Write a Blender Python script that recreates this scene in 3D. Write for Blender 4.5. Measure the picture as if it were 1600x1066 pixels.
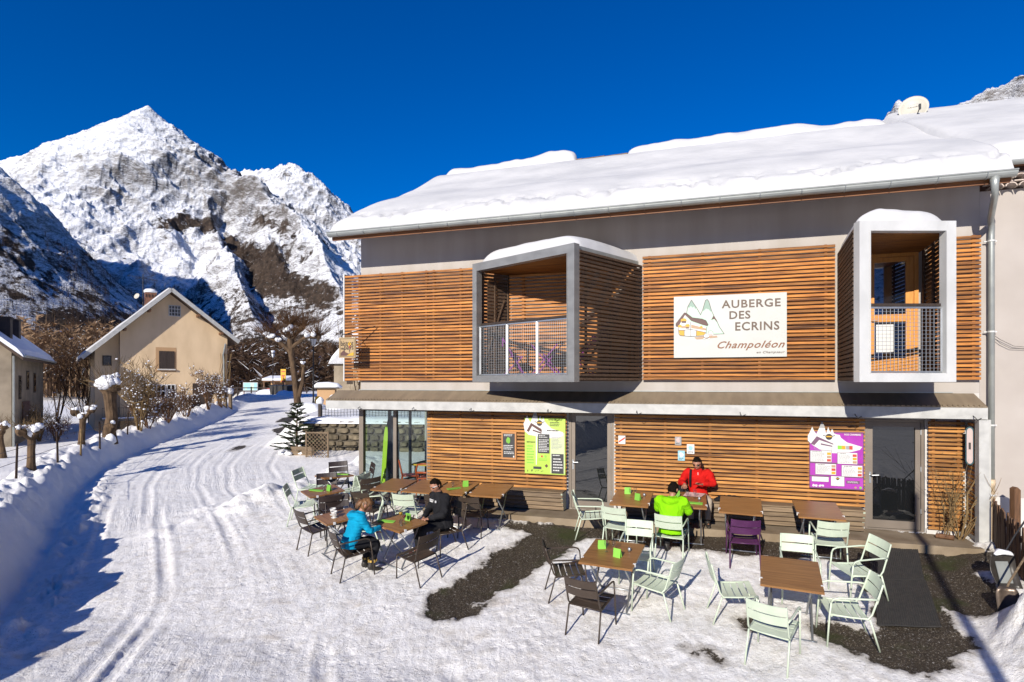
import bpy, bmesh, math, random
import numpy as np
from mathutils import Vector, Matrix, Euler
random.seed(7)
PI = math.pi
R = math.radians
scn = bpy.context.scene
col = scn.collection
for o in list(bpy.data.objects):
    bpy.data.objects.remove(o)

# ------------------------------------------------------------------ camera, light
FP, CX, Y0, CZ = 900.0, 800.0, 597.0, 2.85
cam = bpy.data.cameras.new('camera')
cam.sensor_width = 36.0
cam.lens = 36.0 * FP / 1600.0
cam.shift_y = (Y0 - 533.0) / 1600.0
cam.clip_start = 0.05
cam.clip_end = 9000
camo = bpy.data.objects.new('camera', cam)
camo.location = (0, 0, CZ)
camo.rotation_euler = (R(90), 0, 0)
col.objects.link(camo)
scn.camera = camo

SUN_EL, SUN_AZ = R(24.0), math.atan2(-0.438, -0.899)      # azimuth clockwise from +Y
sun_to = Vector((math.sin(SUN_AZ) * math.cos(SUN_EL), math.cos(SUN_AZ) * math.cos(SUN_EL), math.sin(SUN_EL)))
world = bpy.data.worlds.new('World')
scn.world = world
world.use_nodes = True
wn = world.node_tree
wn.nodes.clear()
wo = wn.nodes.new('ShaderNodeOutputWorld')
bg = wn.nodes.new('ShaderNodeBackground')
sky = wn.nodes.new('ShaderNodeTexSky')
sky.sky_type = 'NISHITA'
sky.sun_disc = False
sky.sun_elevation = SUN_EL
sky.sun_rotation = SUN_AZ
sky.altitude = 1300
sky.air_density = 1.0
sky.dust_density = 0.1
sky.ozone_density = 4.0
hs = wn.nodes.new('ShaderNodeHueSaturation')
hs.inputs['Hue'].default_value = .517
hs.inputs['Saturation'].default_value = 1.42
hs.inputs['Value'].default_value = 0.85
wn.links.new(sky.outputs[0], hs.inputs['Color'])
wn.links.new(hs.outputs[0], bg.inputs['Color'])
bg.inputs['Strength'].default_value = 0.10
wn.links.new(bg.outputs[0], wo.inputs['Surface'])

sl = bpy.data.lights.new('sun', 'SUN')
sl.energy = 4.2
sl.angle = R(0.5)
sl.color = (1.0, 0.93, 0.83)
so = bpy.data.objects.new('sun', sl)
so.rotation_euler = sun_to.to_track_quat('Z', 'Y').to_euler()
col.objects.link(so)
scn.view_settings.view_transform = 'Standard'
scn.view_settings.look = 'None'
scn.view_settings.gamma = 1.0
scn.view_settings.exposure = 0.60
scn.view_settings.use_curve_mapping = False
scn.cycles.max_bounces = 8
scn.cycles.transparent_max_bounces = 12
scn.cycles.caustics_reflective = False
scn.cycles.caustics_refractive = False

# ------------------------------------------------------------------ frames of reference
_t = 0.318
EC = 1 / math.hypot(1, _t)
ES = _t * EC
P0 = (-3.82, 14.57)
E2, N2 = (EC, -ES), (-ES, -EC)          # along the facade, out of the facade
WANG = -math.atan(_t)


def W(s, d, z=None):
    x, y = P0[0] + s * E2[0] + d * N2[0], P0[1] + s * E2[1] + d * N2[1]
    return (x, y) if z is None else Vector((x, y, z))


def wf(X, Y):
    a, b = X - P0[0], Y - P0[1]
    return a * E2[0] + b * E2[1], a * N2[0] + b * N2[1]


def at(x, y, Y):
    return Vector(((x - CX) / FP * Y, Y, CZ + (Y0 - y) / FP * Y))


# ------------------------------------------------------------------ numpy noise
def _hash(ix, iy, seed):
    h = (ix.astype(np.int64) * 374761393 + iy.astype(np.int64) * 668265263 + seed * 1442695041) & 0x7fffffff
    h = ((h ^ (h >> 13)) * 1274126177) & 0x7fffffff
    return ((h ^ (h >> 16)) & 0xffff) / 65535.0


def vnoise(x, y, seed=0):
    x = np.asarray(x, float); y = np.asarray(y, float)
    ix, iy = np.floor(x), np.floor(y)
    fx, fy = x - ix, y - iy
    fx = fx * fx * fx * (fx * (fx * 6 - 15) + 10); fy = fy * fy * fy * (fy * (fy * 6 - 15) + 10)
    a = _hash(ix, iy, seed); b = _hash(ix + 1, iy, seed)
    c = _hash(ix, iy + 1, seed); d = _hash(ix + 1, iy + 1, seed)
    return (a * (1 - fx) + b * fx) * (1 - fy) + (c * (1 - fx) + d * fx) * fy


def fbm(x, y, seed=0, oct=4, gain=0.5):
    s, a, n = 0, 1.0, 0
    for i in range(oct):
        s = s + a * vnoise(x * 2 ** i + 17.3 * i, y * 2 ** i - 9.1 * i, seed + i)
        n += a; a *= gain
    return s / n


def ridged(x, y, seed=0, oct=5, gain=0.5):
    s, a, n = 0, 1.0, 0
    for i in range(oct):
        v = 1 - np.abs(2 * vnoise(x * 2.03 ** i + 31.7 * i, y * 2.03 ** i + 11.9 * i, seed + i) - 1)
        s = s + a * v * v; n += a; a *= gain
    return s / n


def smooth(a, b, x):
    t = np.clip((x - a) / (b - a), 0, 1)
    return t * t * (3 - 2 * t)


# ------------------------------------------------------------------ terrain functions
_Yk = np.array([-40, -10, 0, 5, 8.5, 11, 14, 17, 20, 23, 26.6, 29, 34, 40, 50, 60, 80, 150.])
_Xk = np.array([-8.6, -6.6, -6.3, -6.7, -7.7, -9.2, -11.1, -12.9, -14.3, -15.2, -15.9, -16.3, -17.3, -19, -22.0, -26, -36, -70.])
_yy = np.linspace(-40, 150, 1901)
_xx = np.interp(_yy, _Yk, _Xk)
_k = np.hanning(31); _k /= _k.sum()
_xx = np.convolve(np.pad(_xx, 15, mode='edge'), _k, mode='valid')
_dx = np.gradient(_xx, _yy)


def road_t(X, Y):
    """signed distance right of the left kerb of the road"""
    return (X - np.interp(Y, _yy, _xx)) / np.sqrt(1 + np.interp(Y, _yy, _dx) ** 2)


def capsules(X, Y, segs):
    best = np.full(np.shape(X), 1e9)
    for (x0, y0, x1, y1, r0, r1) in segs:
        dx, dy = x1 - x0, y1 - y0
        L = dx * dx + dy * dy + 1e-9
        t = np.clip(((X - x0) * dx + (Y - y0) * dy) / L, 0, 1)
        best = np.minimum(best, np.hypot(X - x0 - t * dx, Y - y0 - t * dy) - (r0 + (r1 - r0) * t))
    return best


def seg(a, b, r0, r1):
    p, q = W(*a), W(*b)
    return (p[0], p[1], q[0], q[1], r0, r1)


BARE = [seg((5.85, .8), (5.3, 1.9), .62, .5), seg((5.3, 1.9), (4.95, 3.2), .5, .47), seg((4.95, 3.2), (4.55, 4.55), .47, .42),
        seg((4.9, 1.25), (12.4, 1.35), .36, .5), seg((11.6, .8), (11.85, 2.9), .6, .42), seg((11.3, 1.0), (10.85, 3.5), .42, .42),
        seg((10.85, 4.0), (10.6, 4.5), .40, .36),
        seg((9.9, 4.25), (10.2, 4.4), .28, .25), seg((8.9, 4.15), (9.0, 4.2), .15, .13), seg((8.3, 5.1), (8.32, 5.1), .11, .1),
        seg((4.4, 1.2), (4.9, 1.3), .2, .3)]


def ground_z(X, Y, detail=True):
    X = np.asarray(X, float); Y = np.asarray(Y, float)
    a, b = X - P0[0], Y - P0[1]
    s = a * E2[0] + b * E2[1]; d = a * N2[0] + b * N2[1]
    zt = -.11 * np.clip(d, 0, 6.3)
    zr = -.75 + .058 * (np.clip(Y, 6, 50) - 10.7)
    w = smooth(-5.5, -.5, s)
    z = zr * (1 - w) + zt * w
    t = road_t(X, Y)
    # raised garden right of the road, held by the stone wall
    gx = smooth(4.6, 6.3, t)
    gy = smooth(24.0, 25.2, Y + .12 * (X + 7))
    z = z + (np.maximum(1.35 - z, 0)) * gx * gy * (1 - smooth(55, 70, Y))
    # meadow left of the bank
    zf = -.95 + .014 * np.clip(Y, 0, 60)
    q = -t
    lump = fbm(X * .9, Y * .9, 5, 3)
    hb = (.70 + .22 * (lump - .5)) * (1 + .95 * smooth(15, 8.5, Y)) * (1 - .55 * smooth(34, 44, Y)) * smooth(62, 48, Y)
    hb = hb + (.22 * (vnoise(X * 2.6, Y * 2.6, 9) - .5) + .20 * np.clip(vnoise(X * 5.5, Y * 5.5, 11) - .45, 0, 1)) * smooth(60, 40, Y) * smooth(.35, .8, q) * smooth(2.2, 1.2, q)
    hb = hb + .05 * (vnoise(X * 1.2 + Y * 1.2, Y * 6, 13) - .5) * smooth(40, 25, Y)
    up = smooth(-.12, .80, q) ** .8
    dn = smooth(1.2, 2.7, q)
    hb = hb + .16 * (fbm(X * 3.2, Y * 3.2, 15, 3) - .5) * smooth(-.1, .3, q) * smooth(45, 25, Y)
    zb = z + hb * up
    fc = smooth(-.55, .05, q) * smooth(1.3, .7, q) * smooth(45, 20, Y)
    zb = zb + fc * (.16 * (fbm(X * 2.6, Y * 2.6, 17, 4, .6) - .5))
    z = z + smooth(-1.3, -.5, q) * smooth(-.1, -.3, q) * smooth(24, 12, Y) * .30 * np.clip(vnoise(X * 4.2, Y * 4.2, 19) - .55, 0, 1)
    z = np.where(q > -.2, zb * (1 - dn) + zf * dn, z)
    # valley floor far away
    if detail:
        r = np.hypot(X, Y)
        nr = smooth(75, 35, r)
        onroad = smooth(-.1, .3, t) * smooth(7.5, 4.5, t)
        # wheel ruts run with the road
        tw = t + .35 * (fbm(X * .25, Y * .12, 23, 2) - .5)
        rut = fbm(tw * 3.0, Y * .10 + 3, 21, 4, .6) - .5
        rut2 = vnoise(tw * 13, Y * .5, 25) - .5
        z = z + onroad * (.02 * rut + .008 * rut2 + .02 * (fbm(X * 2.2, Y * 2.2, 29, 3) - .5)) * nr
        fan = smooth(-.1, .4, t) * smooth(9.5, 7.5, t) * smooth(34, 22, Y) * (1 - smooth(-1.5, .5, s) * smooth(6.9, 5.6, d))
        for i_, base in enumerate((.9, 1.35, 1.9, 2.3, 2.9, 3.3, 3.75, 4.2, 4.9, 5.6, 6.3, 7.2, 8.1)):
            tk = base + .55 * (fbm(Y * .07 + i_ * 3.3, Y * 0 + i_, 81 + i_, 2) - .5)
            u = np.abs(t - tk)
            on = smooth(.35, .6, vnoise(Y * .22 + i_ * 7.7, Y * 0 + .5, 91 + i_))
            z = z + fan * on * (-.024 * np.exp(-(u / .085) ** 4) + .015 * np.exp(-((u - .16) / .05) ** 2)) * (1 - .45 * smooth(11, 18, Y)) * (1 + .5 * (vnoise(X * 9, Y * 9, 95) - .5))
        rough = smooth(7, 5, d) * smooth(-3.5, -1.5, s)
        z = z + (.045 * (fbm(X * 1.3, Y * 1.3, 31, 3) - .5) + .022 * (fbm(X * 5, Y * 5, 33, 4, .6) - .5)) * nr * (1 - .5 * onroad)
        z = z + .022 * (ridged(X * 9, Y * 9, 37, 3, .6) - .5) * smooth(26, 12, r) * (1 - onroad * .5)
        # small kerbs of thrown-up snow along the bank foot and left of the terrace
        z = z + .16 * np.exp(-((t - .55) / .22) ** 2) * (fbm(X * 2.5, Y * 2.5, 41, 2) > .48) * smooth(24, 14, Y) * fbm(X * 4, Y * 4, 42, 2)
        ridge = np.exp(-((s + 2.8 + .25 * np.sin(d)) / .8) ** 2) * smooth(-9, -5, d) * smooth(4.2, 1.0, d)
        z = z + ridge * (.1 + .7 * np.clip(fbm(X * 1.5, Y * 1.5, 51, 3) - .4, 0, 1))
        # heap along the fence at the right end
        fs = 12.98 - .236 * (d - .65)
        hp = smooth(fs - .75, fs - .1, s) * smooth(.15, .8, d)
        z = z + hp * (.05 + .16 * fbm(X * 4, Y * 4, 55, 3))
        z = z + np.exp(-((s - fs + .02) / .34) ** 2 - ((d - 4.05) / .6) ** 2) * (.30 + .9 * fbm(X * 3.5, Y * 3.5, 57, 4))
    return z


def GZ(X, Y):
    return float(ground_z(np.array([X]), np.array([Y]), True)[0])


# ------------------------------------------------------------------ materials
MATS = {}


def mat(name, c1, c2=None, scale=8.0, rough=.6, metal=0.0, bump=0.0, bscale=None, stretch=(1, 1, 1), rand=0.0, spec=.5, lo=.35, hi=.65, detail=4.0, coord='Object', c3=None, c3scale=2.0):
    m = bpy.data.materials.new(name)
    m.use_nodes = True
    nt = m.node_tree
    N, L = nt.nodes, nt.links
    p = N['Principled BSDF']
    p.inputs['Roughness'].default_value = rough
    p.inputs['Metallic'].default_value = metal
    p.inputs['Specular IOR Level'].default_value = spec
    src = None
    tc = N.new('ShaderNodeTexCoord'); mp = N.new('ShaderNodeMapping')
    L.new(tc.outputs[coord], mp.inputs['Vector'])
    mp.inputs['Scale'].default_value = stretch
    if rand and coord == 'Object':
        oi0 = N.new('ShaderNodeObjectInfo'); ml = N.new('ShaderNodeMath'); ml.operation = 'MULTIPLY'; ml.inputs[1].default_value = 37.0
        L.new(oi0.outputs['Random'], ml.inputs[0]); cb = N.new('ShaderNodeCombineXYZ')
        for i in range(3): L.new(ml.outputs[0], cb.inputs[i])
        L.new(cb.outputs[0], mp.inputs['Location'])
    if c2 is not None:
        nz = N.new('ShaderNodeTexNoise'); nz.inputs['Scale'].default_value = scale; nz.inputs['Detail'].default_value = detail
        L.new(mp.outputs[0], nz.inputs['Vector'])
        mr = N.new('ShaderNodeMapRange'); mr.inputs['From Min'].default_value = lo; mr.inputs['From Max'].default_value = hi
        L.new(nz.outputs['Fac'], mr.inputs['Value'])
        mx = N.new('ShaderNodeMix'); mx.data_type = 'RGBA'
        mx.inputs['A'].default_value = (*c1, 1); mx.inputs['B'].default_value = (*c2, 1)
        L.new(mr.outputs[0], mx.inputs['Factor'])
        src = mx.outputs['Result']
        if c3 is not None:
            n3 = N.new('ShaderNodeTexNoise'); n3.inputs['Scale'].default_value = c3scale; n3.inputs['Detail'].default_value = 3
            L.new(mp.outputs[0], n3.inputs['Vector'])
            r3 = N.new('ShaderNodeMapRange'); r3.inputs['From Min'].default_value = .5; r3.inputs['From Max'].default_value = .7
            L.new(n3.outputs['Fac'], r3.inputs['Value'])
            m3 = N.new('ShaderNodeMix'); m3.data_type = 'RGBA'; m3.inputs['B'].default_value = (*c3, 1)
            L.new(src, m3.inputs['A']); L.new(r3.outputs[0], m3.inputs['Factor']); src = m3.outputs['Result']
    if rand:
        oi = N.new('ShaderNodeObjectInfo')
        mr2 = N.new('ShaderNodeMapRange'); mr2.inputs['To Min'].default_value = 1 - rand; mr2.inputs['To Max'].default_value = 1 + rand * .6
        L.new(oi.outputs['Random'], mr2.inputs['Value'])
        hv = N.new('ShaderNodeHueSaturation')
        if src: L.new(src, hv.inputs['Color'])
        else: hv.inputs['Color'].default_value = (*c1, 1)
        L.new(mr2.outputs[0], hv.inputs['Value']); src = hv.outputs[0]
    if src: L.new(src, p.inputs['Base Color'])
    else: p.inputs['Base Color'].default_value = (*c1, 1)
    if bump:
        nb = N.new('ShaderNodeTexNoise'); nb.inputs['Scale'].default_value = bscale or scale * 3; nb.inputs['Detail'].default_value = 5
        L.new(mp.outputs[0], nb.inputs['Vector'])
        b = N.new('ShaderNodeBump'); b.inputs['Strength'].default_value = bump; b.inputs['Distance'].default_value = .02
        L.new(nb.outputs['Fac'], b.inputs['Height']); L.new(b.outputs[0], p.inputs['Normal'])
    MATS[name] = m
    return m


def glass_mat(name, tint=(.8, .9, .88), refl=.12, dark=None):
    m = bpy.data.materials.new(name); m.use_nodes = True
    nt = m.node_tree; N, L = nt.nodes, nt.links
    N.clear()
    out = N.new('ShaderNodeOutputMaterial')
    gl = N.new('ShaderNodeBsdfGlossy'); gl.inputs['Roughness'].default_value = .01
    if dark is not None:
        tr = N.new('ShaderNodeBsdfDiffuse'); tr.inputs['Color'].default_value = (*dark, 1)
    else:
        tr = N.new('ShaderNodeBsdfTransparent'); tr.inputs['Color'].default_value = (*tint, 1)
    lw = N.new('ShaderNodeLayerWeight'); lw.inputs['Blend'].default_value = .5
    pw = N.new('ShaderNodeMath'); pw.operation = 'POWER'; pw.inputs[1].default_value = 4.0
    L.new(lw.outputs['Facing'], pw.inputs[0])
    ad = N.new('ShaderNodeMath'); ad.operation = 'MULTIPLY_ADD'; ad.use_clamp = True; ad.inputs[1].default_value = .8; ad.inputs[2].default_value = refl
    L.new(pw.outputs[0], ad.inputs[0])
    mx = N.new('ShaderNodeMixShader')
    L.new(ad.outputs[0], mx.inputs[0]); L.new(tr.outputs[0], mx.inputs[1]); L.new(gl.outputs[0], mx.inputs[2])
    L.new(mx.outputs[0], out.inputs['Surface'])
    MATS[name] = m
    return m


SNOWC = (.80, .81, .83)
mat('snow', SNOWC, (.74, .755, .79), scale=1.2, rough=.7, bump=.35, bscale=9, coord='Object', spec=.25)
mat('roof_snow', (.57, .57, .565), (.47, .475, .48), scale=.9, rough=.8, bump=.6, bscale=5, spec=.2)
mat('snow_clump', (.82, .83, .85), (.70, .72, .76), scale=6, rough=.75, bump=.5, bscale=14, spec=.25)
mat('render_wall', (.41, .38, .35), (.36, .33, .295), stretch=(1.6, 1.6, .22), scale=1.5, rough=.9, bump=.15, bscale=120, spec=.2)
mat('white_wall', (.55, .53, .50), (.48, .46, .43), scale=2.0, rough=.9, bump=.1, bscale=80, spec=.2)
mat('neigh_wall', (.40, .365, .335), (.36, .325, .295), scale=1.2, rough=.9, bump=.15, bscale=110, spec=.2)
mat('slat', (.52, .215, .045), (.28, .098, .018), scale=5, rough=.55, stretch=(.45, 6, 9), rand=.42, bump=.3, bscale=22, spec=.35, c3=(.11, .036, .008), c3scale=2.2)
mat('slat_low', (.54, .26, .07), (.33, .14, .032), scale=5, rough=.55, stretch=(.45, 6, 9), rand=.38, bump=.3, bscale=22, spec=.35, c3=(.14, .055, .014), c3scale=2.2)
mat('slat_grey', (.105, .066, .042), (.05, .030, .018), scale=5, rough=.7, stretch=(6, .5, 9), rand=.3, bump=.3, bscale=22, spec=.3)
mat('batten', (.26, .10, .022), (.17, .06, .012), scale=6, rough=.6, stretch=(6, 6, .6))
mat('fascia_wood', (.22, .085, .025), (.14, .05, .014), scale=5, rough=.6, stretch=(.5, 6, 6))
mat('bench_wood', (.22, .155, .09), (.12, .08, .045), scale=5, rough=.75, stretch=(.5, 8, 8), rand=.25, bump=.3, bscale=25)
mat('picket_wood', (.13, .062, .026), (.07, .033, .014), scale=6, rough=.75, stretch=(7, 7, .7), rand=.25, bump=.25)
mat('door_wood', (.62, .27, .05), (.52, .21, .036), scale=6, rough=.45, stretch=(6, 6, .7))
mat('bamboo', (.33, .165, .056), (.16, .068, .019), scale=3.0, rough=.38, stretch=(.7, 22, 22), rand=.12, lo=.3, hi=.7, detail=3)
mat('galv', (.36, .38, .36), (.29, .31, .30), scale=4, rough=.45, metal=.45, bump=.05)
mat('steel', (.42, .44, .45), (.34, .36, .37), scale=5, rough=.38, metal=.8)
mat('alu_frame', (.30, .30, .285), (.24, .24, .23), scale=3, rough=.5, metal=.55, stretch=(1, 1, 2))
mat('bronze_alu', (.215, .18, .145), (.18, .15, .12), scale=2, rough=.5, metal=.3)
mat('dark_frame', (.03, .028, .026), rough=.5)
mat('canopy_metal', (.44, .44, .42), (.35, .35, .335), scale=5, rough=.6, metal=.1, bump=.25, bscale=8)
mat('canopy_roof', (.23, .18, .118), (.18, .138, .09), stretch=(2, .5, .5), scale=3, rough=.7)
mat('pale_green', (.53, .60, .47), (.48, .555, .43), scale=8, rough=.42, rand=.05)
mat('brown_paint', (.052, .036, .025), (.042, .029, .020), scale=8, rough=.45, rand=.15)
mat('dark_brown_paint', (.030, .019, .017), (.024, .015, .013), scale=8, rough=.45, rand=.15)
mat('purple_paint', (.075, .016, .075), (.06, .012, .06), scale=8, rough=.42)
mat('violet_paint', (.22, .03, .24), rough=.45)
mat('orange_plastic', (.50, .085, .022), (.44, .07, .018), scale=5, rough=.4)
mat('green_card', (.20, .50, .055), (.17, .44, .045), scale=6, rough=.6, rand=.2)
mat('white_print', (.62, .62, .60), (.56, .56, .54), scale=3, rough=.55)
mat('sign_white', (.47, .48, .45), (.44, .45, .42), scale=2, rough=.45)
mat('white_plastic', (.7, .7, .68), rough=.4)
mat('letter_brown', (.085, .052, .032), (.12, .08, .055), scale=3, rough=.5)
mat('letter_rust', (.18, .065, .02), rough=.5)
mat('ink_dark', (.028, .02, .018), rough=.5)
mat('roof_brown', (.085, .035, .028), rough=.5)
mat('mint', (.42, .58, .45), rough=.5)
mat('mint_dark', (.22, .32, .26), rough=.5)
mat('ochre', (.52, .30, .015), rough=.5)
mat('pink', (.58, .38, .35), rough=.5)
mat('tan', (.38, .25, .15), rough=.5)
mat('lime_print', (.34, .52, .035), (.42, .56, .12), scale=1.2, rough=.5)
mat('pale_lime', (.50, .56, .33), rough=.5)
mat('magenta_print', (.30, .018, .31), (.38, .05, .38), scale=1.5, rough=.4)
mat('magenta_dark', (.13, .06, .11), rough=.5)
mat('slate_print', (.03, .03, .032), rough=.5)
mat('grey_print', (.28, .28, .28), rough=.5)
mat('red_print', (.45, .05, .03), rough=.5)
mat('cyan_print', (.25, .48, .56), rough=.5)
mat('frame_wood', (.42, .19, .06), rough=.5)
mat('skin', (.36, .175, .105), (.31, .14, .085), scale=12, rough=.5)
mat('hair_dark', (.005, .0035, .003), (.012, .008, .005), scale=40, rough=.8, stretch=(1, 1, .3), bump=.9, bscale=70, spec=.05)
mat('hair_blond', (.22, .105, .035), (.09, .04, .014), scale=30, rough=.5, stretch=(1, 1, .25), bump=.6, bscale=50)
mat('cloth_cyan', (.003, .28, .46), (.002, .22, .38), scale=9, rough=.88, spec=.15, bump=.6, bscale=13)
mat('cloth_teal_dark', (.006, .085, .15), rough=.6)
mat('cloth_black', (.016, .016, .018), (.011, .011, .013), scale=9, rough=.88, spec=.15, bump=.6, bscale=13)
mat('cloth_red', (.52, .012, .009), (.44, .008, .006), scale=9, rough=.88, spec=.15, bump=.6, bscale=13)
mat('cloth_lime', (.22, .58, .004), (.19, .52, .003), scale=9, rough=.88, spec=.15, bump=.6, bscale=13)
mat('cloth_beige', (.38, .32, .26), (.32, .27, .21), scale=9, rough=.88, spec=.15, bump=.6, bscale=13)
mat('boot_dark', (.03, .025, .02), (.02, .017, .014), scale=12, rough=.6)
mat('boot_maroon', (.10, .025, .03), (.05, .02, .02), scale=12, rough=.6)
mat('boot_yellow', (.42, .27, .06), rough=.7)
mat('lens_dark', (.008, .008, .01), rough=.1)
mat('rubber', (.018, .018, .018), (.028, .026, .024), scale=12, rough=.7, bump=.2)
mat('concrete', (.27, .215, .15), (.19, .145, .095), scale=2.5, rough=.9, bump=.4, bscale=40, spec=.2)
mat('stone', (.19, .155, .105), (.09, .075, .05), scale=5, rough=.9, bump=.6, bscale=14, rand=.35, spec=.2)
mat('mortar', (.10, .085, .065), (.07, .06, .045), scale=8, rough=.95)
mat('beige_wall', (.64, .485, .31), (.54, .40, .25), stretch=(1.2, 1.2, .4), scale=.9, rough=.9, bump=.12, bscale=40, spec=.2)
mat('beige_trim', (.40, .25, .13), rough=.9)
mat('grey_beige_wall', (.30, .25, .185), (.20, .165, .12), scale=1.0, rough=.92, bump=.2, bscale=20, spec=.2)
mat('dark_wood', (.035, .022, .016), (.022, .014, .010), scale=5, rough=.75, stretch=(5, 5, .6))
mat('brown_wood', (.16, .075, .032), (.10, .045, .018), scale=5, rough=.7, stretch=(5, 5, .6))
mat('roof_tile', (.10, .065, .045), (.06, .04, .028), scale=4, rough=.9)
mat('ridge_tile', (.22, .16, .10), (.12, .085, .05), scale=6, rough=.85, rand=.2)
mat('genoise', (.52, .44, .39), (.42, .35, .30), scale=5, rough=.8, rand=.1)
mat('brick', (.20, .095, .06), (.14, .065, .04), scale=12, rough=.9)
mat('bark', (.13, .085, .05), (.06, .04, .026), scale=6, rough=.95, stretch=(1, 1, .4), bump=.7, bscale=18, spec=.15)
mat('bark_dark', (.055, .035, .026), (.03, .02, .015), scale=6, rough=.95, bump=.5, bscale=18, spec=.15)
mat('twig', (.135, .072, .036), (.07, .037, .02), scale=1.2, rough=.9, spec=.15)
mat('twig_pale', (.22, .15, .07), (.15, .095, .045), scale=2, rough=.85, spec=.15)
mat('forest_brown', (.15, .092, .055), (.075, .046, .03), scale=.03, rough=.95, spec=.1, coord='Object')
mat('forest_larch', (.34, .225, .135), (.21, .135, .08), scale=.05, rough=.95, spec=.1)
mat('forest_far', (.095, .064, .046), (.045, .034, .027), scale=.02, rough=.95, spec=.1)
mat('needle', (.045, .062, .022), (.028, .04, .018), scale=5, rough=.7)
mat('iron', (.012, .012, .013), rough=.5)
mat('yellow_paint', (.62, .36, .012), rough=.5)
mat('dish_white', (.46, .44, .37), (.42, .40, .33), scale=3, rough=.5)
mat('pvc', (.50, .39, .26), rough=.5)
mat('lime_plastic', (.30, .46, .012), rough=.35)
mat('navy_panel', (.03, .035, .05), rough=.4)
mat('floor_tile', (.22, .22, .21), (.16, .16, .155), scale=3, rough=.4)
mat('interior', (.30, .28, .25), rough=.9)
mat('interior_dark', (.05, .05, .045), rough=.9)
mat('ceramic', (.5, .49, .47), rough=.3)
mat('shovel_plastic', (.045, .04, .036), (.03, .027, .024), scale=8, rough=.3)
mat('shovel_metal', (.14, .105, .08), (.09, .07, .055), scale=8, rough=.35, metal=.6)
mat('ski_teal', (.012, .06, .075), rough=.4)
mat('board_pink', (.46, .37, .35), rough=.4)
mat('red_wine', (.14, .015, .01), rough=.1)
mat('white_metal', (.58, .585, .57), (.48, .485, .47), scale=2.5, rough=.5, metal=.15, stretch=(1, 1, .5))
glass_mat('glass', (.80, .90, .87), .07)
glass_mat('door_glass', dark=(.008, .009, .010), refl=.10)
glass_mat('pane_blue', dark=(.008, .012, .02), refl=.45)
glass_mat('pane_dark', dark=(.012, .011, .010), refl=.08)
glass_mat('tumbler', (.93, .95, .95), .05)


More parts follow.
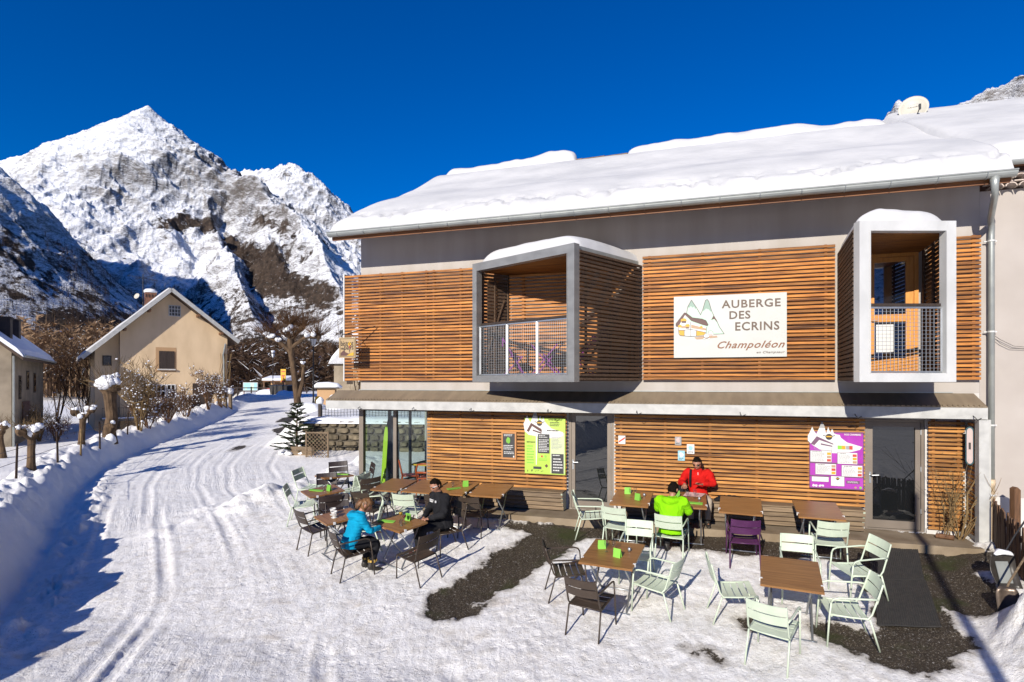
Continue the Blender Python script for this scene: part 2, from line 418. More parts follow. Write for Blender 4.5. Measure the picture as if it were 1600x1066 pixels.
# ground: snow, trodden snow and bare earth
def ground_material():
    m = bpy.data.materials.new('ground_snow'); m.use_nodes = True
    nt = m.node_tree; N, L = nt.nodes, nt.links
    p = N['Principled BSDF']; p.inputs['Roughness'].default_value = .75; p.inputs['Specular IOR Level'].default_value = .25
    tc = N.new('ShaderNodeTexCoord')

    def noise(scale, detail=5, rough=.55, vec=None):
        n = N.new('ShaderNodeTexNoise'); n.inputs['Scale'].default_value = scale; n.inputs['Detail'].default_value = detail; n.inputs['Roughness'].default_value = rough
        L.new(vec or tc.outputs['Object'], n.inputs['Vector']); return n.outputs['Fac']

    def attr(nm):
        a = N.new('ShaderNodeAttribute'); a.attribute_name = nm; return a.outputs['Fac']

    def rng(v, a, b, c=0.0, d=1.0):
        r = N.new('ShaderNodeMapRange'); r.inputs['From Min'].default_value = a; r.inputs['From Max'].default_value = b
        r.inputs['To Min'].default_value = c; r.inputs['To Max'].default_value = d; L.new(v, r.inputs['Value']); return r.outputs[0]

    def mth(op, a, b):
        n = N.new('ShaderNodeMath'); n.operation = op
        for i, v in enumerate((a, b)):
            if isinstance(v, (int, float)): n.inputs[i].default_value = v
            else: L.new(v, n.inputs[i])
        return n.outputs[0]

    def mix(f, a, b):
        n = N.new('ShaderNodeMix'); n.data_type = 'RGBA'
        for k, v in (('A', a), ('B', b)):
            if isinstance(v, tuple): n.inputs[k].default_value = (*v, 1)
            else: L.new(v, n.inputs[k])
        L.new(f, n.inputs['Factor']); return n.outputs['Result']
    big = noise(1.1); fine = noise(26, 6, .7); spk = noise(60, 4, .65); mid = noise(6, 9, .72)
    snow = mix(rng(big, .35, .7), (.88, .865, .835), (.82, .805, .775))
    # trodden and dirty
    dirt = attr('dirt')
    f1 = mth('MULTIPLY', rng(mid, .45, .75), dirt)
    snow = mix(f1, snow, (.58, .545, .48))
    f2 = mth('MULTIPLY', rng(noise(38, 4, .65), .60, .68), mth('MULTIPLY', dirt, rng(noise(3.2, 4), .42, .62)))
    snow = mix(f2, snow, (.13, .11, .085))
    f3 = mth('MULTIPLY', rng(noise(2.1, 4), .58, .74), mth('MULTIPLY', dirt, .35))
    snow = mix(f3, snow, (.42, .33, .22))
    # bare ground
    bare = mth('ADD', attr('bare'), mth('MULTIPLY', mth('SUBTRACT', noise(7, 6, .7), .5), 1.1))
    bf = rng(bare, -.03, .06)
    snow = mix(rng(bare, -.42, .0, 0, .8), snow, mix(rng(fine, .35, .6), (.50, .47, .42), (.27, .24, .20)))
    earth = mix(rng(fine, .35, .65), (.052, .040, .027), (.027, .021, .015))
    earth = mix(rng(noise(60, 2), .58, .66), earth, (.20, .17, .13))
    earth = mix(rng(noise(34, 4), .62, .70), earth, (.40, .38, .35))
    earth = mix(rng(noise(1.0, 3), .56, .68), earth, (.035, .042, .014))
    colr = mix(bf, snow, earth)
    L.new(colr, p.inputs['Base Color'])
    L.new(rng(bf, 0, 1, .75, .62), p.inputs['Roughness'])
    # relief
    cb = N.new('ShaderNodeCombineXYZ')
    L.new(mth('MULTIPLY', attr('rt'), 9.0), cb.inputs[0]); L.new(mth('MULTIPLY', attr('rl'), .8), cb.inputs[1])
    tr = noise(1.6, 5, .6, cb.outputs[0])
    cb2 = N.new('ShaderNodeCombineXYZ')
    L.new(mth('MULTIPLY', attr('rt'), 30.0), cb2.inputs[0]); L.new(mth('MULTIPLY', attr('rl'), 14.0), cb2.inputs[1])
    tread = noise(1.0, 2, .5, cb2.outputs[0])
    h = mth('ADD', mth('MULTIPLY', mid, .95), mth('MULTIPLY', fine, .5))
    vo = N.new('ShaderNodeTexVoronoi'); vo.inputs['Scale'].default_value = 3.6; vo.voronoi_dimensions = '2D'
    wn_ = N.new('ShaderNodeTexNoise'); wn_.inputs['Scale'].default_value = 5.0; wn_.inputs['Detail'].default_value = 3
    L.new(tc.outputs['Object'], wn_.inputs['Vector'])
    wv = N.new('ShaderNodeVectorMath'); wv.operation = 'MULTIPLY_ADD'; wv.inputs[1].default_value = (.45, .45, .45)
    L.new(wn_.outputs['Color'], wv.inputs[0]); L.new(tc.outputs['Object'], wv.inputs[2]); L.new(wv.outputs[0], vo.inputs['Vector'])
    h = mth('SUBTRACT', h, mth('MULTIPLY', mth('MULTIPLY', rng(vo.outputs['Distance'], .34, .14), mth('MULTIPLY', attr('dirt'), rng(noise(.9, 3), .47, .62))), .30))
    h = mth('ADD', h, mth('MULTIPLY', spk, .28))
    h = mth('ADD', h, mth('MULTIPLY', mth('MULTIPLY', mth('ADD', mth('MULTIPLY', tr, .9), mth('MULTIPLY', tread, .22)), rng(noise(.45, 3), .38, .62)), attr('road')))
    b = N.new('ShaderNodeBump'); b.inputs['Strength'].default_value = .85; b.inputs['Distance'].default_value = .035
    L.new(h, b.inputs['Height']); L.new(b.outputs[0], p.inputs['Normal'])
    # grey grit caught in the ruts
    return m


def mountain_material():
    m = bpy.data.materials.new('mountain_rock_snow'); m.use_nodes = True
    nt = m.node_tree; N, L = nt.nodes, nt.links
    p = N['Principled BSDF']; p.inputs['Roughness'].default_value = .9; p.inputs['Specular IOR Level'].default_value = .1
    tc = N.new('ShaderNodeTexCoord'); gm = N.new('ShaderNodeNewGeometry')

    def noise(scale, detail=6, rough=.6, sc=(1, 1, 1)):
        mp = N.new('ShaderNodeMapping'); mp.inputs['Scale'].default_value = sc; L.new(tc.outputs['Object'], mp.inputs['Vector'])
        n = N.new('ShaderNodeTexNoise'); n.inputs['Scale'].default_value = scale; n.inputs['Detail'].default_value = detail; n.inputs['Roughness'].default_value = rough
        L.new(mp.outputs[0], n.inputs['Vector']); return n.outputs['Fac']

    def rng(v, a, b, c=0.0, d=1.0):
        r = N.new('ShaderNodeMapRange'); r.inputs['From Min'].default_value = a; r.inputs['From Max'].default_value = b
        r.inputs['To Min'].default_value = c; r.inputs['To Max'].default_value = d; L.new(v, r.inputs['Value']); return r.outputs[0]

    def mth(op, a, b):
        n = N.new('ShaderNodeMath'); n.operation = op
        for i, v in enumerate((a, b)):
            if isinstance(v, (int, float)): n.inputs[i].default_value = v
            else: L.new(v, n.inputs[i])
        return n.outputs[0]

    def mix(f, a, b):
        n = N.new('ShaderNodeMix'); n.data_type = 'RGBA'
        for k, v in (('A', a), ('B', b)):
            if isinstance(v, tuple): n.inputs[k].default_value = (*v, 1)
            else: L.new(v, n.inputs[k])
        L.new(f, n.inputs['Factor']); return n.outputs['Result']

    def attr(nm):
        a = N.new('ShaderNodeAttribute'); a.attribute_name = nm; return a.outputs['Fac']
    hn = noise(.012, 9, .68); fn = noise(.05, 7, .7)
    b = N.new('ShaderNodeBump'); b.inputs['Strength'].default_value = 1.0; b.inputs['Distance'].default_value = 11.0
    L.new(mth('ADD', mth('MULTIPLY', hn, 1.0), mth('MULTIPLY', fn, .35)), b.inputs['Height'])
    sp = N.new('ShaderNodeSeparateXYZ'); L.new(b.outputs[0], sp.inputs[0])
    steep = mth('SUBTRACT', 1.0, sp.outputs[2])
    steep = mth('ADD', steep, mth('MULTIPLY', mth('SUBTRACT', fn, .5), .5))
    steep = mth('ADD', steep, mth('MULTIPLY', mth('SUBTRACT', noise(.0045, 5, .6), .5), .55))
    steep = mth('ADD', steep, attr('rockbias'))
    rockf = rng(steep, .375, .445)
    rock = mix(rng(fn, .35, .65), (.055, .046, .040), (.12, .103, .09))
    snow = (.80, .815, .84)
    c = mix(rockf, snow, rock)
    ff = rng(mth('ADD', attr('forest'), mth('MULTIPLY', mth('SUBTRACT', noise(.045, 7, .75), .5), 1.9)), .42, .58)
    wood = mix(rng(noise(.09, 4, .7), .35, .65), (.085, .060, .045), (.034, .027, .022))
    c = mix(ff, c, wood)
    L.new(c, p.inputs['Base Color']); L.new(b.outputs[0], p.inputs['Normal'])
    return m


# ------------------------------------------------------------------ mesh builder
class MB:
    def __init__(s):
        s.v, s.f, s.m = [], [], []

    def add(s, vs, fs, m=0):
        o = len(s.v)
        s.v += [tuple(v) for v in vs]
        s.f += [tuple(i + o for i in f) for f in fs]
        s.m += [m] * len(fs)
        return s

    def box(s, c, size, rot=None, m=0):
        hx, hy, hz = (k / 2 for k in size)
        vs = [Vector((x, y, z)) for x in (-hx, hx) for y in (-hy, hy) for z in (-hz, hz)]
        if rot is not None: vs = [rot @ v for v in vs]
        c = Vector(c)
        return s.add([v + c for v in vs], [(0, 1, 3, 2), (4, 6, 7, 5), (0, 4, 5, 1), (2, 3, 7, 6), (0, 2, 6, 4), (1, 5, 7, 3)], m)

    def bb(s, x0, x1, y0, y1, z0, z1, m=0):
        return s.box(((x0 + x1) / 2, (y0 + y1) / 2, (z0 + z1) / 2), (abs(x1 - x0), abs(y1 - y0), abs(z1 - z0)), None, m)

    def bar(s, p, q, w, h, m=0, up=(0, 0, 1)):
        p, q = Vector(p), Vector(q)
        d = q - p
        x = d.normalized(); u = Vector(up)
        if abs(x.dot(u)) > .98: u = Vector((0, 1, 0))
        y = u.cross(x).normalized(); z = x.cross(y)
        M = Matrix((x, y, z)).transposed()
        return s.box((p + q) / 2, (d.length, w, h), M, m)

    def tube(s, pts, r, n=6, m=0, cap=True, closed=False):
        pts = [Vector(p) for p in pts]
        rs = r if isinstance(r, (list, tuple)) else [r] * len(pts)
        o = len(s.v); prev = None; k = len(pts)
        for i, p in enumerate(pts):
            a = pts[max(i - 1, 0)]; b = pts[min(i + 1, k - 1)]
            t = (b - a)
            t = t.normalized() if t.length > 1e-9 else Vector((0, 0, 1))
            if prev is None:
                u = t.orthogonal().normalized()
            else:
                u = prev - t * prev.dot(t)
                u = u.normalized() if u.length > 1e-6 else t.orthogonal().normalized()
            prev = u
            w = t.cross(u)
            for j in range(n):
                an = 2 * PI * j / n
                s.v.append(tuple(p + (u * math.cos(an) + w * math.sin(an)) * rs[i]))
        for i in range(k - 1):
            for j in range(n):
                s.f.append((o + i * n + j, o + i * n + (j + 1) % n, o + (i + 1) * n + (j + 1) % n, o + (i + 1) * n + j)); s.m.append(m)
        if cap:
            s.f.append(tuple(o + j for j in reversed(range(n)))); s.m.append(m)
            s.f.append(tuple(o + (k - 1) * n + j for j in range(n))); s.m.append(m)
        return s

    def lathe(s, prof, c=(0, 0, 0), n=14, m=0):
        o = len(s.v); c = Vector(c)
        for (r, z) in prof:
            for j in range(n):
                a = 2 * PI * j / n
                s.v.append((c.x + r * math.cos(a), c.y + r * math.sin(a), c.z + z))
        for i in range(len(prof) - 1):
            for j in range(n):
                s.f.append((o + i * n + j, o + i * n + (j + 1) % n, o + (i + 1) * n + (j + 1) % n, o + (i + 1) * n + j)); s.m.append(m)
        return s

    def prism(s, poly, M, h, m=0):
        """poly: 2D points; M maps (u,v,w) to space; thickness h along w"""
        n = len(poly)
        vs = [M @ Vector((u, v, 0)) for u, v in poly] + [M @ Vector((u, v, h)) for u, v in poly]
        fs = [tuple(reversed(range(n))), tuple(range(n, 2 * n))] + [(i, (i + 1) % n, n + (i + 1) % n, n + i) for i in range(n)]
        return s.add(vs, fs, m)

    def mesh(s, name, mats, smooth=False):
        me = bpy.data.meshes.new(name)
        me.from_pydata(s.v, [], s.f)
        for mm in (mats if isinstance(mats, (list, tuple)) else [mats]):
            me.materials.append(MATS[mm] if isinstance(mm, str) else mm)
        if any(s.m): me.polygons.foreach_set('material_index', s.m)
        if smooth: me.polygons.foreach_set('use_smooth', [True] * len(s.f))
        bm = bmesh.new(); bm.from_mesh(me)
        bmesh.ops.recalc_face_normals(bm, faces=bm.faces)
        bm.to_mesh(me); bm.free()
        me.update()
        return me

    def build(s, name, mats, parent=None, smooth=False, loc=(0, 0, 0), rz=0):
        o = bpy.data.objects.new(name, s.mesh(name, mats, smooth))
        col.objects.link(o); o.location = loc; o.rotation_euler = (0, 0, rz)
        if parent is not None: o.parent = parent
        return o


def npmesh(name, V, F, mats, smooth=True):
    me = bpy.data.meshes.new(name)
    V = np.asarray(V, np.float32); F = np.asarray(F, np.int32)
    k = F.shape[1]
    me.vertices.add(len(V)); me.vertices.foreach_set('co', V.ravel())
    me.loops.add(F.size); me.loops.foreach_set('vertex_index', F.ravel())
    me.polygons.add(len(F)); me.polygons.foreach_set('loop_start', np.arange(0, F.size, k, dtype=np.int32))
    try: me.polygons.foreach_set('loop_total', np.full(len(F), k, np.int32))
    except Exception: pass
    for mm in mats: me.materials.append(MATS[mm] if isinstance(mm, str) else mm)
    me.polygons.foreach_set('use_smooth', np.full(len(F), smooth, bool))
    me.update(calc_edges=True); me.validate()
    return me


def fattr(me, name, a):
    at_ = me.attributes.new(name, 'FLOAT', 'POINT')
    at_.data.foreach_set('value', np.asarray(a, np.float32).ravel())


def link(name, me, parent=None):
    o = bpy.data.objects.new(name, me); col.objects.link(o)
    if parent is not None: o.parent = parent
    return o


def empty(name, loc=(0, 0, 0), rz=0.0):
    o = bpy.data.objects.new(name, None); col.objects.link(o)
    o.location = loc; o.rotation_euler = (0, 0, rz); o.empty_display_size = .2
    return o


def tag(o, label=None, cat=None, group=None, kind=None):
    if label: o['label'] = label
    if cat: o['category'] = cat
    if group: o['group'] = group
    if kind: o['kind'] = kind
    return o


KIDS = {}


def copy_tree(src, loc=None, rz=None, parent=None):
    c = src.copy(); col.objects.link(c)
    for k in ('label', 'group'):
        if parent is None and k in c: del c[k]
    if parent is not None: c.parent = parent
    if loc is not None: c.location = loc
    if rz is not None: c.rotation_euler = (0, 0, rz)
    for ch in src.children: copy_tree(ch, None, None, c)
    return c


def text_mesh(body, size, mats, shear=0.0, bold=0.0, align='LEFT', extrude=.002, spacing=1.0, xs=1.0):
    cu = bpy.data.curves.new('lettering', 'FONT'); cu.body = body; cu.size = size; cu.shear = shear
    cu.offset = bold; cu.align_x = align; cu.extrude = extrude; cu.resolution_u = 3; cu.space_character = spacing
    o = bpy.data.objects.new('lettering', cu); col.objects.link(o)
    dg = bpy.context.evaluated_depsgraph_get()
    me = bpy.data.meshes.new_from_object(o.evaluated_get(dg))
    bpy.data.objects.remove(o); bpy.data.curves.remove(cu)
    me.materials.clear()
    me.materials.append(MATS[mats])
    if xs != 1: me.transform(Matrix.Diagonal((xs, 1, 1, 1)))
    return me


def put_text(body, size, m, parent, u, v, w=.012, **kw):
    """lettering on a board whose local x is right, z is up and -y faces the viewer"""
    me = text_mesh(body, size, m, **kw)
    o = link('lettering', me, parent)
    o.location = (u, -w, v); o.rotation_euler = (R(90), 0, 0)
    return o


BOARD = Matrix(((1, 0, 0, 0), (0, 0, -1, 0), (0, 1, 0, 0), (0, 0, 0, 1)))     # (u,v,w) -> (x=u, z=v, y=-w)


def facing(a, b=(0, 0)):
    return math.atan2(b[1] - a[1], b[0] - a[0])


# ================================================================== GROUND
def build_ground():
    a0, a1 = R(-52), R(52)
    ang = np.concatenate([np.linspace(a0, a1, 880), np.linspace(a1, 2 * PI + a0, 70)[1:-1]])
    rad = np.concatenate([np.linspace(.05, 2.4, 6)[:-1], np.geomspace(2.4, 175, 560)])
    A, Rr = np.meshgrid(ang, rad)
    X, Y = Rr * np.sin(A), Rr * np.cos(A)
    Z = ground_z(X, Y, True)
    far = smooth(85, 150, Rr)
    Z = Z * (1 - far) + 1.2 * far
    wrap = capsules(X, Y, BARE)
    bare = np.clip(-wrap / .42 + 1.5 * (fbm(X * 1.9, Y * 1.9, 61, 4, .6) - .5) + .10, -1.5, 1.5)
    Z = Z - .045 * smooth(-.1, .3, bare)
    s_ = (X - P0[0]) * E2[0] + (Y - P0[1]) * E2[1]; d_ = (X - P0[0]) * N2[0] + (Y - P0[1]) * N2[1]
    t = road_t(X, Y)
    dirt = smooth(-3.5, 1.0, s_) * smooth(9, 6, d_) * .95 + .4 * smooth(-.2, .5, t) * smooth(8, 4, t) * smooth(40, 20, Y) + .3 * smooth(0, 1, t)
    # worn dark specks on the road further up
    patch = smooth(3.2, 3.7, t) * smooth(4.9, 4.3, t) * smooth(22, 26, Y) * smooth(40, 34, Y) * smooth(.50, .58, fbm(X * 1.1, Y * .5, 71, 3))
    bare = np.maximum(bare, patch * 1.2 - .6)
    n, k = A.shape
    idx = np.arange(n * k).reshape(n, k)
    nx = np.roll(idx, -1, axis=1)
    F = np.stack([idx[:-1], idx[1:], nx[1:], nx[:-1]], -1).reshape(-1, 4)
    me = npmesh('ground', np.stack([X, Y, Z], -1).reshape(-1, 3), F, [ground_material()])
    fattr(me, 'bare', bare); fattr(me, 'dirt', np.clip(dirt, 0, 1)); fattr(me, 'rt', t); fattr(me, 'rl', Y)
    road = smooth(-.1, .4, t) * smooth(7.5, 4.0, t) * (1 - smooth(-3, -1, s_) * smooth(7.5, 5.5, d_))
    fattr(me, 'road', road)
    tag(link('ground', me), kind='structure')


build_ground()


# ================================================================== MOUNTAINS
def ridge_h(X, Y, pts, k, pw=1.0):
    best = np.full(X.shape, -1e9)
    for a, b in zip(pts[:-1], pts[1:]):
        dx, dy = b[0] - a[0], b[1] - a[1]
        L = dx * dx + dy * dy
        t = np.clip(((X - a[0]) * dx + (Y - a[1]) * dy) / L, 0, 1)
        dist = np.hypot(X - a[0] - t * dx, Y - a[1] - t * dy)
        best = np.maximum(best, a[2] + (b[2] - a[2]) * t - k * dist)
    return best


MAIN = [at(*p) for p in [(-120, 350, 2600), (-60, 322, 2500), (0, 289, 2400), (60, 250, 2320), (130, 203, 2250), (185, 185, 2210), (231, 170, 2200), (262, 196, 2180), (290, 217, 2170), (320, 243, 2150), (350, 268, 2120), (400, 292, 2000), (440, 322, 1850), (470, 356, 1720), (500, 402, 1530), (540, 458, 1330), (580, 510, 1150)]]
SECOND = [at(*p) for p in [(320, 290, 2900), (365, 268, 2850), (395, 263, 2800), (425, 261, 2800), (462, 262, 2750), (500, 291, 2700), (545, 328, 2650), (575, 385, 2600), (640, 470, 2500), (720, 570, 2400)]]
SPURS = [[at(*p) for p in q] for q in ([(233, 180, 2190), (243, 232, 2020), (235, 310, 1800), (228, 370, 1600), (215, 432, 1380)],
                                       [(130, 210, 2240), (125, 280, 1980), (112, 360, 1690), (90, 432, 1400)],
                                       [(292, 226, 2160), (320, 300, 1880), (345, 365, 1640), (370, 430, 1400), (395, 480, 1220)],
                                       [(400, 292, 2000), (418, 360, 1700), (432, 410, 1500)])]
SHADOWR = [Vector(p) for p in [(-640, 880, 20), (-720, 920, 85), (-790, 950, 128), (-890, 960, 240), (-1010, 880, 470), (-1130, 860, 555), (-1300, 850, 560), (-1430, 840, 570), (-1700, 700, 640), (-2100, 300, 640)]]
EASTR = [at(*p) for p in [(1290, 214, 820), (1360, 180, 800), (1400, 168, 800), (1450, 170, 790), (1500, 156, 780), (1530, 132, 770), (1565, 122, 760), (1600, 110, 750), (1700, 79, 740), (1850, 24, 720)]]
BACKR = [Vector(p) for p in [(-1500, -900, 330), (-700, -1250, 300), (100, -1300, 270), (800, -1150, 340), (1500, -700, 420)]]
FOREST_PX = [(250, 354), (290, 346), (325, 352), (362, 378), (390, 408), (425, 436), (465, 452), (512, 470)]


def mountain_z(X, Y):
    base = 1.2 + 60 * smooth(300, 1100, np.hypot(X, Y)) * smooth(200, 900, Y)
    h = np.maximum(base, ridge_h(X, Y, MAIN, .86))
    h = np.maximum(h, ridge_h(X, Y, SECOND, .8))
    for q in SPURS: h = np.maximum(h, ridge_h(X, Y, q, 1.05) - 4)
    sh = ridge_h(X, Y, SHADOWR, .85)
    h = np.maximum(h, sh)
    ea = ridge_h(X, Y, EASTR, .75)
    h = np.maximum(h, ea)
    h = np.maximum(h, ridge_h(X, Y, BACKR, .5))
    up = smooth(20, 330, h - 1.2)
    n1 = ridged(X / 420 + .35 * fbm(X / 300, Y / 300, 3), Y / 420, 101, 6, .52) - .45
    n2 = ridged(X / 90, Y / 90, 111, 5, .55) - .45
    n3 = ridged(X / 34, Y / 34, 121, 2, .5) - .45
    lft = smooth(-1150, -1420, X) * smooth(1700, 2000, Y)
    amp = 115 * up * (1 - .55 * lft)
    out = h + amp * n1 + (32 * up * n2 + 6 * up * n3) * (1 - .6 * lft)
    return out


def build_mountains():
    ang = np.concatenate([np.linspace(R(-100), R(-43), 110)[:-1], np.linspace(R(-43), R(-13), 620)[:-1], np.linspace(R(-13), R(20), 40)[:-1], np.linspace(R(20), R(48), 330)[:-1], np.linspace(R(48), R(260), 90)[:-1]])
    rad = np.concatenate([np.geomspace(150, 650, 70)[:-1], np.geomspace(650, 3300, 480)])
    A, Rr = np.meshgrid(ang, rad)
    X, Y = Rr * np.sin(A), Rr * np.cos(A)
    Z = mountain_z(X, Y)
    near = smooth(210, 160, Rr)
    Z = Z * (1 - near) + .7 * near
    n, k = A.shape
    idx = np.arange(n * k).reshape(n, k); nx = np.roll(idx, -1, axis=1)
    F = np.stack([idx[:-1], idx[1:], nx[1:], nx[:-1]], -1).reshape(-1, 4)
    me = npmesh('mountain', np.stack([X, Y, Z], -1).reshape(-1, 3), F, [mountain_material()])
    fr = forest_mask(X, Y, Z)
    fattr(me, 'forest', fr)
    dr = ridge_h(X, Y, MAIN[6:13], 1.0) - ridge_h(X, Y, MAIN, 0.0)
    rb = .13 * smooth(300, 650, Z) * smooth(-330, -40, ridge_h(X, Y, [Vector((p.x, p.y, 0)) for p in MAIN[6:13]], 1.0)) - .10 * smooth(-1150, -1400, X) * smooth(1500, 1900, Y) * smooth(300, 500, Z) - .07 * smooth(560, 420, Z) * smooth(220, 330, Z) + .12 * smooth(-500, -100, ridge_h(X, Y, [Vector((p.x, p.y, 0)) for p in EASTR], 1.0)) - .03
    fattr(me, 'rockbias', rb)
    tag(link('mountain', me), kind='structure')


def far_hit(px, py):
    """mountain point under a sight line"""
    Y = np.linspace(400, 3000, 6000); X = (px - CX) / FP * Y; Z = CZ - (py - Y0) / FP * Y
    below = Z < mountain_z(X, Y)
    i = int(np.argmax(below)) if below.any() else len(Y) - 1
    return float(X[i]), float(Y[i])


FOREST = [far_hit(*p) for p in FOREST_PX]
FOREST2 = [far_hit(*p) for p in [(395, 345), (430, 352), (460, 372)]]


def forest_mask(X, Y, Z):
    rr_ = [22, 26, 28, 38, 46, 48, 42, 28]
    f = smooth(.0, 1, .5 - capsules(X, Y, [(*a, *b, rr_[i], rr_[i + 1]) for i, (a, b) in enumerate(zip(FOREST[:-1], FOREST[1:]))]) / 70) * .80
    f2 = smooth(.0, 1, .5 - capsules(X, Y, [(*a, *b, 30, 30) for a, b in zip(FOREST2[:-1], FOREST2[1:])]) / 90) * .62
    low = smooth(320, 190, Z + 170 * (fbm(X / 130, Y / 130, 131, 5) - .5)) * smooth(-260, -520, X) * .46
    low2 = smooth(150, 60, Z + 130 * (fbm(X / 110, Y / 110, 141, 4) - .5)) * .75
    pat = smooth(.62, .72, fbm(X / 110, Y / 110, 161, 5)) * smooth(620, 380, Z) * .55
    return np.where(Y > 0, np.maximum(np.maximum(np.maximum(f, f2), np.maximum(low, low2)), pat), .3)


build_mountains()


def scatter_trees(name, pts, hts, mname, twigs, seed, spread=.22, snow=None):
    """many bare winter trees in one mesh: each a thin stem with slanting twig blades"""
    rng = np.random.default_rng(seed)
    n = len(pts); V = []; F = []
    P = np.asarray(pts); H = np.asarray(hts)
    # stem: one thin triangle pair crossing
    allV = []; allF = []; allM = []
    base = 0
    for side in range(2):
        an = rng.uniform(0, PI, n)
        dx, dy = np.cos(an) * H * .012, np.sin(an) * H * .012
        v = np.stack([P + np.stack([dx, dy, 0 * H], -1), P - np.stack([dx, dy, 0 * H], -1), P + np.stack([0 * H, 0 * H, H], -1)], 1)
        allV.append(v.reshape(-1, 3)); allF.append(np.arange(n * 3).reshape(-1, 3) + base); base += n * 3
        allM.append(np.zeros(n, int))
    for tw in range(twigs):
        z0 = rng.uniform(.18, .9, n)
        an = rng.uniform(0, 2 * PI, n)
        L = H * spread * (1.1 - z0) ** .7 * rng.uniform(.6, 1.25, n)
        a = P + np.stack([0 * H, 0 * H, z0 * H], -1)
        tip = a + np.stack([np.cos(an) * L, np.sin(an) * L, L * rng.uniform(.15, .9, n)], -1)
        wd = np.stack([-np.sin(an), np.cos(an), .7 + 0 * an], -1) * (H * rng.uniform(.008, .022, n))[:, None]
        v = np.stack([a + wd, a - wd, tip], 1)
        allV.append(v.reshape(-1, 3)); allF.append(np.arange(n * 3).reshape(-1, 3) + base); base += n * 3
        allM.append((rng.random(n) < (snow or 0)).astype(int))
    V = np.concatenate(allV); F = np.concatenate(allF); M = np.concatenate(allM)
    me = npmesh(name, V, F, [mname, 'snow_clump'], smooth=False)
    me.polygons.foreach_set('material_index', M.astype(np.int32))
    return link(name, me)


def build_forests():
    rng = np.random.default_rng(11)
    # far slopes
    N = 60000
    a = rng.uniform(R(-43), R(-14), N); r = np.sqrt(rng.uniform(520 ** 2, 1900 ** 2, N))
    X, Y = r * np.sin(a), r * np.cos(a)
    Z = mountain_z(X, Y)
    f = forest_mask(X, Y, Z)
    ok = f + .7 * (fbm(X / 60, Y / 60, 151, 3) - .5) > .50
    X, Y, Z = X[ok][:22000], Y[ok][:22000], Z[ok][:22000]
    o = scatter_trees('hillside_forest', np.stack([X, Y, Z - 1], -1), rng.uniform(9, 17, len(X)), 'forest_far', 7, 3, .3, .02)
    tag(o, 'dark bare woods spread over the lower mountain slopes', 'forest', kind='stuff')
    # right hill skyline trees
    N = 3000
    a = rng.uniform(R(28), R(44), N); r = rng.uniform(560, 830, N)
    X, Y = r * np.sin(a), r * np.cos(a); Z = mountain_z(X, Y)
    o = scatter_trees('ridge_wood', np.stack([X, Y, Z - .5], -1)[:900], rng.uniform(5, 10, 900), 'forest_larch', 8, 5, .3, .02)
    tag(o, 'thin bare trees along the rocky ridge above the inn roof', 'trees', kind='stuff')
    # valley woods behind the houses
    N = 1500
    a = rng.uniform(R(-43), R(-27), N); r = rng.uniform(105, 215, N)
    X, Y = r * np.sin(a), r * np.cos(a)
    o = scatter_trees('larch_wood', np.stack([X, Y, 0 * X + .6], -1), rng.uniform(11, 17.5, N) * (.55 + .45 * (r / 215)), 'forest_larch', 26, 7, .19, .02)
    tag(o, 'belt of orange brown larches behind the two houses', 'forest', kind='stuff')
    N = 1900
    a = rng.uniform(R(-29), R(-12), N); r = rng.uniform(88, 230, N)
    X, Y = r * np.sin(a), r * np.cos(a)
    o = scatter_trees('valley_wood', np.stack([X, Y, 1.0 + 0 * X + 7 * smooth(110, 220, r)], -1), rng.uniform(4.5, 10, N) * (.6 + .4 * r / 200), 'forest_brown', 34, 9, .34, .05)
    tag(o, 'snow flecked brown thicket on the slope at the end of the road', 'forest', kind='stuff')


build_forests()


# ================================================================== THE INN
inn = tag(empty('inn', (P0[0], P0[1], 0), WANG), 'two storey inn clad in orange wooden slats under a thick snow roof', 'inn')


def wbox(mb, s0, s1, d0, d1, z0, z1, m=0):
    return mb.bb(s0, s1, -d0, -d1, z0, z1, m)


_slat_cache = {}


def slat_mesh(L, h, t, mname, vert=False):
    key = (round(L, 3), h, t, mname)
    if key not in _slat_cache:
        mb = MB(); b = .006
        # chamfered bar
        sec = [(-t / 2, -h / 2), (t / 2 - b, -h / 2), (t / 2, -h / 2 + b), (t / 2, h / 2 - b), (t / 2 - b, h / 2), (-t / 2, h / 2)]
        n = len(sec)
        vs = [(-L / 2, -y, z) for y, z in sec] + [(L / 2, -y, z) for y, z in sec]
        mb.add(vs, [tuple(range(n)), tuple(range(n, 2 * n))] + [(i, (i + 1) % n, n + (i + 1) % n, n + i) for i in range(n)])
        _slat_cache[key] = mb.mesh('slat', mname)
    return _slat_cache[key]


def slat_run(parent, a, b, z0, z1, pitch, mname, h=.053, t=.03, jit=.003):
    """horizontal slats from plan point a to plan point b (facade frame), each its own object"""
    ax, ay, bx, by = a[0], -a[1], b[0], -b[1]
    L = math.hypot(bx - ax, by - ay); an = math.atan2(by - ay, bx - ax)
    me = slat_mesh(L, h, t, mname)
    z = z0 + h / 2
    out = []
    while z + h / 2 <= z1 + .001:
        o = link('slat', me, parent)
        o.location = ((ax + bx) / 2, (ay + by) / 2, z + random.uniform(-jit, jit))
        o.rotation_euler = (random.uniform(-.03, .03), random.uniform(-.0006, .0006), an + random.uniform(-.001, .001))
        out.append(o); z += pitch
    return out


def slat_lining(name, parent, runs, mname, h=.046, t=.022):
    mb = MB()
    for (p, q) in runs:
        mb.bar(p, q, t, h)
    o = mb.build(name, mname, parent); tag(o, kind='stuff'); return o


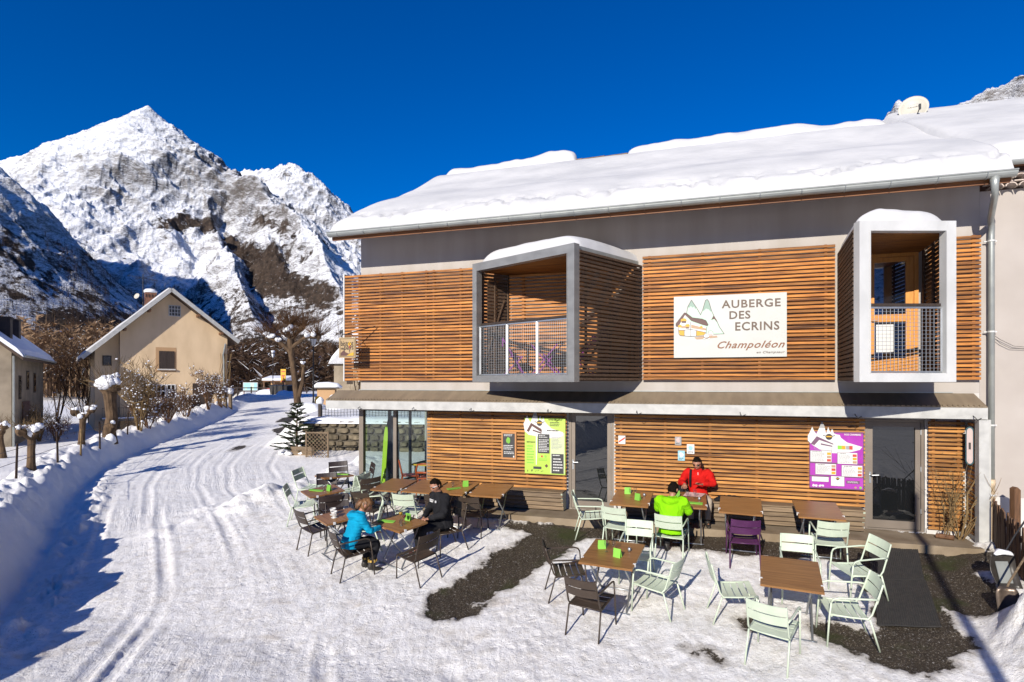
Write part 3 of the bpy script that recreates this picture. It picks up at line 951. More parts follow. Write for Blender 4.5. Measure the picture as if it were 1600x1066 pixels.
def build_inn_shell():
    mb = MB()
    wbox(mb, 0, 13.05, -.3, 0, 2.65, 6.88)                       # upper front
    wbox(mb, 0, .3, -11, -.3, 2.65, 6.3)
    mb.build('upper_wall', 'render_wall', inn)
    g = MB()
    M = Matrix(((0, 0, 1, .0), (1, 0, 0, 0), (0, 1, 0, 0), (0, 0, 0, 1)))
    g.prism([(.3, 6.3), (11, 6.3), (11, 6.35), (5.68, 9.9), (.3, 6.95)], M, .3)
    g.build('gable_wall', 'render_wall', inn)
    lo = MB()
    for s0, s1 in ((1.9, 5.34), (6.35, 11.19), (12.19, 13.05)):
        wbox(lo, s0, s1, -.3, -.002, -.3, 2.648)
    for s0, s1, z in ((0, 1.9, 2.19), (5.34, 6.35, 2.24), (11.19, 12.19, 2.14)):
        wbox(lo, s0, s1, -.3, -.002, z, 2.648)
    lo.build('lower_wall', 'white_wall', inn)
    fl = MB()
    wbox(fl, .05, 9, -6, -.31, -.12, -.01)
    fl.build('room_floor', 'floor_tile', inn)
    iw = MB()
    wbox(iw, .05, 9, -6.2, -6.0, -.1, 2.64); wbox(iw, 5.0, 5.1, -6.0, -.31, -.1, 2.64)
    wbox(iw, .0, .12, -6.2, -3.6, -.3, 2.64)
    iw.build('room_wall', 'interior', inn)
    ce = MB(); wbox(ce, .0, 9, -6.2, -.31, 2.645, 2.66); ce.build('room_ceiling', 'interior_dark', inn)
    sl_ = MB(); wbox(sl_, -.2, 13.1, -11, .0, -.6, -.14); sl_.build('foundation', 'concrete', inn)
    ap = MB(); wbox(ap, 2.2, 12.75, 0, .95, -.3, .0); wbox(ap, -.1, 2.2, 0, .35, -.3, -.0)
    ap.build('concrete_apron', 'concrete', inn)


build_inn_shell()


def build_roof():
    SL = .535
    rz = lambda d: 6.36 + SL * (1 - d)
    mb = MB()
    M = Matrix(((0, 0, 1, -.15), (1, 0, 0, 0), (0, 1, 0, 0), (0, 0, 0, 1)))
    mb.prism([(-1.0, rz(1) - .0), (5.68, rz(-5.68)), (12.5, rz(-5.68) - 3.7), (12.5, rz(-5.68) - 3.82), (5.68, rz(-5.68) - .14), (-1.0, rz(1) - .14)], M, 13.25)
    roof = mb.build('roof', 'fascia_wood', inn)
    fa = MB(); wbox(fa, -.13, 13.08, .985, 1.015, 6.19, 6.34); fa.build('fascia', 'fascia_wood', roof)
    # snow blanket
    ns, nr = 300, 110
    sv = np.linspace(-.17, 13.13, ns); u = np.linspace(0, 1, nr)
    S, U = np.meshgrid(sv, u)
    top = -5.60
    D = 1.10 + (top - 1.10) * U
    run = (1.10 - D)
    end = np.minimum(S + .17, 1e9)
    e1 = np.clip(run / .30, 0, 1); e2 = np.clip(end / .45, 0, 1); e3 = np.clip((13.13 - S) / .06, 0, 1)
    th = .30 + .07 * (fbm(S * .7, D * .9, 201, 3) - .5) + .20 * smooth(.10, .9, run) * smooth(3.4, 1.0, run) * .35
    th = th - .10 * smooth(1.6, 3.0, run) * smooth(5.2, 3.6, run) * (.6 + .6 * fbm(S * .25, D * .4, 207, 2))
    th = th + .05 * (fbm(S * 2.2, D * 1.2, 211, 3) - .5) * smooth(1.3, .2, run)
    # pocks low on the eave
    th = th - .085 * smooth(.54, .70, fbm(S * 5, D * 7, 215, 3)) * smooth(.75, .25, run)
    th = th * (1 - .72 * smooth(5.3, 6.35, run))
    th = th * np.sqrt(np.clip(1 - (1 - e1) ** 2.2, 0.0, 1)) * np.sqrt(np.clip(1 - (1 - e2) ** 2.2, 0, 1)) * np.sqrt(np.clip(1 - (1 - e3) ** 2, 0, 1))
    bulge = .06 * np.sin(np.clip(run / .30, 0, 1) * PI) + .05 * (fbm(S * 1.3, 0 * S, 221, 3) - .5) * smooth(.5, 0, run)
    Z = rz(D) + .012 + th
    Z = np.where(run < 1e-6, rz(D) + .0, Z)
    V = np.stack([S, -(D + bulge), Z], -1).reshape(-1, 3)
    idx = np.arange(ns * nr).reshape(nr, ns)
    F = np.stack([idx[:-1, :-1], idx[:-1, 1:], idx[1:, 1:], idx[1:, :-1]], -1).reshape(-1, 4)
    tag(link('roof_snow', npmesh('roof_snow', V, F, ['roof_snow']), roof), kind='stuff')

    def ridge_snow(s0, s1, w, h, seed):
        n1, n2 = 90, 15
        sv = np.linspace(s0, s1, n1); av = np.linspace(-1, 1, n2)
        S, A = np.meshgrid(sv, av)
        e = np.clip(np.minimum(S - s0, s1 - S) / .35, 0, 1)
        prof = np.sqrt(np.clip(1 - A * A, 0, 1)) * np.sqrt(np.clip(1 - (1 - e) ** 2, 0, 1))
        hh = h * (1 + .7 * (fbm(S * 1.1, A * .3, seed, 3) - .5)) * (.75 + .5 * (S - s0) / (s1 - s0) if seed == 301 else 1)
        Y = 5.64 + A * w; Z = rz(-5.6) - .12 + np.where(A < 0, .535 * A * w, -.535 * A * w) + prof * hh + .13
        V = np.stack([S, Y, Z], -1).reshape(-1, 3); idx = np.arange(n1 * n2).reshape(n2, n1)
        F = np.stack([idx[:-1, :-1], idx[:-1, 1:], idx[1:, 1:], idx[1:, :-1]], -1).reshape(-1, 4)
        tag(link('ridge_snow', npmesh('ridge_snow', V, F, ['roof_snow']), roof), kind='stuff')
    ridge_snow(-.16, 4.45, .38, .40, 301)
    ridge_snow(6.0, 13.1, .42, .34, 303)
    # exposed ridge tiles
    tm = MB()
    n = 9
    pr = [(math.cos(PI * i / n) * .13, math.sin(PI * i / n) * .10) for i in range(n + 1)]
    vs = [(0, a, b) for a, b in pr] + [(.40, a * 1.12, b * 1.12) for a, b in pr]
    tm.add(vs, [(i, i + 1, n + 2 + i, n + 1 + i) for i in range(n)] + [tuple(range(n + 1))])
    tme = tm.mesh('ridge_tile', 'ridge_tile')
    for i in range(6):
        o = link('ridge_tile', tme, roof); o.location = (4.2 + i * .36, 5.62, rz(-5.6) + .04 + random.uniform(-.008, .008))
    # gutter
    gm = MB(); seg_ = 8; r = .092
    pr = [(-r * math.cos(PI * i / seg_), -r * math.sin(PI * i / seg_)) for i in range(seg_ + 1)]
    pr += [(a * .93, b * .93) for a, b in reversed(pr)]
    L0, L1 = -.17, 13.12; k = len(pr)
    vs = [(L0, -(1.105 + a), 6.345 + b) for a, b in pr] + [(L1, -(1.105 + a), 6.345 + b) for a, b in pr]
    gm.add(vs, [(i, (i + 1) % k, k + (i + 1) % k, k + i) for i in range(k)] + [tuple(range(k)), tuple(range(k, 2 * k))])
    gm.tube([(L0, -1.20, 6.35), (L1, -1.20, 6.35)], .013, 6)
    gut = gm.build('gutter', 'galv', inn, smooth=False)
    rb = MB()
    hook = [(0, -(1.105 - r * 1.06 * math.cos(PI * i / 8)), 6.345 - r * 1.06 * math.sin(PI * i / 8)) for i in range(9)]
    rb.tube(hook, .008, 4)
    rme = rb.mesh('gutter_hook', 'steel')
    for i in range(19):
        o = link('gutter_hook', rme, gut); o.location = (.1 + i * .70, 0, 0)
    # downpipe
    dp = MB()
    dp.tube([(12.83, -1.10, 6.30), (12.83, -1.10, 6.12), (12.86, -1.04, 6.0), (13.13, -.22, 5.78), (13.19, -.11, 5.68), (13.19, -.10, 5.5), (13.19, -.10, .98)], [.075, .055, .05, .05, .05, .05, .05], 12)
    pipe = dp.build('downpipe', 'galv', inn, smooth=True)
    pv = MB(); pv.tube([(13.19, -.10, 1.08), (13.19, -.10, .96), (13.19, -.10, .955), (13.19, -.10, -.1)], [.062, .062, .055, .055], 12)
    pv.build('lower_pipe', 'pvc', pipe, smooth=True)
    cl = MB(); cl.tube([(13.19, -.10, 0), (13.19, -.10, .03)], .058, 12); cl.bar((13.09, -.06, .015), (13.29, -.06, .015), .02, .02)
    cme = cl.mesh('pipe_clamp', 'white_metal')
    for z in (5.4, 3.75, 2.05, .78):
        o = link('pipe_clamp', cme, pipe); o.location = (0, 0, z)


build_roof()


def slat_panel(s0, s1, z0, z1, d, mname, battens, pitch=.0785, cut=None):
    p = empty('slat_panel'); p.parent = inn
    bm_ = MB(); bm_.bb(-.025, .025, -.0185, .0185, -(z1 - z0) / 2, (z1 - z0) / 2); bme = bm_.mesh('batten', 'batten')
    for s in battens:
        q = link('batten', bme, p); q.location = (s, -(d - .0365), (z0 + z1) / 2)
    slat_run(p, (s0, d), (s1, d), z0, z1, pitch, mname)
    return p


def build_cladding():
    pa = slat_panel(-.40, 3.86, 2.89, 5.55, .10, 'slat', [.0, .6, 1.2, 1.85, 2.05, 2.75, 3.45])
    ed = MB(); wbox(ed, -.43, -.40, -.2, .13, 2.87, 5.57); ed.build('edge_trim', 'white_metal', pa)
    slat_panel(6.98, 10.66, 2.89, 5.55, .10, 'slat', [7.12, 8.2, 9.3, 10.5])
    slat_panel(12.20, 13.03, 2.89, 5.55, .10, 'slat', [12.35, 12.93])
    slat_panel(1.90, 5.32, .44, 2.17, .10, 'slat_low', [2.0, 2.75, 3.55, 4.4, 5.25])
    slat_panel(6.38, 11.17, .44, 2.15, .10, 'slat_low', [6.52, 7.45, 8.35, 9.25, 10.2, 11.05])
    p3 = slat_panel(12.21, 12.78, .10, 2.15, .10, 'slat_low', [12.3, 12.7])
    # side return at the right end, seen edge on
    runs = []
    z = .12
    while z < 2.15:
        runs.append(((12.83, -.12, z), (12.83, -.60, z))); z += .0785
    slat_lining('return_slats', p3, runs, 'slat_low')
    # base strip below the slats
    bs = MB(); wbox(bs, 12.2, 12.8, .0, .05, -.1, .09); bs.build('base_strip', 'white_wall', inn)
    pl = MB(); wbox(pl, 12.80, 12.95, .46, .62, -.2, 2.18); wbox(pl, 12.86, 13.04, .0, .46, -.2, 2.18)
    pl.build('end_pillar', 'canopy_metal', inn)
    # wood trim over the doors etc.
    cp = MB()
    wbox(cp, -.67, 12.97, .48, .52, 2.19, 2.40)
    wbox(cp, -.67, -.63, .02, .48, 2.25, 2.40)
    can = cp.build('canopy', 'canopy_metal', inn)
    rf = MB()
    rf.add([(-.66, -.0, 2.64), (12.96, -.0, 2.64), (12.96, -.53, 2.415), (-.66, -.53, 2.415), (-.66, -.0, 2.60), (12.96, -.0, 2.60), (12.96, -.53, 2.395), (-.66, -.53, 2.395)],
           [(0, 1, 2, 3), (7, 6, 5, 4), (0, 3, 7, 4), (1, 5, 6, 2), (0, 4, 5, 1), (3, 2, 6, 7)])
    rf.build('canopy_roof', 'canopy_roof', can)
    cw = MB()
    for i in range(170):
        s = -.6 + i * .0797
        cw.bar((s, -.50, 2.438), (s, -.545, 2.419), .05, .02)
    tag(cw.build('corrugated_lip', 'canopy_roof', can), kind='stuff')
    hk = MB(); hk.tube([(0, 0, 0), (0, -.09, -.03), (.03, -.10, -.07), (.10, -.06, -.04)], .008, 5)
    hme = hk.mesh('awning_hook', 'iron')
    for s in (.3, 1.75, 3.2, 5.0, 6.9, 8.9, 10.9, 12.75):
        o = link('awning_hook', hme, can); o.location = (s, -.52, 2.25)
    st = MB(); wbox(st, -.03, 12.63, .0, .012, 2.645, 2.66); st.build('flashing', 'galv', can)


build_cladding()


def frame_rect(mb, s0, s1, z0, z1, d0, d1, wl, wr, wb, wt):
    wbox(mb, s0, s0 + wl, d0, d1, z0, z1); wbox(mb, s1 - wr, s1, d0, d1, z0, z1)
    wbox(mb, s0 + wl, s1 - wr, d0 + .002, d1 - .002, z1 - wt, z1); wbox(mb, s0 + wl, s1 - wr, d0 + .002, d1 - .002, z0, z0 + wb)


def entrance_door(s0, s1, z1, hs, hz):
    mb = MB(); frame_rect(mb, s0 + .01, s1 - .01, .0, z1, -.14, -.02, .045, .045, .03, .05)
    fr = mb.build('door', 'bronze_alu', inn)
    lf = MB(); frame_rect(lf, s0 + .06, s1 - .06, .035, z1 - .055, -.11, -.04, .085, .085, .15, .085)
    lf.build('door_leaf', 'bronze_alu', fr)
    g = MB(); wbox(g, s0 + .146, s1 - .146, -.08, -.07, .186, z1 - .141); g.build('glass', 'door_glass', fr)
    h = MB(); h.tube([(hs, .03, hz), (hs, -.03, hz), (hs + .015, -.045, hz), (hs + .13, -.05, hz + .01)], .011, 6); h.box((hs, .032, hz - .05), (.035, .012, .22))
    h.build('handle', 'steel', fr, smooth=False)
    hg = MB()
    for z in (.35, 1.15, 1.85): hg.tube([(s1 - .055, .03, z), (s1 - .055, .03, z + .09)], .012, 6)
    hg.build('hinges', 'steel', fr)
    return fr


entrance_door(5.34, 6.35, 2.23, 5.44, 1.05)
entrance_door(11.19, 12.19, 2.13, 11.29, 1.05)


def build_glazing():
    mb = MB()
    wbox(mb, -.02, .10, -.06, .06, -.1, 2.19)
    g = mb.build('corner_glazing', 'bronze_alu', inn)
    pm = MB(); wbox(pm, .93, 1.02, -.06, .03, .05, 2.15); wbox(pm, 1.84, 1.90, -.06, .03, .05, 2.15)
    pm.build('mullion', 'bronze_alu', g)
    rl = MB(); wbox(rl, .10, 1.9, -.055, .02, -.02, .06); wbox(rl, .10, 1.9, -.055, .02, 2.13, 2.19)
    wbox(rl, .02, .09, -3.6, -.06, -.02, .06); wbox(rl, .02, .09, -3.6, -.06, 2.13, 2.3)
    for d in (-1.3, -2.5): wbox(rl, .02, .09, d - .06, d, .06, 2.13)
    rl.build('glazing_rail', 'dark_frame', g)
    for s0, s1 in ((.10, .93), (1.02, 1.84)):
        q = MB(); q.add([(s0, .025, .06), (s1, .025, .06), (s1, .025, 2.13), (s0, .025, 2.13)], [(0, 1, 2, 3)]); q.build('pane', 'glass', g)
    for d0, d1 in ((-1.3, -.06), (-2.5, -1.36), (-3.6, -2.56)):
        q = MB(); q.add([(.055, -d0, .06), (.055, -d1, .06), (.055, -d1, 2.13), (.055, -d0, 2.13)], [(0, 1, 2, 3)]); q.build('pane', 'glass', g)


build_glazing()


def wire_grid(mb, a, b, z0, z1, px, pz, r=.004):
    A, B = Vector((a[0], -a[1], 0)), Vector((b[0], -b[1], 0)); L = (B - A).length
    n = max(2, int(L / px))
    for i in range(n + 1):
        p = A.lerp(B, i / n); mb.bar(p + Vector((0, 0, z0)), p + Vector((0, 0, z1)), r, r)
    n = max(2, int((z1 - z0) / pz))
    for i in range(n + 1):
        z = z0 + (z1 - z0) * i / n; mb.bar(A + Vector((0, 0, z)), B + Vector((0, 0, z)), r, r)


def balcony(FL, FR, BR, BL, z0, z1, fmat, w, nsplit, gridp, braced, outer):
    A, B = Vector((FL[0], -FL[1], 0)), Vector((FR[0], -FR[1], 0))
    e = (B - A).normalized(); L = (B - A).length
    inward = Vector((-e.y, e.x, 0))
    wl, wr, wb, wt = w
    mb = MB()
    T = .16

    def fb(u0, u1, a, b, dd=0):
        c = A + e * (u0 + u1) / 2 + inward * (T / 2) + Vector((0, 0, (a + b) / 2))
        mb.box(c, (u1 - u0, T - dd, b - a), Matrix.Rotation(math.atan2(e.y, e.x), 3, 'Z'))
    fb(0, wl, z0, z1); fb(L - wr, L, z0, z1); fb(wl, L - wr, z1 - wt, z1, .004); fb(wl, L - wr, z0, z0 + wb, .004)
    bal = mb.build('balcony', fmat, inn)
    # raised lip round the opening
    lp = MB()
    for u0, u1, a, b in ((wl, wl + .015, z0 + wb, z1 - wt), (L - wr - .015, L - wr, z0 + wb, z1 - wt)):
        c = A + e * (u0 + u1) / 2 + inward * (T / 2 - .01) + Vector((0, 0, (a + b) / 2)); lp.box(c, (u1 - u0, T, b - a), Matrix.Rotation(math.atan2(e.y, e.x), 3, 'Z'))
    lp.build('frame_lip', fmat, bal)
    ins = lambda P, k: Vector((P[0], -P[1], 0))
    poly = [FL, FR, BR, BL]
    # floor and roof slabs slightly inside the frame
    cen = Vector((sum(p[0] for p in poly) / 4, -sum(p[1] for p in poly) / 4, 0))
    pin = []
    for i, p in enumerate(poly):
        q = Vector((p[0], -p[1], 0)); q = q + (cen - q).normalized() * .07
        if i < 2: q = q + inward * .14
        else: q.y = -.002
        pin.append((q.x, q.y))
    I4 = Matrix.Identity(4)
    fl = MB(); fl.prism(pin, Matrix.Translation((0, 0, z0 + .02)), .09); fl.build('balcony_floor', 'dark_wood', bal)
    rf = MB(); rf.prism(pin, Matrix.Translation((0, 0, z1 - .1)), .09); rf.build('balcony_roof', 'galv', bal)
    # slats on both outer faces
    fr_in = (FR[0] + inward.x * T, FR[1] - inward.y * T); fl_in = (FL[0] + inward.x * T, FL[1] - inward.y * T)
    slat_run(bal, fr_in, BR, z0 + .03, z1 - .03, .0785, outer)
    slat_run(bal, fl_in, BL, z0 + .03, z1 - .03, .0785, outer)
    # inner battens, linings, ceiling
    bt = MB()
    for P, Q in ((fr_in, BR), (fl_in, BL)):
        p, q = Vector((P[0], -P[1], 0)), Vector((Q[0], -Q[1], 0))
        nrm = (cen - (p + q) / 2).normalized()
        for k in (.12, .5, .92):
            c = p.lerp(q, k) + nrm * .04
            bt.bar(c + Vector((0, 0, z0 + .1)), c + Vector((0, 0, z1 - .1)), .045, .03, up=(e.x, e.y, 0))
        if braced:
            bt.bar(p.lerp(q, .08) + nrm * .03 + Vector((0, 0, z0 + .25)), p.lerp(q, .80) + nrm * .03 + Vector((0, 0, z1 - .75)), .05, .02)
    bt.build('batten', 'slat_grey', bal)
    ce = MB()
    for i in range(26):
        k = (i + .5) / 26
        p = Vector((*pin[0], 0)).lerp(Vector((*pin[3], 0)), k); q = Vector((*pin[1], 0)).lerp(Vector((*pin[2], 0)), k)
        p, q = p.lerp(q, .02), p.lerp(q, .98)
        ce.bar(p + Vector((0, 0, z1 - .16)), q + Vector((0, 0, z1 - .16)), .05, .025)
    tag(ce.build('ceiling_slats', 'slat', bal), kind='stuff')
    # railing
    ri = .10
    a0, a1 = A + e * (wl + .01) + inward * ri, B - e * (wr + .01) + inward * ri
    rl = MB()
    zt = z0 + 1.22; zb = z0 + wb + .02
    n = nsplit
    for i in range(n):
        p, q = a0.lerp(a1, i / n), a0.lerp(a1, (i + 1) / n)
        p = p + e * .012; q = q - e * .012
        for r_ in (p, q): rl.bar(r_ + Vector((0, 0, zb)), r_ + Vector((0, 0, zt)), .03, .03)
        rl.bar(p + Vector((0, 0, zt)), q + Vector((0, 0, zt)), .03, .03); rl.bar(p + Vector((0, 0, zb)), q + Vector((0, 0, zb)), .03, .03)
    rail = rl.build('railing', 'steel', bal)
    hr = MB(); hr.bar(a0 + inward * .05 + Vector((0, 0, zt + .05)), a1 + inward * .05 + Vector((0, 0, zt + .05)), .07, .045); hr.build('handrail', 'dark_wood', bal)
    wg = MB(); wire_grid(wg, (a0.x, -a0.y), (a1.x, -a1.y), zb, zt, gridp[0], gridp[1], gridp[2]); wg.build('wire_mesh', 'steel', bal)
    # snow cap: rounded cushion over the roof slab
    n = 26
    U, Vv = np.meshgrid(np.linspace(0, 1, n * 2), np.linspace(0, 1, n))
    c4 = [np.array(p) for p in pin]
    ov = 1.05
    P = ((1 - U) * (1 - Vv))[..., None] * c4[0] + (U * (1 - Vv))[..., None] * c4[1] + (U * Vv)[..., None] * c4[2] + ((1 - U) * Vv)[..., None] * c4[3]
    eu = np.clip(np.minimum(U, 1 - U) * L / .55, 0, 1); ev = np.clip(np.minimum(Vv, 1.25 - Vv) * 2.0 / .28, 0, 1)
    th = np.sqrt(np.clip(1 - (1 - eu) ** 2.2, 0, 1)) * np.sqrt(np.clip(1 - (1 - ev) ** 2.2, 0, 1)) * (.30 + .10 * (fbm(U * 3, Vv * 2, 401 + nsplit, 3) - .5))
    V = np.concatenate([P - np.array([0, .03]) * 0, (z1 - .012 + th)[..., None]], -1).reshape(-1, 3)
    idx = np.arange(U.size).reshape(U.shape)
    F = np.stack([idx[:-1, :-1], idx[:-1, 1:], idx[1:, 1:], idx[1:, :-1]], -1).reshape(-1, 4)
    tag(link('balcony_snow', npmesh('balcony_snow', V, F, ['roof_snow']), bal), kind='stuff')
    return bal


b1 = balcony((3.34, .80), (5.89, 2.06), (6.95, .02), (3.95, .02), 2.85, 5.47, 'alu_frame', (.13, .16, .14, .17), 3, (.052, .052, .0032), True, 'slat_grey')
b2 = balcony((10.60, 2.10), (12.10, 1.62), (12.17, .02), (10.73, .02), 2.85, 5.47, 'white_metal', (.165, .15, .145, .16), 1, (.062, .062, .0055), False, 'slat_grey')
runs = []
z = 3.0
while z < 5.3:
    runs.append(((3.98, -.10, z), (6.9, -.10, z))); z += .0785
slat_lining('back_lining', b1, runs, 'slat')
bb_ = MB()
for s in (4.3, 5.6, 6.7): wbox(bb_, s - .03, s + .03, .03, .085, 2.96, 5.3)
bb_.build('batten', 'batten', b1)


def balcony_door():
    s0, s1, z0, z1 = 11.18, 12.06, 2.97, 5.30
    mb = MB(); frame_rect(mb, s0, s1, z0, z1, .0, .09, .07, .07, .05, .07)
    fr = mb.build('door', 'door_wood', b2)
    lf = MB()
    frame_rect(lf, s0 + .075, s1 - .075, z0 + .05, z1 - .075, .02, .075, .08, .13, .28, .09)
    wbox(lf, s0 + .155, s1 - .205, .022, .073, 4.00, 4.14)
    lf.build('door_leaf', 'door_wood', fr)
    for a, b in ((z0 + .33, 4.0), (4.14, z1 - .165)):
        g = MB(); wbox(g, s0 + .155, s1 - .205, .04, .05, a, b); g.build('pane', 'pane_blue', fr)
    h = MB(); h.tube([(s0 + .11, -.08, 4.02), (s0 + .11, -.12, 4.02), (s0 + .2, -.12, 4.02)], .01, 6); h.build('handle', 'steel', fr)
    n = MB(); wbox(n, s0 + .19, s0 + .48, .051, .054, 3.42, 3.95); n.build('paper_notice', 'white_print', fr)
    wbox_ = MB(); wbox(wbox_, 10.74, 11.17, .0, .06, 2.97, 5.3); wbox_.build('side_panel', 'slat', b2)


balcony_door()

# ------------------------------------------------------------------ neighbouring house on the right
nb = tag(empty('house', (P0[0], P0[1], 0), WANG), 'plain grey beige house joined to the right end of the inn', 'house')


def build_neighbour():
    mb = MB(); wbox(mb, 13.06, 21, -9, -.02, .75, 6.36); mb.build('wall', 'neigh_wall', nb)
    pl = MB(); wbox(pl, 13.07, 21, -8.9, .02, -.5, .75); pl.build('plinth', 'white_wall', nb)
    gt = MB()
    n = 8
    pr = [(math.cos(PI * i / n) * .09, math.sin(PI * i / n) * .075) for i in range(n + 1)]
    prj = [(a * .82, b * .78) for a, b in pr]
    vs = [(a, -.0, b) for a, b in pr] + [(a, -.30, b) for a, b in pr] + [(a, 0, b) for a, b in prj] + [(a, -.30, b) for a, b in prj]
    k = n + 1
    gt.add(vs, [(i, i + 1, k + i + 1, k + i) for i in range(n)] + [(2 * k + i, 3 * k + i, 3 * k + i + 1, 2 * k + i + 1) for i in range(n)] + [(k + i, k + i + 1, 3 * k + i + 1, 3 * k + i) for i in range(n)])
    me = gt.mesh('eave_tile', 'genoise')
    for row in range(2):
        for i in range(14):
            o = link('eave_tile', me, nb); o.location = (13.25 + i * .2 + row * .1, -.02 - row * .09 + .12, 6.36 + row * .12)
    bd = MB(); wbox(bd, 13.1, 21, -.02, .20, 6.445, 6.465); wbox(bd, 13.1, 21, -.02, .29, 6.565, 6.58); bd.build('eave_course', 'genoise', nb)
    SL = .535; rz = lambda d: 6.42 + SL * (1 - d)
    rf = MB(); M = Matrix(((0, 0, 1, 13.12), (1, 0, 0, 0), (0, 1, 0, 0), (0, 0, 0, 1)))
    rf.prism([(-.42, rz(.42)), (5.68, rz(-5.68)), (11, rz(-5.5) - 3), (11, rz(-5.5) - 3.1), (5.68, rz(-5.68) - .1), (-.42, rz(.42) - .1)], M, 8)
    roof = rf.build('roof', 'fascia_wood', nb)
    gm = MB(); r = .07
    pr = [(-r * math.cos(PI * i / 8), -r * math.sin(PI * i / 8)) for i in range(9)]; pr += [(a * .92, b * .92) for a, b in reversed(pr)]; k = len(pr)
    gm.add([(13.16, -(.47 + a), 6.72 + b) for a, b in pr] + [(21, -(.47 + a), 6.72 + b) for a, b in pr], [(i, (i + 1) % k, k + (i + 1) % k, k + i) for i in range(k)] + [tuple(range(k))])
    gm.build('gutter', 'galv', nb)
    ns, nr = 90, 60
    S, U = np.meshgrid(np.linspace(13.0, 20.5, ns), np.linspace(0, 1, nr))
    D = .47 - 6.1 * U; run = .47 - D
    th = (.30 + .1 * (fbm(S * .8, D, 251, 3) - .5)) * np.sqrt(np.clip(1 - (1 - np.clip(run / .25, 0, 1)) ** 2, 0, 1)) * np.sqrt(np.clip(1 - (1 - np.clip((S - 13.0) / .25, 0, 1)) ** 2, 0, 1))
    V = np.stack([S, -D, rz(D) + .01 + th], -1).reshape(-1, 3); idx = np.arange(ns * nr).reshape(nr, ns)
    F = np.stack([idx[:-1, :-1], idx[:-1, 1:], idx[1:, 1:], idx[1:, :-1]], -1).reshape(-1, 4)
    tag(link('roof_snow', npmesh('roof_snow', V, F, ['roof_snow']), roof), kind='stuff')
    cb = MB(); cb.tube([(13.22, -.06, 3.72), (13.35, -.04, 3.62), (13.55, -.04, 3.5), (13.8, -.04, 3.47), (14.6, -.04, 3.5)], .005, 4)
    cb.tube([(13.22, -.06, 3.68), (13.35, -.04, 3.55), (13.5, -.04, 3.46), (13.75, -.04, 3.45), (14.6, -.04, 3.46)], .005, 4)
    cb.build('cable', 'iron', nb)


build_neighbour()

# ------------------------------------------------------------------ satellite dish
sd = tag(empty('satellite_dish', W(13.55, -5.0, 9.66), WANG), 'round cream satellite dish standing in the snow on the roof ridge', 'satellite dish')


def build_dish():
    mb = MB(); mb.lathe([(.0, .0), (.12, .008), (.24, .03), (.33, .06), (.40, .09), (.405, .085), (.33, .045), (.24, .015), (.0, -.015)], n=28)
    sd.scale = (.84, .84, .84); o = mb.build('reflector', 'dish_white', sd, smooth=True, loc=(0, 0, .47)); o.rotation_euler = (R(78), 0, R(-14))
    a = MB(); a.tube([(-.05, .1, -.3), (-.05, .1, .40), (0, .06, .47)], .022, 8); a.build('mast', 'galv', sd)
    b = MB(); b.tube([(0, -.02, .02), (.02, -.46, .28)], .014, 6); b.box((.03, -.47, .34), (.05, .07, .16)); b.build('feed_arm', 'iron', sd)
    t = text_mesh('CAHORS', .075, 'grey_print', bold=.001)
    tx = link('lettering', t, sd); tx.location = (-.16, -.05, .56); tx.rotation_euler = (R(80), 0, R(-14))


build_dish()


# ================================================================== SIGNS AND POSTERS
def fit_text(body, u0, u1, v, h, m, parent, w=.014, **kw):
    me = text_mesh(body, 1.0, m, **kw)
    co = np.empty(len(me.vertices) * 3); me.vertices.foreach_get('co', co); co = co.reshape(-1, 3)
    x0, x1 = co[:, 0].min(), co[:, 0].max(); y0, y1 = co[:, 1].min(), co[:, 1].max()
    sx = (u1 - u0) / (x1 - x0); sy = h / (y1 - y0)
    co[:, 0] = (co[:, 0] - x0) * sx; co[:, 1] = (co[:, 1] - y0) * sy
    me.vertices.foreach_set('co', co.ravel()); me.update()
    o = link('lettering', me, parent); o.location = (u0, -w, v); o.rotation_euler = (R(90), 0, 0)
    return o


def patch(mb, pts, layer, m):
    """flat print a hair proud of the board"""
    mb.prism(pts, BOARD @ Matrix.Translation((0, 0, .010 + layer * .0012)), .0008, m)


def rectp(u0, u1, v0, v1): return [(u0, v0), (u1, v0), (u1, v1), (u0, v1)]


def line_strip(mb, pts, wd, layer, m):
    for (a, b) in zip(pts[:-1], pts[1:]):
        d = Vector((b[0] - a[0], b[1] - a[1])); n = Vector((-d.y, d.x)).normalized() * wd / 2; e = d.normalized() * wd * .3
        patch(mb, [(a[0] - e.x - n.x, a[1] - e.y - n.y), (b[0] + e.x - n.x, b[1] + e.y - n.y), (b[0] + e.x + n.x, b[1] + e.y + n.y), (a[0] - e.x + n.x, a[1] - e.y + n.y)], layer, m)


def blob(cx, cy, rx, ry, n=14, wob=0.0, seed=0):
    rr = random.Random(seed)
    return [(cx + rx * math.cos(2 * PI * i / n) * (1 + rr.uniform(-wob, wob)), cy + ry * math.sin(2 * PI * i / n) * (1 + rr.uniform(-wob, wob))) for i in range(n)]


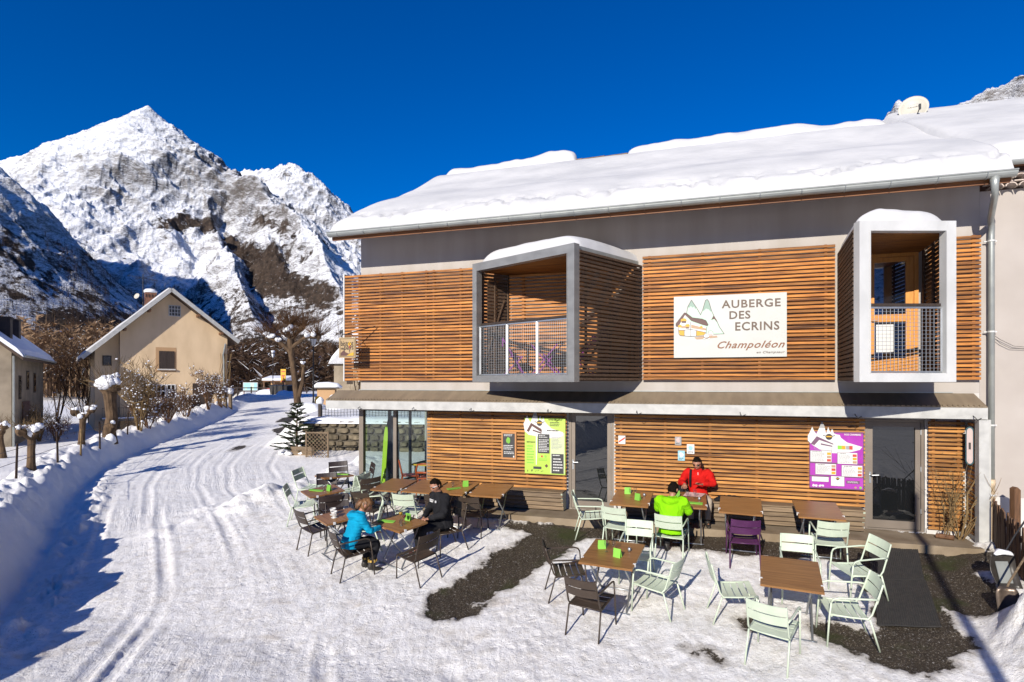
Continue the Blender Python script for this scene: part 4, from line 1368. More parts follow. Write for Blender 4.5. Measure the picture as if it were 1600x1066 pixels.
def build_sign():
    sg = tag(empty('inn_sign', W(7.63, .165, 3.355), WANG), 'large white sign reading Auberge des Ecrins with chalet and peaks', 'sign')
    Wd, H = 2.16, 1.28
    mb = MB(); mb.bb(0, Wd, -.01, .02, 0, H); mb.build('board', 'sign_white', sg)

    def P(zx, zy):
        f = (zx - 103) / 1410.0
        top = 198 - 68 * f; bot = 955 - 13 * f
        return (f * Wd, (bot - zy) / (bot - top) * H)
    Q = lambda pts: [P(*p) for p in pts]
    mats = ['mint', 'mint_dark', 'ink_dark', 'roof_brown', 'white_print', 'ochre', 'tan', 'pink']
    pr = MB()
    peaks = [(270, 400), (285, 320), (333, 236), (398, 330), (450, 418), (475, 365), (513, 240), (535, 226), (556, 250), (590, 365), (620, 430), (660, 500), (690, 570), (750, 655), (520, 655), (300, 620)]
    patch(pr, Q(peaks), 0, 0)
    for cap in ([(285, 320), (333, 236), (398, 330), (385, 350), (365, 318), (345, 330), (325, 310), (300, 335)], [(475, 365), (513, 240), (535, 226), (556, 250), (590, 365), (580, 380), (555, 350), (520, 340), (490, 370)]):
        patch(pr, Q(cap), 1, 1)
    line_strip(pr, Q(peaks[:14] + [(620, 660)]), .010, 2, 2)
    patch(pr, Q([(615, 428), (655, 480), (660, 510), (625, 470), (585, 482)]), 2, 3)
    # chalet
    patch(pr, Q([(150, 560), (245, 420), (320, 510), (525, 580), (520, 650), (490, 680), (325, 685), (180, 675), (165, 640)]), 3, 4)
    patch(pr, Q([(130, 530), (240, 395), (270, 400), (345, 455), (470, 470), (520, 490), (548, 540), (535, 558), (480, 545), (330, 495), (250, 420), (160, 570), (135, 568)]), 4, 3)
    patch(pr, Q([(165, 615), (240, 610), (240, 682), (180, 672)]), 4, 5)
    patch(pr, Q([(395, 618), (520, 640), (490, 672), (395, 680)]), 4, 5)
    patch(pr, Q([(330, 540), (525, 590), (525, 615), (330, 585)]), 4, 6)
    patch(pr, Q([(200, 560), (310, 545), (310, 580), (200, 590)]), 4, 6)
    for cx, cy, r in ((232, 490, 42), (282, 552, 28), (182, 562, 26), (458, 573, 22)):
        patch(pr, blob(*P(cx, cy), r / 1410 * Wd, r * .7 / 800 * H, 12, .12, cx), 5, 5)
    for a, b, c, d in ((205, 497, 265, 520), (258, 575, 300, 590)): patch(pr, Q([(a, b), (c, b), (c, d), (a, d)]), 6, 3)
    for o_ in ([(130, 560), (130, 530), (240, 395), (270, 400), (345, 455), (470, 470), (520, 490), (548, 540), (535, 558)], [(160, 570), (168, 655), (185, 678), (325, 686), (490, 680), (522, 650), (525, 570)], [(320, 510), (325, 685)], [(325, 600), (240, 612), (165, 612)], [(325, 600), (520, 640)], [(240, 612), (240, 680)], [(395, 618), (395, 680)]):
        line_strip(pr, Q(o_), .008, 7, 2)
    # lamb
    patch(pr, Q([(370, 700), (430, 690), (660, 680), (665, 700), (520, 715), (400, 725)]), 4, 6)
    patch(pr, blob(*P(525, 682), .055, .04, 14, .12, 5), 8, 4); patch(pr, blob(*P(578, 650), .044, .05, 14, .08, 6), 9, 4); patch(pr, blob(*P(578, 668), .030, .032, 12), 10, 7)
    for cx in (500, 560): patch(pr, blob(*P(cx, 716), .02, .014, 10), 9, 4)
    line_strip(pr, [*blob(*P(578, 650), .046, .052, 16)][:11], .006, 11, 2); line_strip(pr, [*blob(*P(525, 682), .06, .045, 16)][5:15], .006, 9, 2)
    pr.build('picture', mats, sg)
    fit_text('AUBERGE', *(P(718, 0)[0], P(1440, 0)[0]), P(1000, 327)[1], .165, 'letter_brown', sg, bold=.02, spacing=1.12)
    fit_text('DES', P(815, 0)[0], P(1075, 0)[0], P(900, 470)[1], .165, 'letter_brown', sg, bold=.02, spacing=1.1)
    fit_text('ECRINS', P(888, 0)[0], P(1425, 0)[0], P(1100, 612)[1], .175, 'letter_brown', sg, bold=.02, spacing=1.12)
    fit_text('Champoléon', P(665, 0)[0], P(1490, 0)[0], P(1000, 862)[1], .19, 'letter_rust', sg, bold=.012, shear=.45, spacing=1.1)
    fit_text('en Champsaur', P(1150, 0)[0], P(1490, 0)[0], P(1300, 908)[1], .06, 'letter_brown', sg, bold=.006, shear=.4, spacing=1.1)


build_sign()


def text_lines(mb, u0, u1, v0, v1, n, m, layer, seed):
    rr = random.Random(seed)
    st = (v1 - v0) / n
    for i in range(n):
        v = v1 - (i + .7) * st
        x = u0
        end = u0 + (u1 - u0) * rr.uniform(.6, 1)
        while x < end:
            wdt = rr.uniform(.012, .04)
            patch(mb, rectp(x, min(x + wdt, u1), v, v + st * .42), layer, m); x += wdt + .008


def emblem(mb, cx, cy, r, layer, dark, acc):
    patch(mb, blob(cx, cy, r, r, 14), layer, dark)
    patch(mb, rectp(cx - r * .8, cx + r * .8, cy - r * .1, cy + r * .3), layer + 1, acc)
    for sx in (-1, 1): line_strip(mb, [(cx + sx * r * .8, cy + r * .2), (cx + sx * r * 1.7, cy + r * .45)], r * .22, layer, dark)


def mountain_cut(mb, s, layer, white, grey, tail):
    """white jagged mountain silhouette sticking out over the top edge; s scales zoom units"""
    pts = [(-20, 720), (0, 760), (35, 845), (55, 790), (85, 745), (130, 850), (155, 925), (185, 850), (205, 750), (230, 845), (255, 770), (280, 822), (300, 760)] + tail
    patch(mb, [(a * s, b * s) for a, b in pts], layer, white)
    patch(mb, [(118 * s, 830 * s), (155 * s, 925 * s), (190 * s, 830 * s)], layer + 1, grey)


def build_posters():
    # lime green menu board
    k = .94 / 602
    g = tag(empty('menu_board', W(4.36, .135, .775), WANG), 'lime green menu board with white mountain top left of the glass door', 'menu board')
    mb = MB(); mb.bb(0, .94, -.008, .012, 0, 810 * k); b = mb.build('board', 'lime_print', g)
    mats = ['white_print', 'grey_print', 'slate_print', 'pale_lime', 'roof_brown', 'ochre', 'ink_dark', 'red_print', 'green_card']
    pr = MB()
    patch(pr, [(385 * k, 20 * k), (590 * k, 20 * k), (590 * k, 600 * k), (385 * k, 560 * k)], 0, 3)
    mountain_cut(pr, k, 1, 0, 1, [(335, 720), (400, 660), (570, 610), (575, 560), (480, 520), (300, 520), (190, 540), (180, 130), (168, 130), (168, 545), (60, 560), (0, 610)])
    # inn drawing
    patch(pr, [(30 * k, 620 * k), (95 * k, 735 * k), (250 * k, 650 * k), (260 * k, 610 * k), (235 * k, 612 * k), (110 * k, 690 * k), (60 * k, 600 * k)], 3, 4)
    patch(pr, [(120 * k, 640 * k), (255 * k, 600 * k), (250 * k, 580 * k), (120 * k, 620 * k)], 3, 4)
    emblem(pr, 222 * k, 735 * k, 42 * k, 3, 6, 5)
    for a, b_, c, d in ((198, 300, 370, 575), (400, 15, 578, 298)):
        patch(pr, rectp(a * k, c * k, b_ * k, d * k), 3, 2)
    patch(pr, rectp(130 * k, 250 * k, 70 * k, 105 * k), 3, 2)
    text_lines(pr, 215 * k, 355 * k, 520 * k, 565 * k, 2, 0, 4, 1); text_lines(pr, 212 * k, 360 * k, 320 * k, 505 * k, 8, 0, 4, 2)
    text_lines(pr, 420 * k, 560 * k, 262 * k, 292 * k, 1, 0, 4, 3); text_lines(pr, 425 * k, 560 * k, 40 * k, 245 * k, 5, 0, 4, 4)
    text_lines(pr, 400 * k, 560 * k, 360 * k, 540 * k, 9, 1, 4, 5); text_lines(pr, 335 * k, 510 * k, 610 * k, 650 * k, 1, 6, 4, 6)
    text_lines(pr, 30 * k, 150 * k, 140 * k, 420 * k, 7, 8, 4, 7); text_lines(pr, 205 * k, 370 * k, 190 * k, 230 * k, 2, 8, 4, 8)
    text_lines(pr, 375 * k, 550 * k, 690 * k, 760 * k, 3, 6, 4, 9)
    patch(pr, blob(258 * k, 255 * k, 14 * k, 16 * k, 8), 4, 7); patch(pr, blob(310 * k, 258 * k, 15 * k, 20 * k, 8), 4, 8); patch(pr, [(300 * k, 120 * k), (325 * k, 95 * k), (350 * k, 120 * k), (325 * k, 148 * k)], 4, 4)
    for i, x in enumerate((45, 105, 112, 160, 185, 210, 250, 270)): patch(pr, blob(x * k, (38 + 6 * (i % 3)) * k, 5 * k, (16 if i < 3 else 7) * k, 6), 4, 6)
    pr.build('print', mats, g)
    fit_text('NOTRE RESTAURANT', 355 * k, 560 * k, 778 * k, 16 * k, 'ink_dark', g, w=.017, bold=.02)
    fit_text('RESTAURANT', 30 * k, 160 * k, 450 * k, 16 * k, 'ink_dark', g, w=.017, bold=.02)
    # purple board
    k = .95 / 665
    p = tag(empty('menu_board', W(10.20, .135, .765), WANG), 'magenta information board with white mountain top beside right glass door', 'menu board')
    mb = MB(); mb.bb(0, .94, -.008, .012, 0, 780 * k); mb.build('board', 'magenta_print', p)
    mats = ['white_print', 'grey_print', 'slate_print', 'magenta_dark', 'roof_brown', 'ochre', 'ink_dark', 'red_print', 'green_card', 'tan']
    pr = MB()
    for q in (rectp(0, .012, 0, 1.1), rectp(.928, .94, 0, 1.1), rectp(0, .94, 1.09, 1.112), rectp(0, .94, 0, .02)): patch(pr, q, 0, 3)
    for v in (165, 345): patch(pr, rectp(0, .94, v * k, (v + 14) * k), 0, 3)
    tail = [(335, 745), (370, 740), (385, 700), (460, 640), (640, 585), (610, 545), (500, 510), (430, 490), (250, 490), (150, 520), (40, 590), (-20, 650)]
    mountain_cut(pr, k, 1, 0, 1, tail)
    patch(pr, [(15 * k, 610 * k), (90 * k, 715 * k), (290 * k, 620 * k), (295 * k, 605 * k), (120 * k, 665 * k), (60 * k, 590 * k)], 3, 3)
    patch(pr, [(140 * k, 620 * k), (280 * k, 590 * k), (280 * k, 575 * k), (140 * k, 600 * k)], 3, 3)
    line_strip(pr, [(60 * k, 590 * k), (60 * k, 540 * k), (270 * k, 520 * k), (280 * k, 580 * k)], .006, 3, 1)
    emblem(pr, 240 * k, 710 * k, 42 * k, 3, 6, 5)
    for i, (a, c) in enumerate(((345, 395), (395, 440), (445, 485), (485, 525))): patch(pr, rectp(a * k, c * k, 545 * k, 595 * k), 3, (8, 5, 1, 7)[i])
    for i, (a, b_, c, d) in enumerate(((12, 365, 270, 515), (345, 350, 580, 500), (75, 195, 325, 340), (395, 180, 640, 330))):
        patch(pr, rectp(a * k - .006, c * k + .006, b_ * k - .008, d * k + .006), 2, 3)
        patch(pr, rectp(a * k, c * k, b_ * k, d * k), 3, 0)
        text_lines(pr, (a + 12) * k, (c - 75) * k, (b_ + 10) * k, (d - 25) * k, 7, 1, 4, 20 + i)
        text_lines(pr, (a + 25) * k, (c - 100) * k, (d - 22) * k, (d - 4) * k, 1, 6, 4, 30 + i)
        for j in range(3): patch(pr, rectp((c - 55) * k, (c - 6) * k, (b_ + 8 + j * 45) * k, (b_ + 42 + j * 45) * k), 4, (7, 9, 5)[(i + j) % 3])
    for a, b_, c, d in ((30, 95, 235, 160), (265, 45, 425, 175)):
        patch(pr, rectp(a * k - .005, c * k + .005, b_ * k - .005, d * k + .005), 2, 3); patch(pr, rectp(a * k, c * k, b_ * k, d * k), 3, 0)
    emblem(pr, 345 * k, 145 * k, 20 * k, 4, 6, 5)
    patch(pr, rectp(450 * k, 610 * k, 85 * k, 125 * k), 3, 3); text_lines(pr, 465 * k, 600 * k, 92 * k, 118 * k, 2, 0, 4, 41)
    for x, y in ((50, 40), (85, 38), (130, 40), (165, 42)): patch(pr, blob(x * k, y * k, 18 * k, 16 * k, 7, .3, x), 3, 0)
    patch(pr, blob(560 * k, 35 * k, 15 * k, 14 * k, 8), 3, 9); patch(pr, blob(620 * k, 35 * k, 15 * k, 17 * k, 8), 3, 8)
    pr.build('print', mats, p)
    fit_text('NOS CHAMBRES', 425 * k, 625 * k, 735 * k, 24 * k, 'white_print', p, w=.017, bold=.02)
    # chalkboard menu
    c = tag(empty('chalkboard', W(3.80, .135, 1.07), WANG), 'small black menu chalkboard in an orange wooden frame on the slats', 'chalkboard')
    mb = MB(); mb.bb(.03, .33, -.006, .012, .04, .60); mb.build('slate', 'slate_print', c)
    fr = MB()
    for x0, x1, z0, z1 in ((0, .036, 0, .64), (.324, .36, 0, .64), (.036, .324, 0, .044), (.036, .324, .596, .64)): fr.bb(x0, x1, -.018, .014, z0, z1)
    fr.build('frame', 'frame_wood', c)
    pr = MB(); text_lines(pr, .06, .30, .53, .585, 2, 0, 0, 51); text_lines(pr, .05, .28, .22, .34, 3, 0, 0, 52); text_lines(pr, .06, .31, .12, .19, 2, 0, 0, 53)
    patch(pr, blob(.165, .44, .05, .075, 10, .15, 3), 0, 1); patch(pr, rectp(.28, .31, .05, .09), 0, 0)
    pr.build('print', ['white_print', 'green_card'], c)
    # small notices
    for (s0, z0, z1, wd, base, acc, lab) in ((6.47, 1.51, 1.69, .15, 'white_print', 'red_print', 'small notice with a red diagonal band right of the left glass door'),
                                             (7.65, 1.52, 1.70, .13, 'grey_print', 'pink', 'small grey picture notice, highest of three above the red jacket'),
                                             (7.89, 1.35, 1.55, .15, 'white_print', 'cyan_print', 'small white notice with a blue drawing above the red jacket'),
                                             (7.71, 1.20, 1.41, .14, 'cyan_print', 'white_print', 'small pale blue notice, lowest of three above the red jacket')):
        n = tag(empty('notice', W(s0, .135, z0), WANG), lab, 'notice', 'small notices pinned to the slats')
        h = z1 - z0
        mb = MB(); mb.bb(0, wd, -.006, .006, 0, h); mb.build('card', base, n)
        pr = MB()
        if acc == 'red_print':
            patch(pr, [(.01, h * .15), (.01, h * .35), (wd - .01, h * .85), (wd - .01, h * .65)], 0, 0)
        else:
            patch(pr, blob(wd * .5, h * .6, wd * .3, h * .26, 9, .3, int(s0 * 100)), 0, 0); text_lines(pr, .02, wd - .02, .02, h * .28, 2, 1, 1, int(s0 * 10))
        pr.build('print', [acc, 'ink_dark'], n)
    # small clear plaque near the benches
    # hanging bistro sign
    hsn = tag(empty('hanging_sign', W(.02, .62, 3.93), WANG), 'square bistrot de pays sign hanging from a scrolled iron bracket', 'sign')
    hx = .56; hsn.scale = (.82, .82, .82)
    mb = MB(); mb.bb(-hx / 2, hx / 2, -.02, .02, -.60, 0); mb.build('board', 'tan_board', hsn)
    pr = MB()
    line_strip(pr, [(-.24, -.56), (.24, -.56), (.24, -.04), (-.24, -.04), (-.24, -.56)], .012, 12, 0)
    patch(pr, [(-.22, -.54), (.22, -.54), (.22, -.45), (.05, -.48), (-.05, -.44), (-.12, -.38), (-.22, -.46)], 12, 1)
    patch(pr, [(-.02, -.54), (.22, -.54), (.22, -.44), (.12, -.47)], 13, 2)
    patch(pr, blob(.085, -.19, .05, .06, 10), 12, 3); patch(pr, [(.055, -.25), (.115, -.25), (.10, -.33), (.07, -.33)], 12, 4); patch(pr, rectp(.08, .092, -.46, -.32), 12, 0)
    pr.build('print', ['ink_dark', 'roof_brown', 'ochre', 'yellow_paint', 'red_print'], hsn)
    fit_text('bistrot', -.21, .21, -.25, .15, 'ink_dark', hsn, w=.03, xs=.9)
    fit_text('de', -.21, -.11, -.36, .07, 'ink_dark', hsn, w=.03)
    fit_text('pays', -.10, .21, -.41, .15, 'ink_dark', hsn, w=.03)
    br = MB()
    th = [(-.22 + .055 * (1 - i / 22) * math.cos(-.3 + i * .42) - .0, 0, .17 + .06 * (1 - i / 26) * math.sin(-.3 + i * .42)) for i in range(16)]
    br.tube([(.62, .52, .36), (.30, .26, .24), (-.05, .0, .10), (-.16, 0, .10)] + th, .014, 6)
    br.tube([(-.2, 0, .10), (-.2, 0, 0)], .008, 5); br.tube([(.05, .1, .14), (.2, 0, 0)], .008, 5)
    br.build('bracket', 'iron', hsn)


mat('tan_board', (.40, .29, .15), (.34, .24, .12), scale=3, rough=.5)
build_posters()


# ================================================================== TERRACE FURNITURE
def slope_rot(X, Y, rz):
    h = .25
    zx = (float(ground_z(np.array([X + h]), np.array([Y]), False)[0]) - float(ground_z(np.array([X - h]), np.array([Y]), False)[0])) / (2 * h)
    zy = (float(ground_z(np.array([X]), np.array([Y + h]), False)[0]) - float(ground_z(np.array([X]), np.array([Y - h]), False)[0])) / (2 * h)
    n = Vector((-zx, -zy, 1)).normalized()
    f = Vector((math.cos(rz), math.sin(rz), 0)); f = (f - n * f.dot(n)).normalized()
    return Matrix((f, n.cross(f), n)).transposed().to_euler()


def gz_at(s, d):
    X, Y = W(s, d)
    if d < .95 and 2.2 < s < 12.7: return .0
    return float(ground_z(np.array([X]), np.array([Y]), False)[0]) - .012


def chair_proto(paint, arms):
    root = empty('garden_chair' if not arms else 'garden_armchair')
    wdt = .235
    for sx in (-1, 1):
        x = sx * wdt
        rl = MB(); rl.tube([(x * 1.02, -.33, 0), (x, -.265, .22), (x * .98, -.21, .41)], .0125, 6); rl.build('leg', paint, root, smooth=True)
        fl = MB()
        if arms: fl.tube([(x * 1.06, .27, 0), (x * 1.04, .25, .42), (x * 1.04, .235, .60)], .0125, 6)
        else: fl.tube([(x * 1.02, .27, 0), (x, .235, .42)], .0125, 6)
        fl.build('leg', paint, root, smooth=True)
        if arms:
            am = MB(); am.tube([(x * 1.04, .235, .60), (x * 1.05, .21, .645), (x * 1.05, .15, .665), (x * 1.03, -.22, .672), (x * .98, -.295, .668)], .013, 6); am.build('arm', paint, root, smooth=True)
    fr = MB()
    for sx in (-1, 1):
        x = sx * wdt * .98
        fr.tube([(x, .24, .435), (x, .0, .415), (x, -.19, .41), (x * .99, -.235, .47), (x * .96, -.33, .80), (x * .95, -.345, .865)], .0125, 6)
    fr.tube([(-wdt, .22, .415), (wdt, .22, .415)], .010, 6); fr.tube([(-wdt, -.19, .40), (wdt, -.19, .40)], .010, 6)
    fr.build('frame', paint, root, smooth=True)

    def slat(y0, z0, y1, z1, th, bow, name):
        mb = MB(); n = 6
        a = Vector((0, y0, z0)); b = Vector((0, y1, z1)); nr = Vector((0, -(z1 - z0), (y1 - y0))).normalized()
        vs = []
        for i in range(n + 1):
            u = -1 + 2 * i / n; x = u * (wdt - .012); off = nr * bow * (u * u - 1)
            for p, k in ((a, 0), (b, 0), (b, th), (a, th)): vs.append(Vector((x, p.y, p.z)) + nr * k + off)
        fs = [(0, 1, 2, 3), tuple(4 * n + k for k in (3, 2, 1, 0))]
        for i in range(n):
            for k in range(4): fs.append((4 * i + k, 4 * i + (k + 1) % 4, 4 * i + 4 + (k + 1) % 4, 4 * i + 4 + k))
        mb.add(vs, fs); return mb.build(name, paint, root)
    for i in range(5):
        y = .245 - i * .092; z = .436 - .018 * math.sin((i / 4) * PI) - .006 * i
        slat(y - .078, z - .004, y, z, .010, .016, 'seat_slat')
    slat(-.318, .745, -.348, .865, .010, -.03, 'back_slat'); slat(-.285, .610, -.315, .728, .010, -.03, 'back_slat')
    return root


PROTO = {}


def place(proto, X, Y, z, rz, tilt=True):
    if PROTO.get(('used', proto.name)) is None:
        o = proto; PROTO[('used', proto.name)] = 1
    else: o = copy_tree(proto)
    o.location = (X, Y, z)
    o.rotation_euler = slope_rot(X, Y, rz) if tilt else (0, 0, rz)
    return o


def chair(kind, s, d, phi, label):
    if kind not in PROTO:
        paint = {'p': 'pale_green', 'b': 'brown_paint', 'k': 'dark_brown_paint', 'v': 'purple_paint'}[kind[0]]
        PROTO[kind] = chair_proto(paint, kind[1] == 'a')
    X, Y = W(s, d)
    o = place(PROTO[kind], X, Y, gz_at(s, d), R(phi) + WANG - PI / 2)
    tag(o, label, 'chair', 'garden chairs on the terrace')
    return o


CH = [('pa', 6.12, 1.45, 12, 'pale green armchair right in front of the left glass door'),
      ('ps', 6.72, 1.88, 78, 'pale green armless chair backing the camera at the table by the left door'),
      ('pa', 7.15, 3.15, 268, 'pale green chair behind the brown-chaired table, below the lime jacket'),
      ('pa', 7.66, 2.10, 82, 'pale green armchair the person in the lime jacket sits on'),
      ('pa', 7.52, 4.12, 159, 'pale green armchair right of the table that has two brown armchairs'),
      ('ba', 6.18, 3.98, 20, 'brown armchair at the edge of the bare dark path'),
      ('ba', 6.70, 4.85, 76, 'brown armchair nearest the camera, backing it, feet in snow'),
      ('ps', 8.58, 4.08, 8, 'pale green armless chair left of the nearest empty table'),
      ('pa', 8.97, 4.98, 69, 'pale green armchair nearest the camera in the bottom middle of the terrace'),
      ('pa', 9.90, 4.30, 184, 'pale green armchair right of the nearest table, over a bare patch'),
      ('pa', 10.34, 3.00, 202, 'pale green armchair close beside the black rubber mats'),
      ('pa', 9.52, 3.28, 268, 'pale green armchair on the wall side of the nearest table'),
      ('pa', 10.18, 1.88, 90, 'pale green armchair at the wall table below the magenta board'),
      ('va', 8.84, 2.08, 92, 'dark purple chair at the wall table, the only purple chair on the terrace'),
      ('ba', 1.12, 3.25, 62, 'empty brown armchair left of the table holding white cups'),
      ('ba', 2.45, 4.08, 52, 'brown armchair the person in the cyan jacket sits on'),
      ('bs', 3.62, 3.98, 158, 'empty brown chair with its back to the camera at the couple’s table'),
      ('bs', 3.62, 2.80, 232, 'brown chair the person in black sits on'),
      ('ps', -.12, 2.05, 28, 'pale green armless chair standing alone towards the road'),
      ('ps', -.80, .85, 2, 'pale green chair at the far side of the farthest small table'),
      ('ks', -.38, .36, 302, 'dark brown chair behind the farthest small table, snow behind it'),
      ('ks', .02, 1.42, 300, 'dark brown chair between the two farthest small tables'),
      ('ks', .82, 2.38, 128, 'dark brown chair on the near side of the second farthest small table'),
      ('ks', 1.30, 2.82, 306, 'dark brown chair behind the table holding white cups'),
      ('ks', .22, .34, 222, 'dark brown chair against the corner post of the glazing'),
      ('ps', .42, .90, 160, 'pale green chair right of the farthest small table'),
      ('bs', .86, 1.06, 140, 'brown chair between glazing and the second farthest small table'),
      ('ps', 1.08, 1.02, 8, 'pale green chair in front of the lime board behind the glass'),
      ('bs', 1.52, 1.98, 84, 'brown chair just behind the head of the person in cyan'),
      ('ps', 2.42, 1.92, 94, 'pale green chair just left of the person in black'),
      ('bs', 3.78, 1.84, 96, 'brown chair under the wall table at the free end of the row'),
      ('bs', 3.12, 1.86, 90, 'brown chair just right of the person in black, at the wall tables'),
      ('ps', 2.02, 3.02, 205, 'pale green chair hidden behind the person in cyan')]
for c in CH: chair(*c)


def table_proto(wx, wy, name='folding_table'):
    root = empty(name)
    mb = MB(); b = .006
    mb.bb(-wx / 2, wx / 2, -wy / 2, wy / 2, .712, .742)
    mb.build('tabletop', 'bamboo', root)
    for sx, flip in ((-1, 1), (1, 1)):
        x = sx * wx * .33
        for k in (-1, 1):
            lg = MB(); xx = x + k * .014
            lg.tube([(xx, k * wy * .36, .70), (xx, -k * wy * .36, .015), (xx, -k * wy * .40, .012)], .0145, 7)
            lg.build('leg', 'steel', root, smooth=True)
    for k in (-1, 1):
        ft = MB(); ft.tube([(-wx * .42, k * wy * .385, .014), (wx * .42, k * wy * .385, .014)], .014, 7); ft.build('foot_bar', 'steel', root, smooth=True)
    tr = MB()
    for k in (-1, 1): tr.bar((-wx * .38, k * wy * .33, .70), (wx * .38, k * wy * .33, .70), .03, .02)
    tr.build('under_frame', 'steel', root)
    cp = MB()
    for sx in (-1, 1): cp.box((sx * (wx / 2 + .004), -wy * .30, .727), (.012, .045, .042)); cp.box((sx * (wx / 2 - .012), -wy * .30, .7445), (.03, .03, .004))
    cp.build('table_clip', 'white_plastic', root)
    return root


TP = {}
TABLES = {}


def table(key, s, d, rot, size, label):
    if size not in TP: TP[size] = table_proto(*size)
    X, Y = W(s, d)
    o = place(TP[size], X, Y, gz_at(s, d), R(rot) + WANG, d > 1.0)
    tag(o, label, 'table', 'wooden folding tables on the terrace')
    TABLES[key] = o
    return o


TB = [('A', 6.88, 1.22, -2, (.72, .95), 'wood-topped folding table just right of the left glass door'),
      ('B', 7.93, 1.12, 0, (.66, .95), 'wood-topped table between the red and the lime jackets'),
      ('C', 8.85, 1.27, -4, (.72, .95), 'wood-topped wall table with the purple chair'),
      ('D', 10.13, 1.25, -2, (.72, .95), 'wood-topped wall table below the magenta board'),
      ('E', 9.28, 4.09, -6, (.74, .98), 'wood-topped table nearest the camera with five pale green chairs'),
      ('F', 6.88, 3.97, -6, (.78, .95), 'wood-topped table with two brown armchairs and small green card stands'),
      ('T1', 1.72, 1.30, -2, (.66, .9), 'wood-topped wall table in front of the glazing'),
      ('T2', 2.46, 1.27, -2, (.66, .9), 'wood-topped wall table directly behind the person in black'),
      ('T3', 3.20, 1.25, -2, (.66, .9), 'wood-topped wall table with a lying green card, right of the person in black'),
      ('T4', 3.97, 1.25, 0, (.72, .9), 'wood-topped wall table at the right end of its row, X legs in view'),
      ('j', -.14, .93, -31, (.58, .72), 'farthest small wood-topped table, beyond the corner of the building'),
      ('k', .38, 2.02, -35, (.64, .74), 'second farthest small wood-topped table, with a lying green card'),
      ('l', 1.72, 3.38, -33, (.62, .72), 'small wood-topped table with white cups left of the person in cyan'),
      ('m', 3.02, 3.45, -24, (.82, .62), 'wood-topped table where the cyan and black clad couple sit')]
for t in TB: table(*t)


# ------------------------------------------------------------------ things on the tables
def on_table(key, u, v, h=.742):
    bpy.context.view_layer.update()
    return TABLES[key].matrix_world @ Vector((u, v, h)), TABLES[key].matrix_world.to_euler()


def tumbler():
    mb = MB(); mb.lathe([(.0, .002), (.026, .002), (.030, .03), (.034, .105), (.032, .105), (.028, .03), (.024, .008), (.0, .008)], n=14); return mb.mesh('glass', 'tumbler', True)


def wineglass():
    mb = MB(); mb.lathe([(.0, .001), (.032, .002), (.006, .012), (.005, .07), (.022, .085), (.034, .115), (.036, .14), (.030, .175), (.029, .175), (.034, .14), (.031, .115), (.02, .09), (.0, .082)], n=14); return mb.mesh('glass', 'tumbler', True)


TUM, WINE = tumbler(), wineglass()


def thing_mesh(name, me, key, u, v, label, cat, group=None, rz=0.0):
    p, e = on_table(key, u, v)
    o = link(name, me); o.location = p; o.rotation_euler = (e.x, e.y, e.z + rz)
    tag(o, label, cat, group); return o


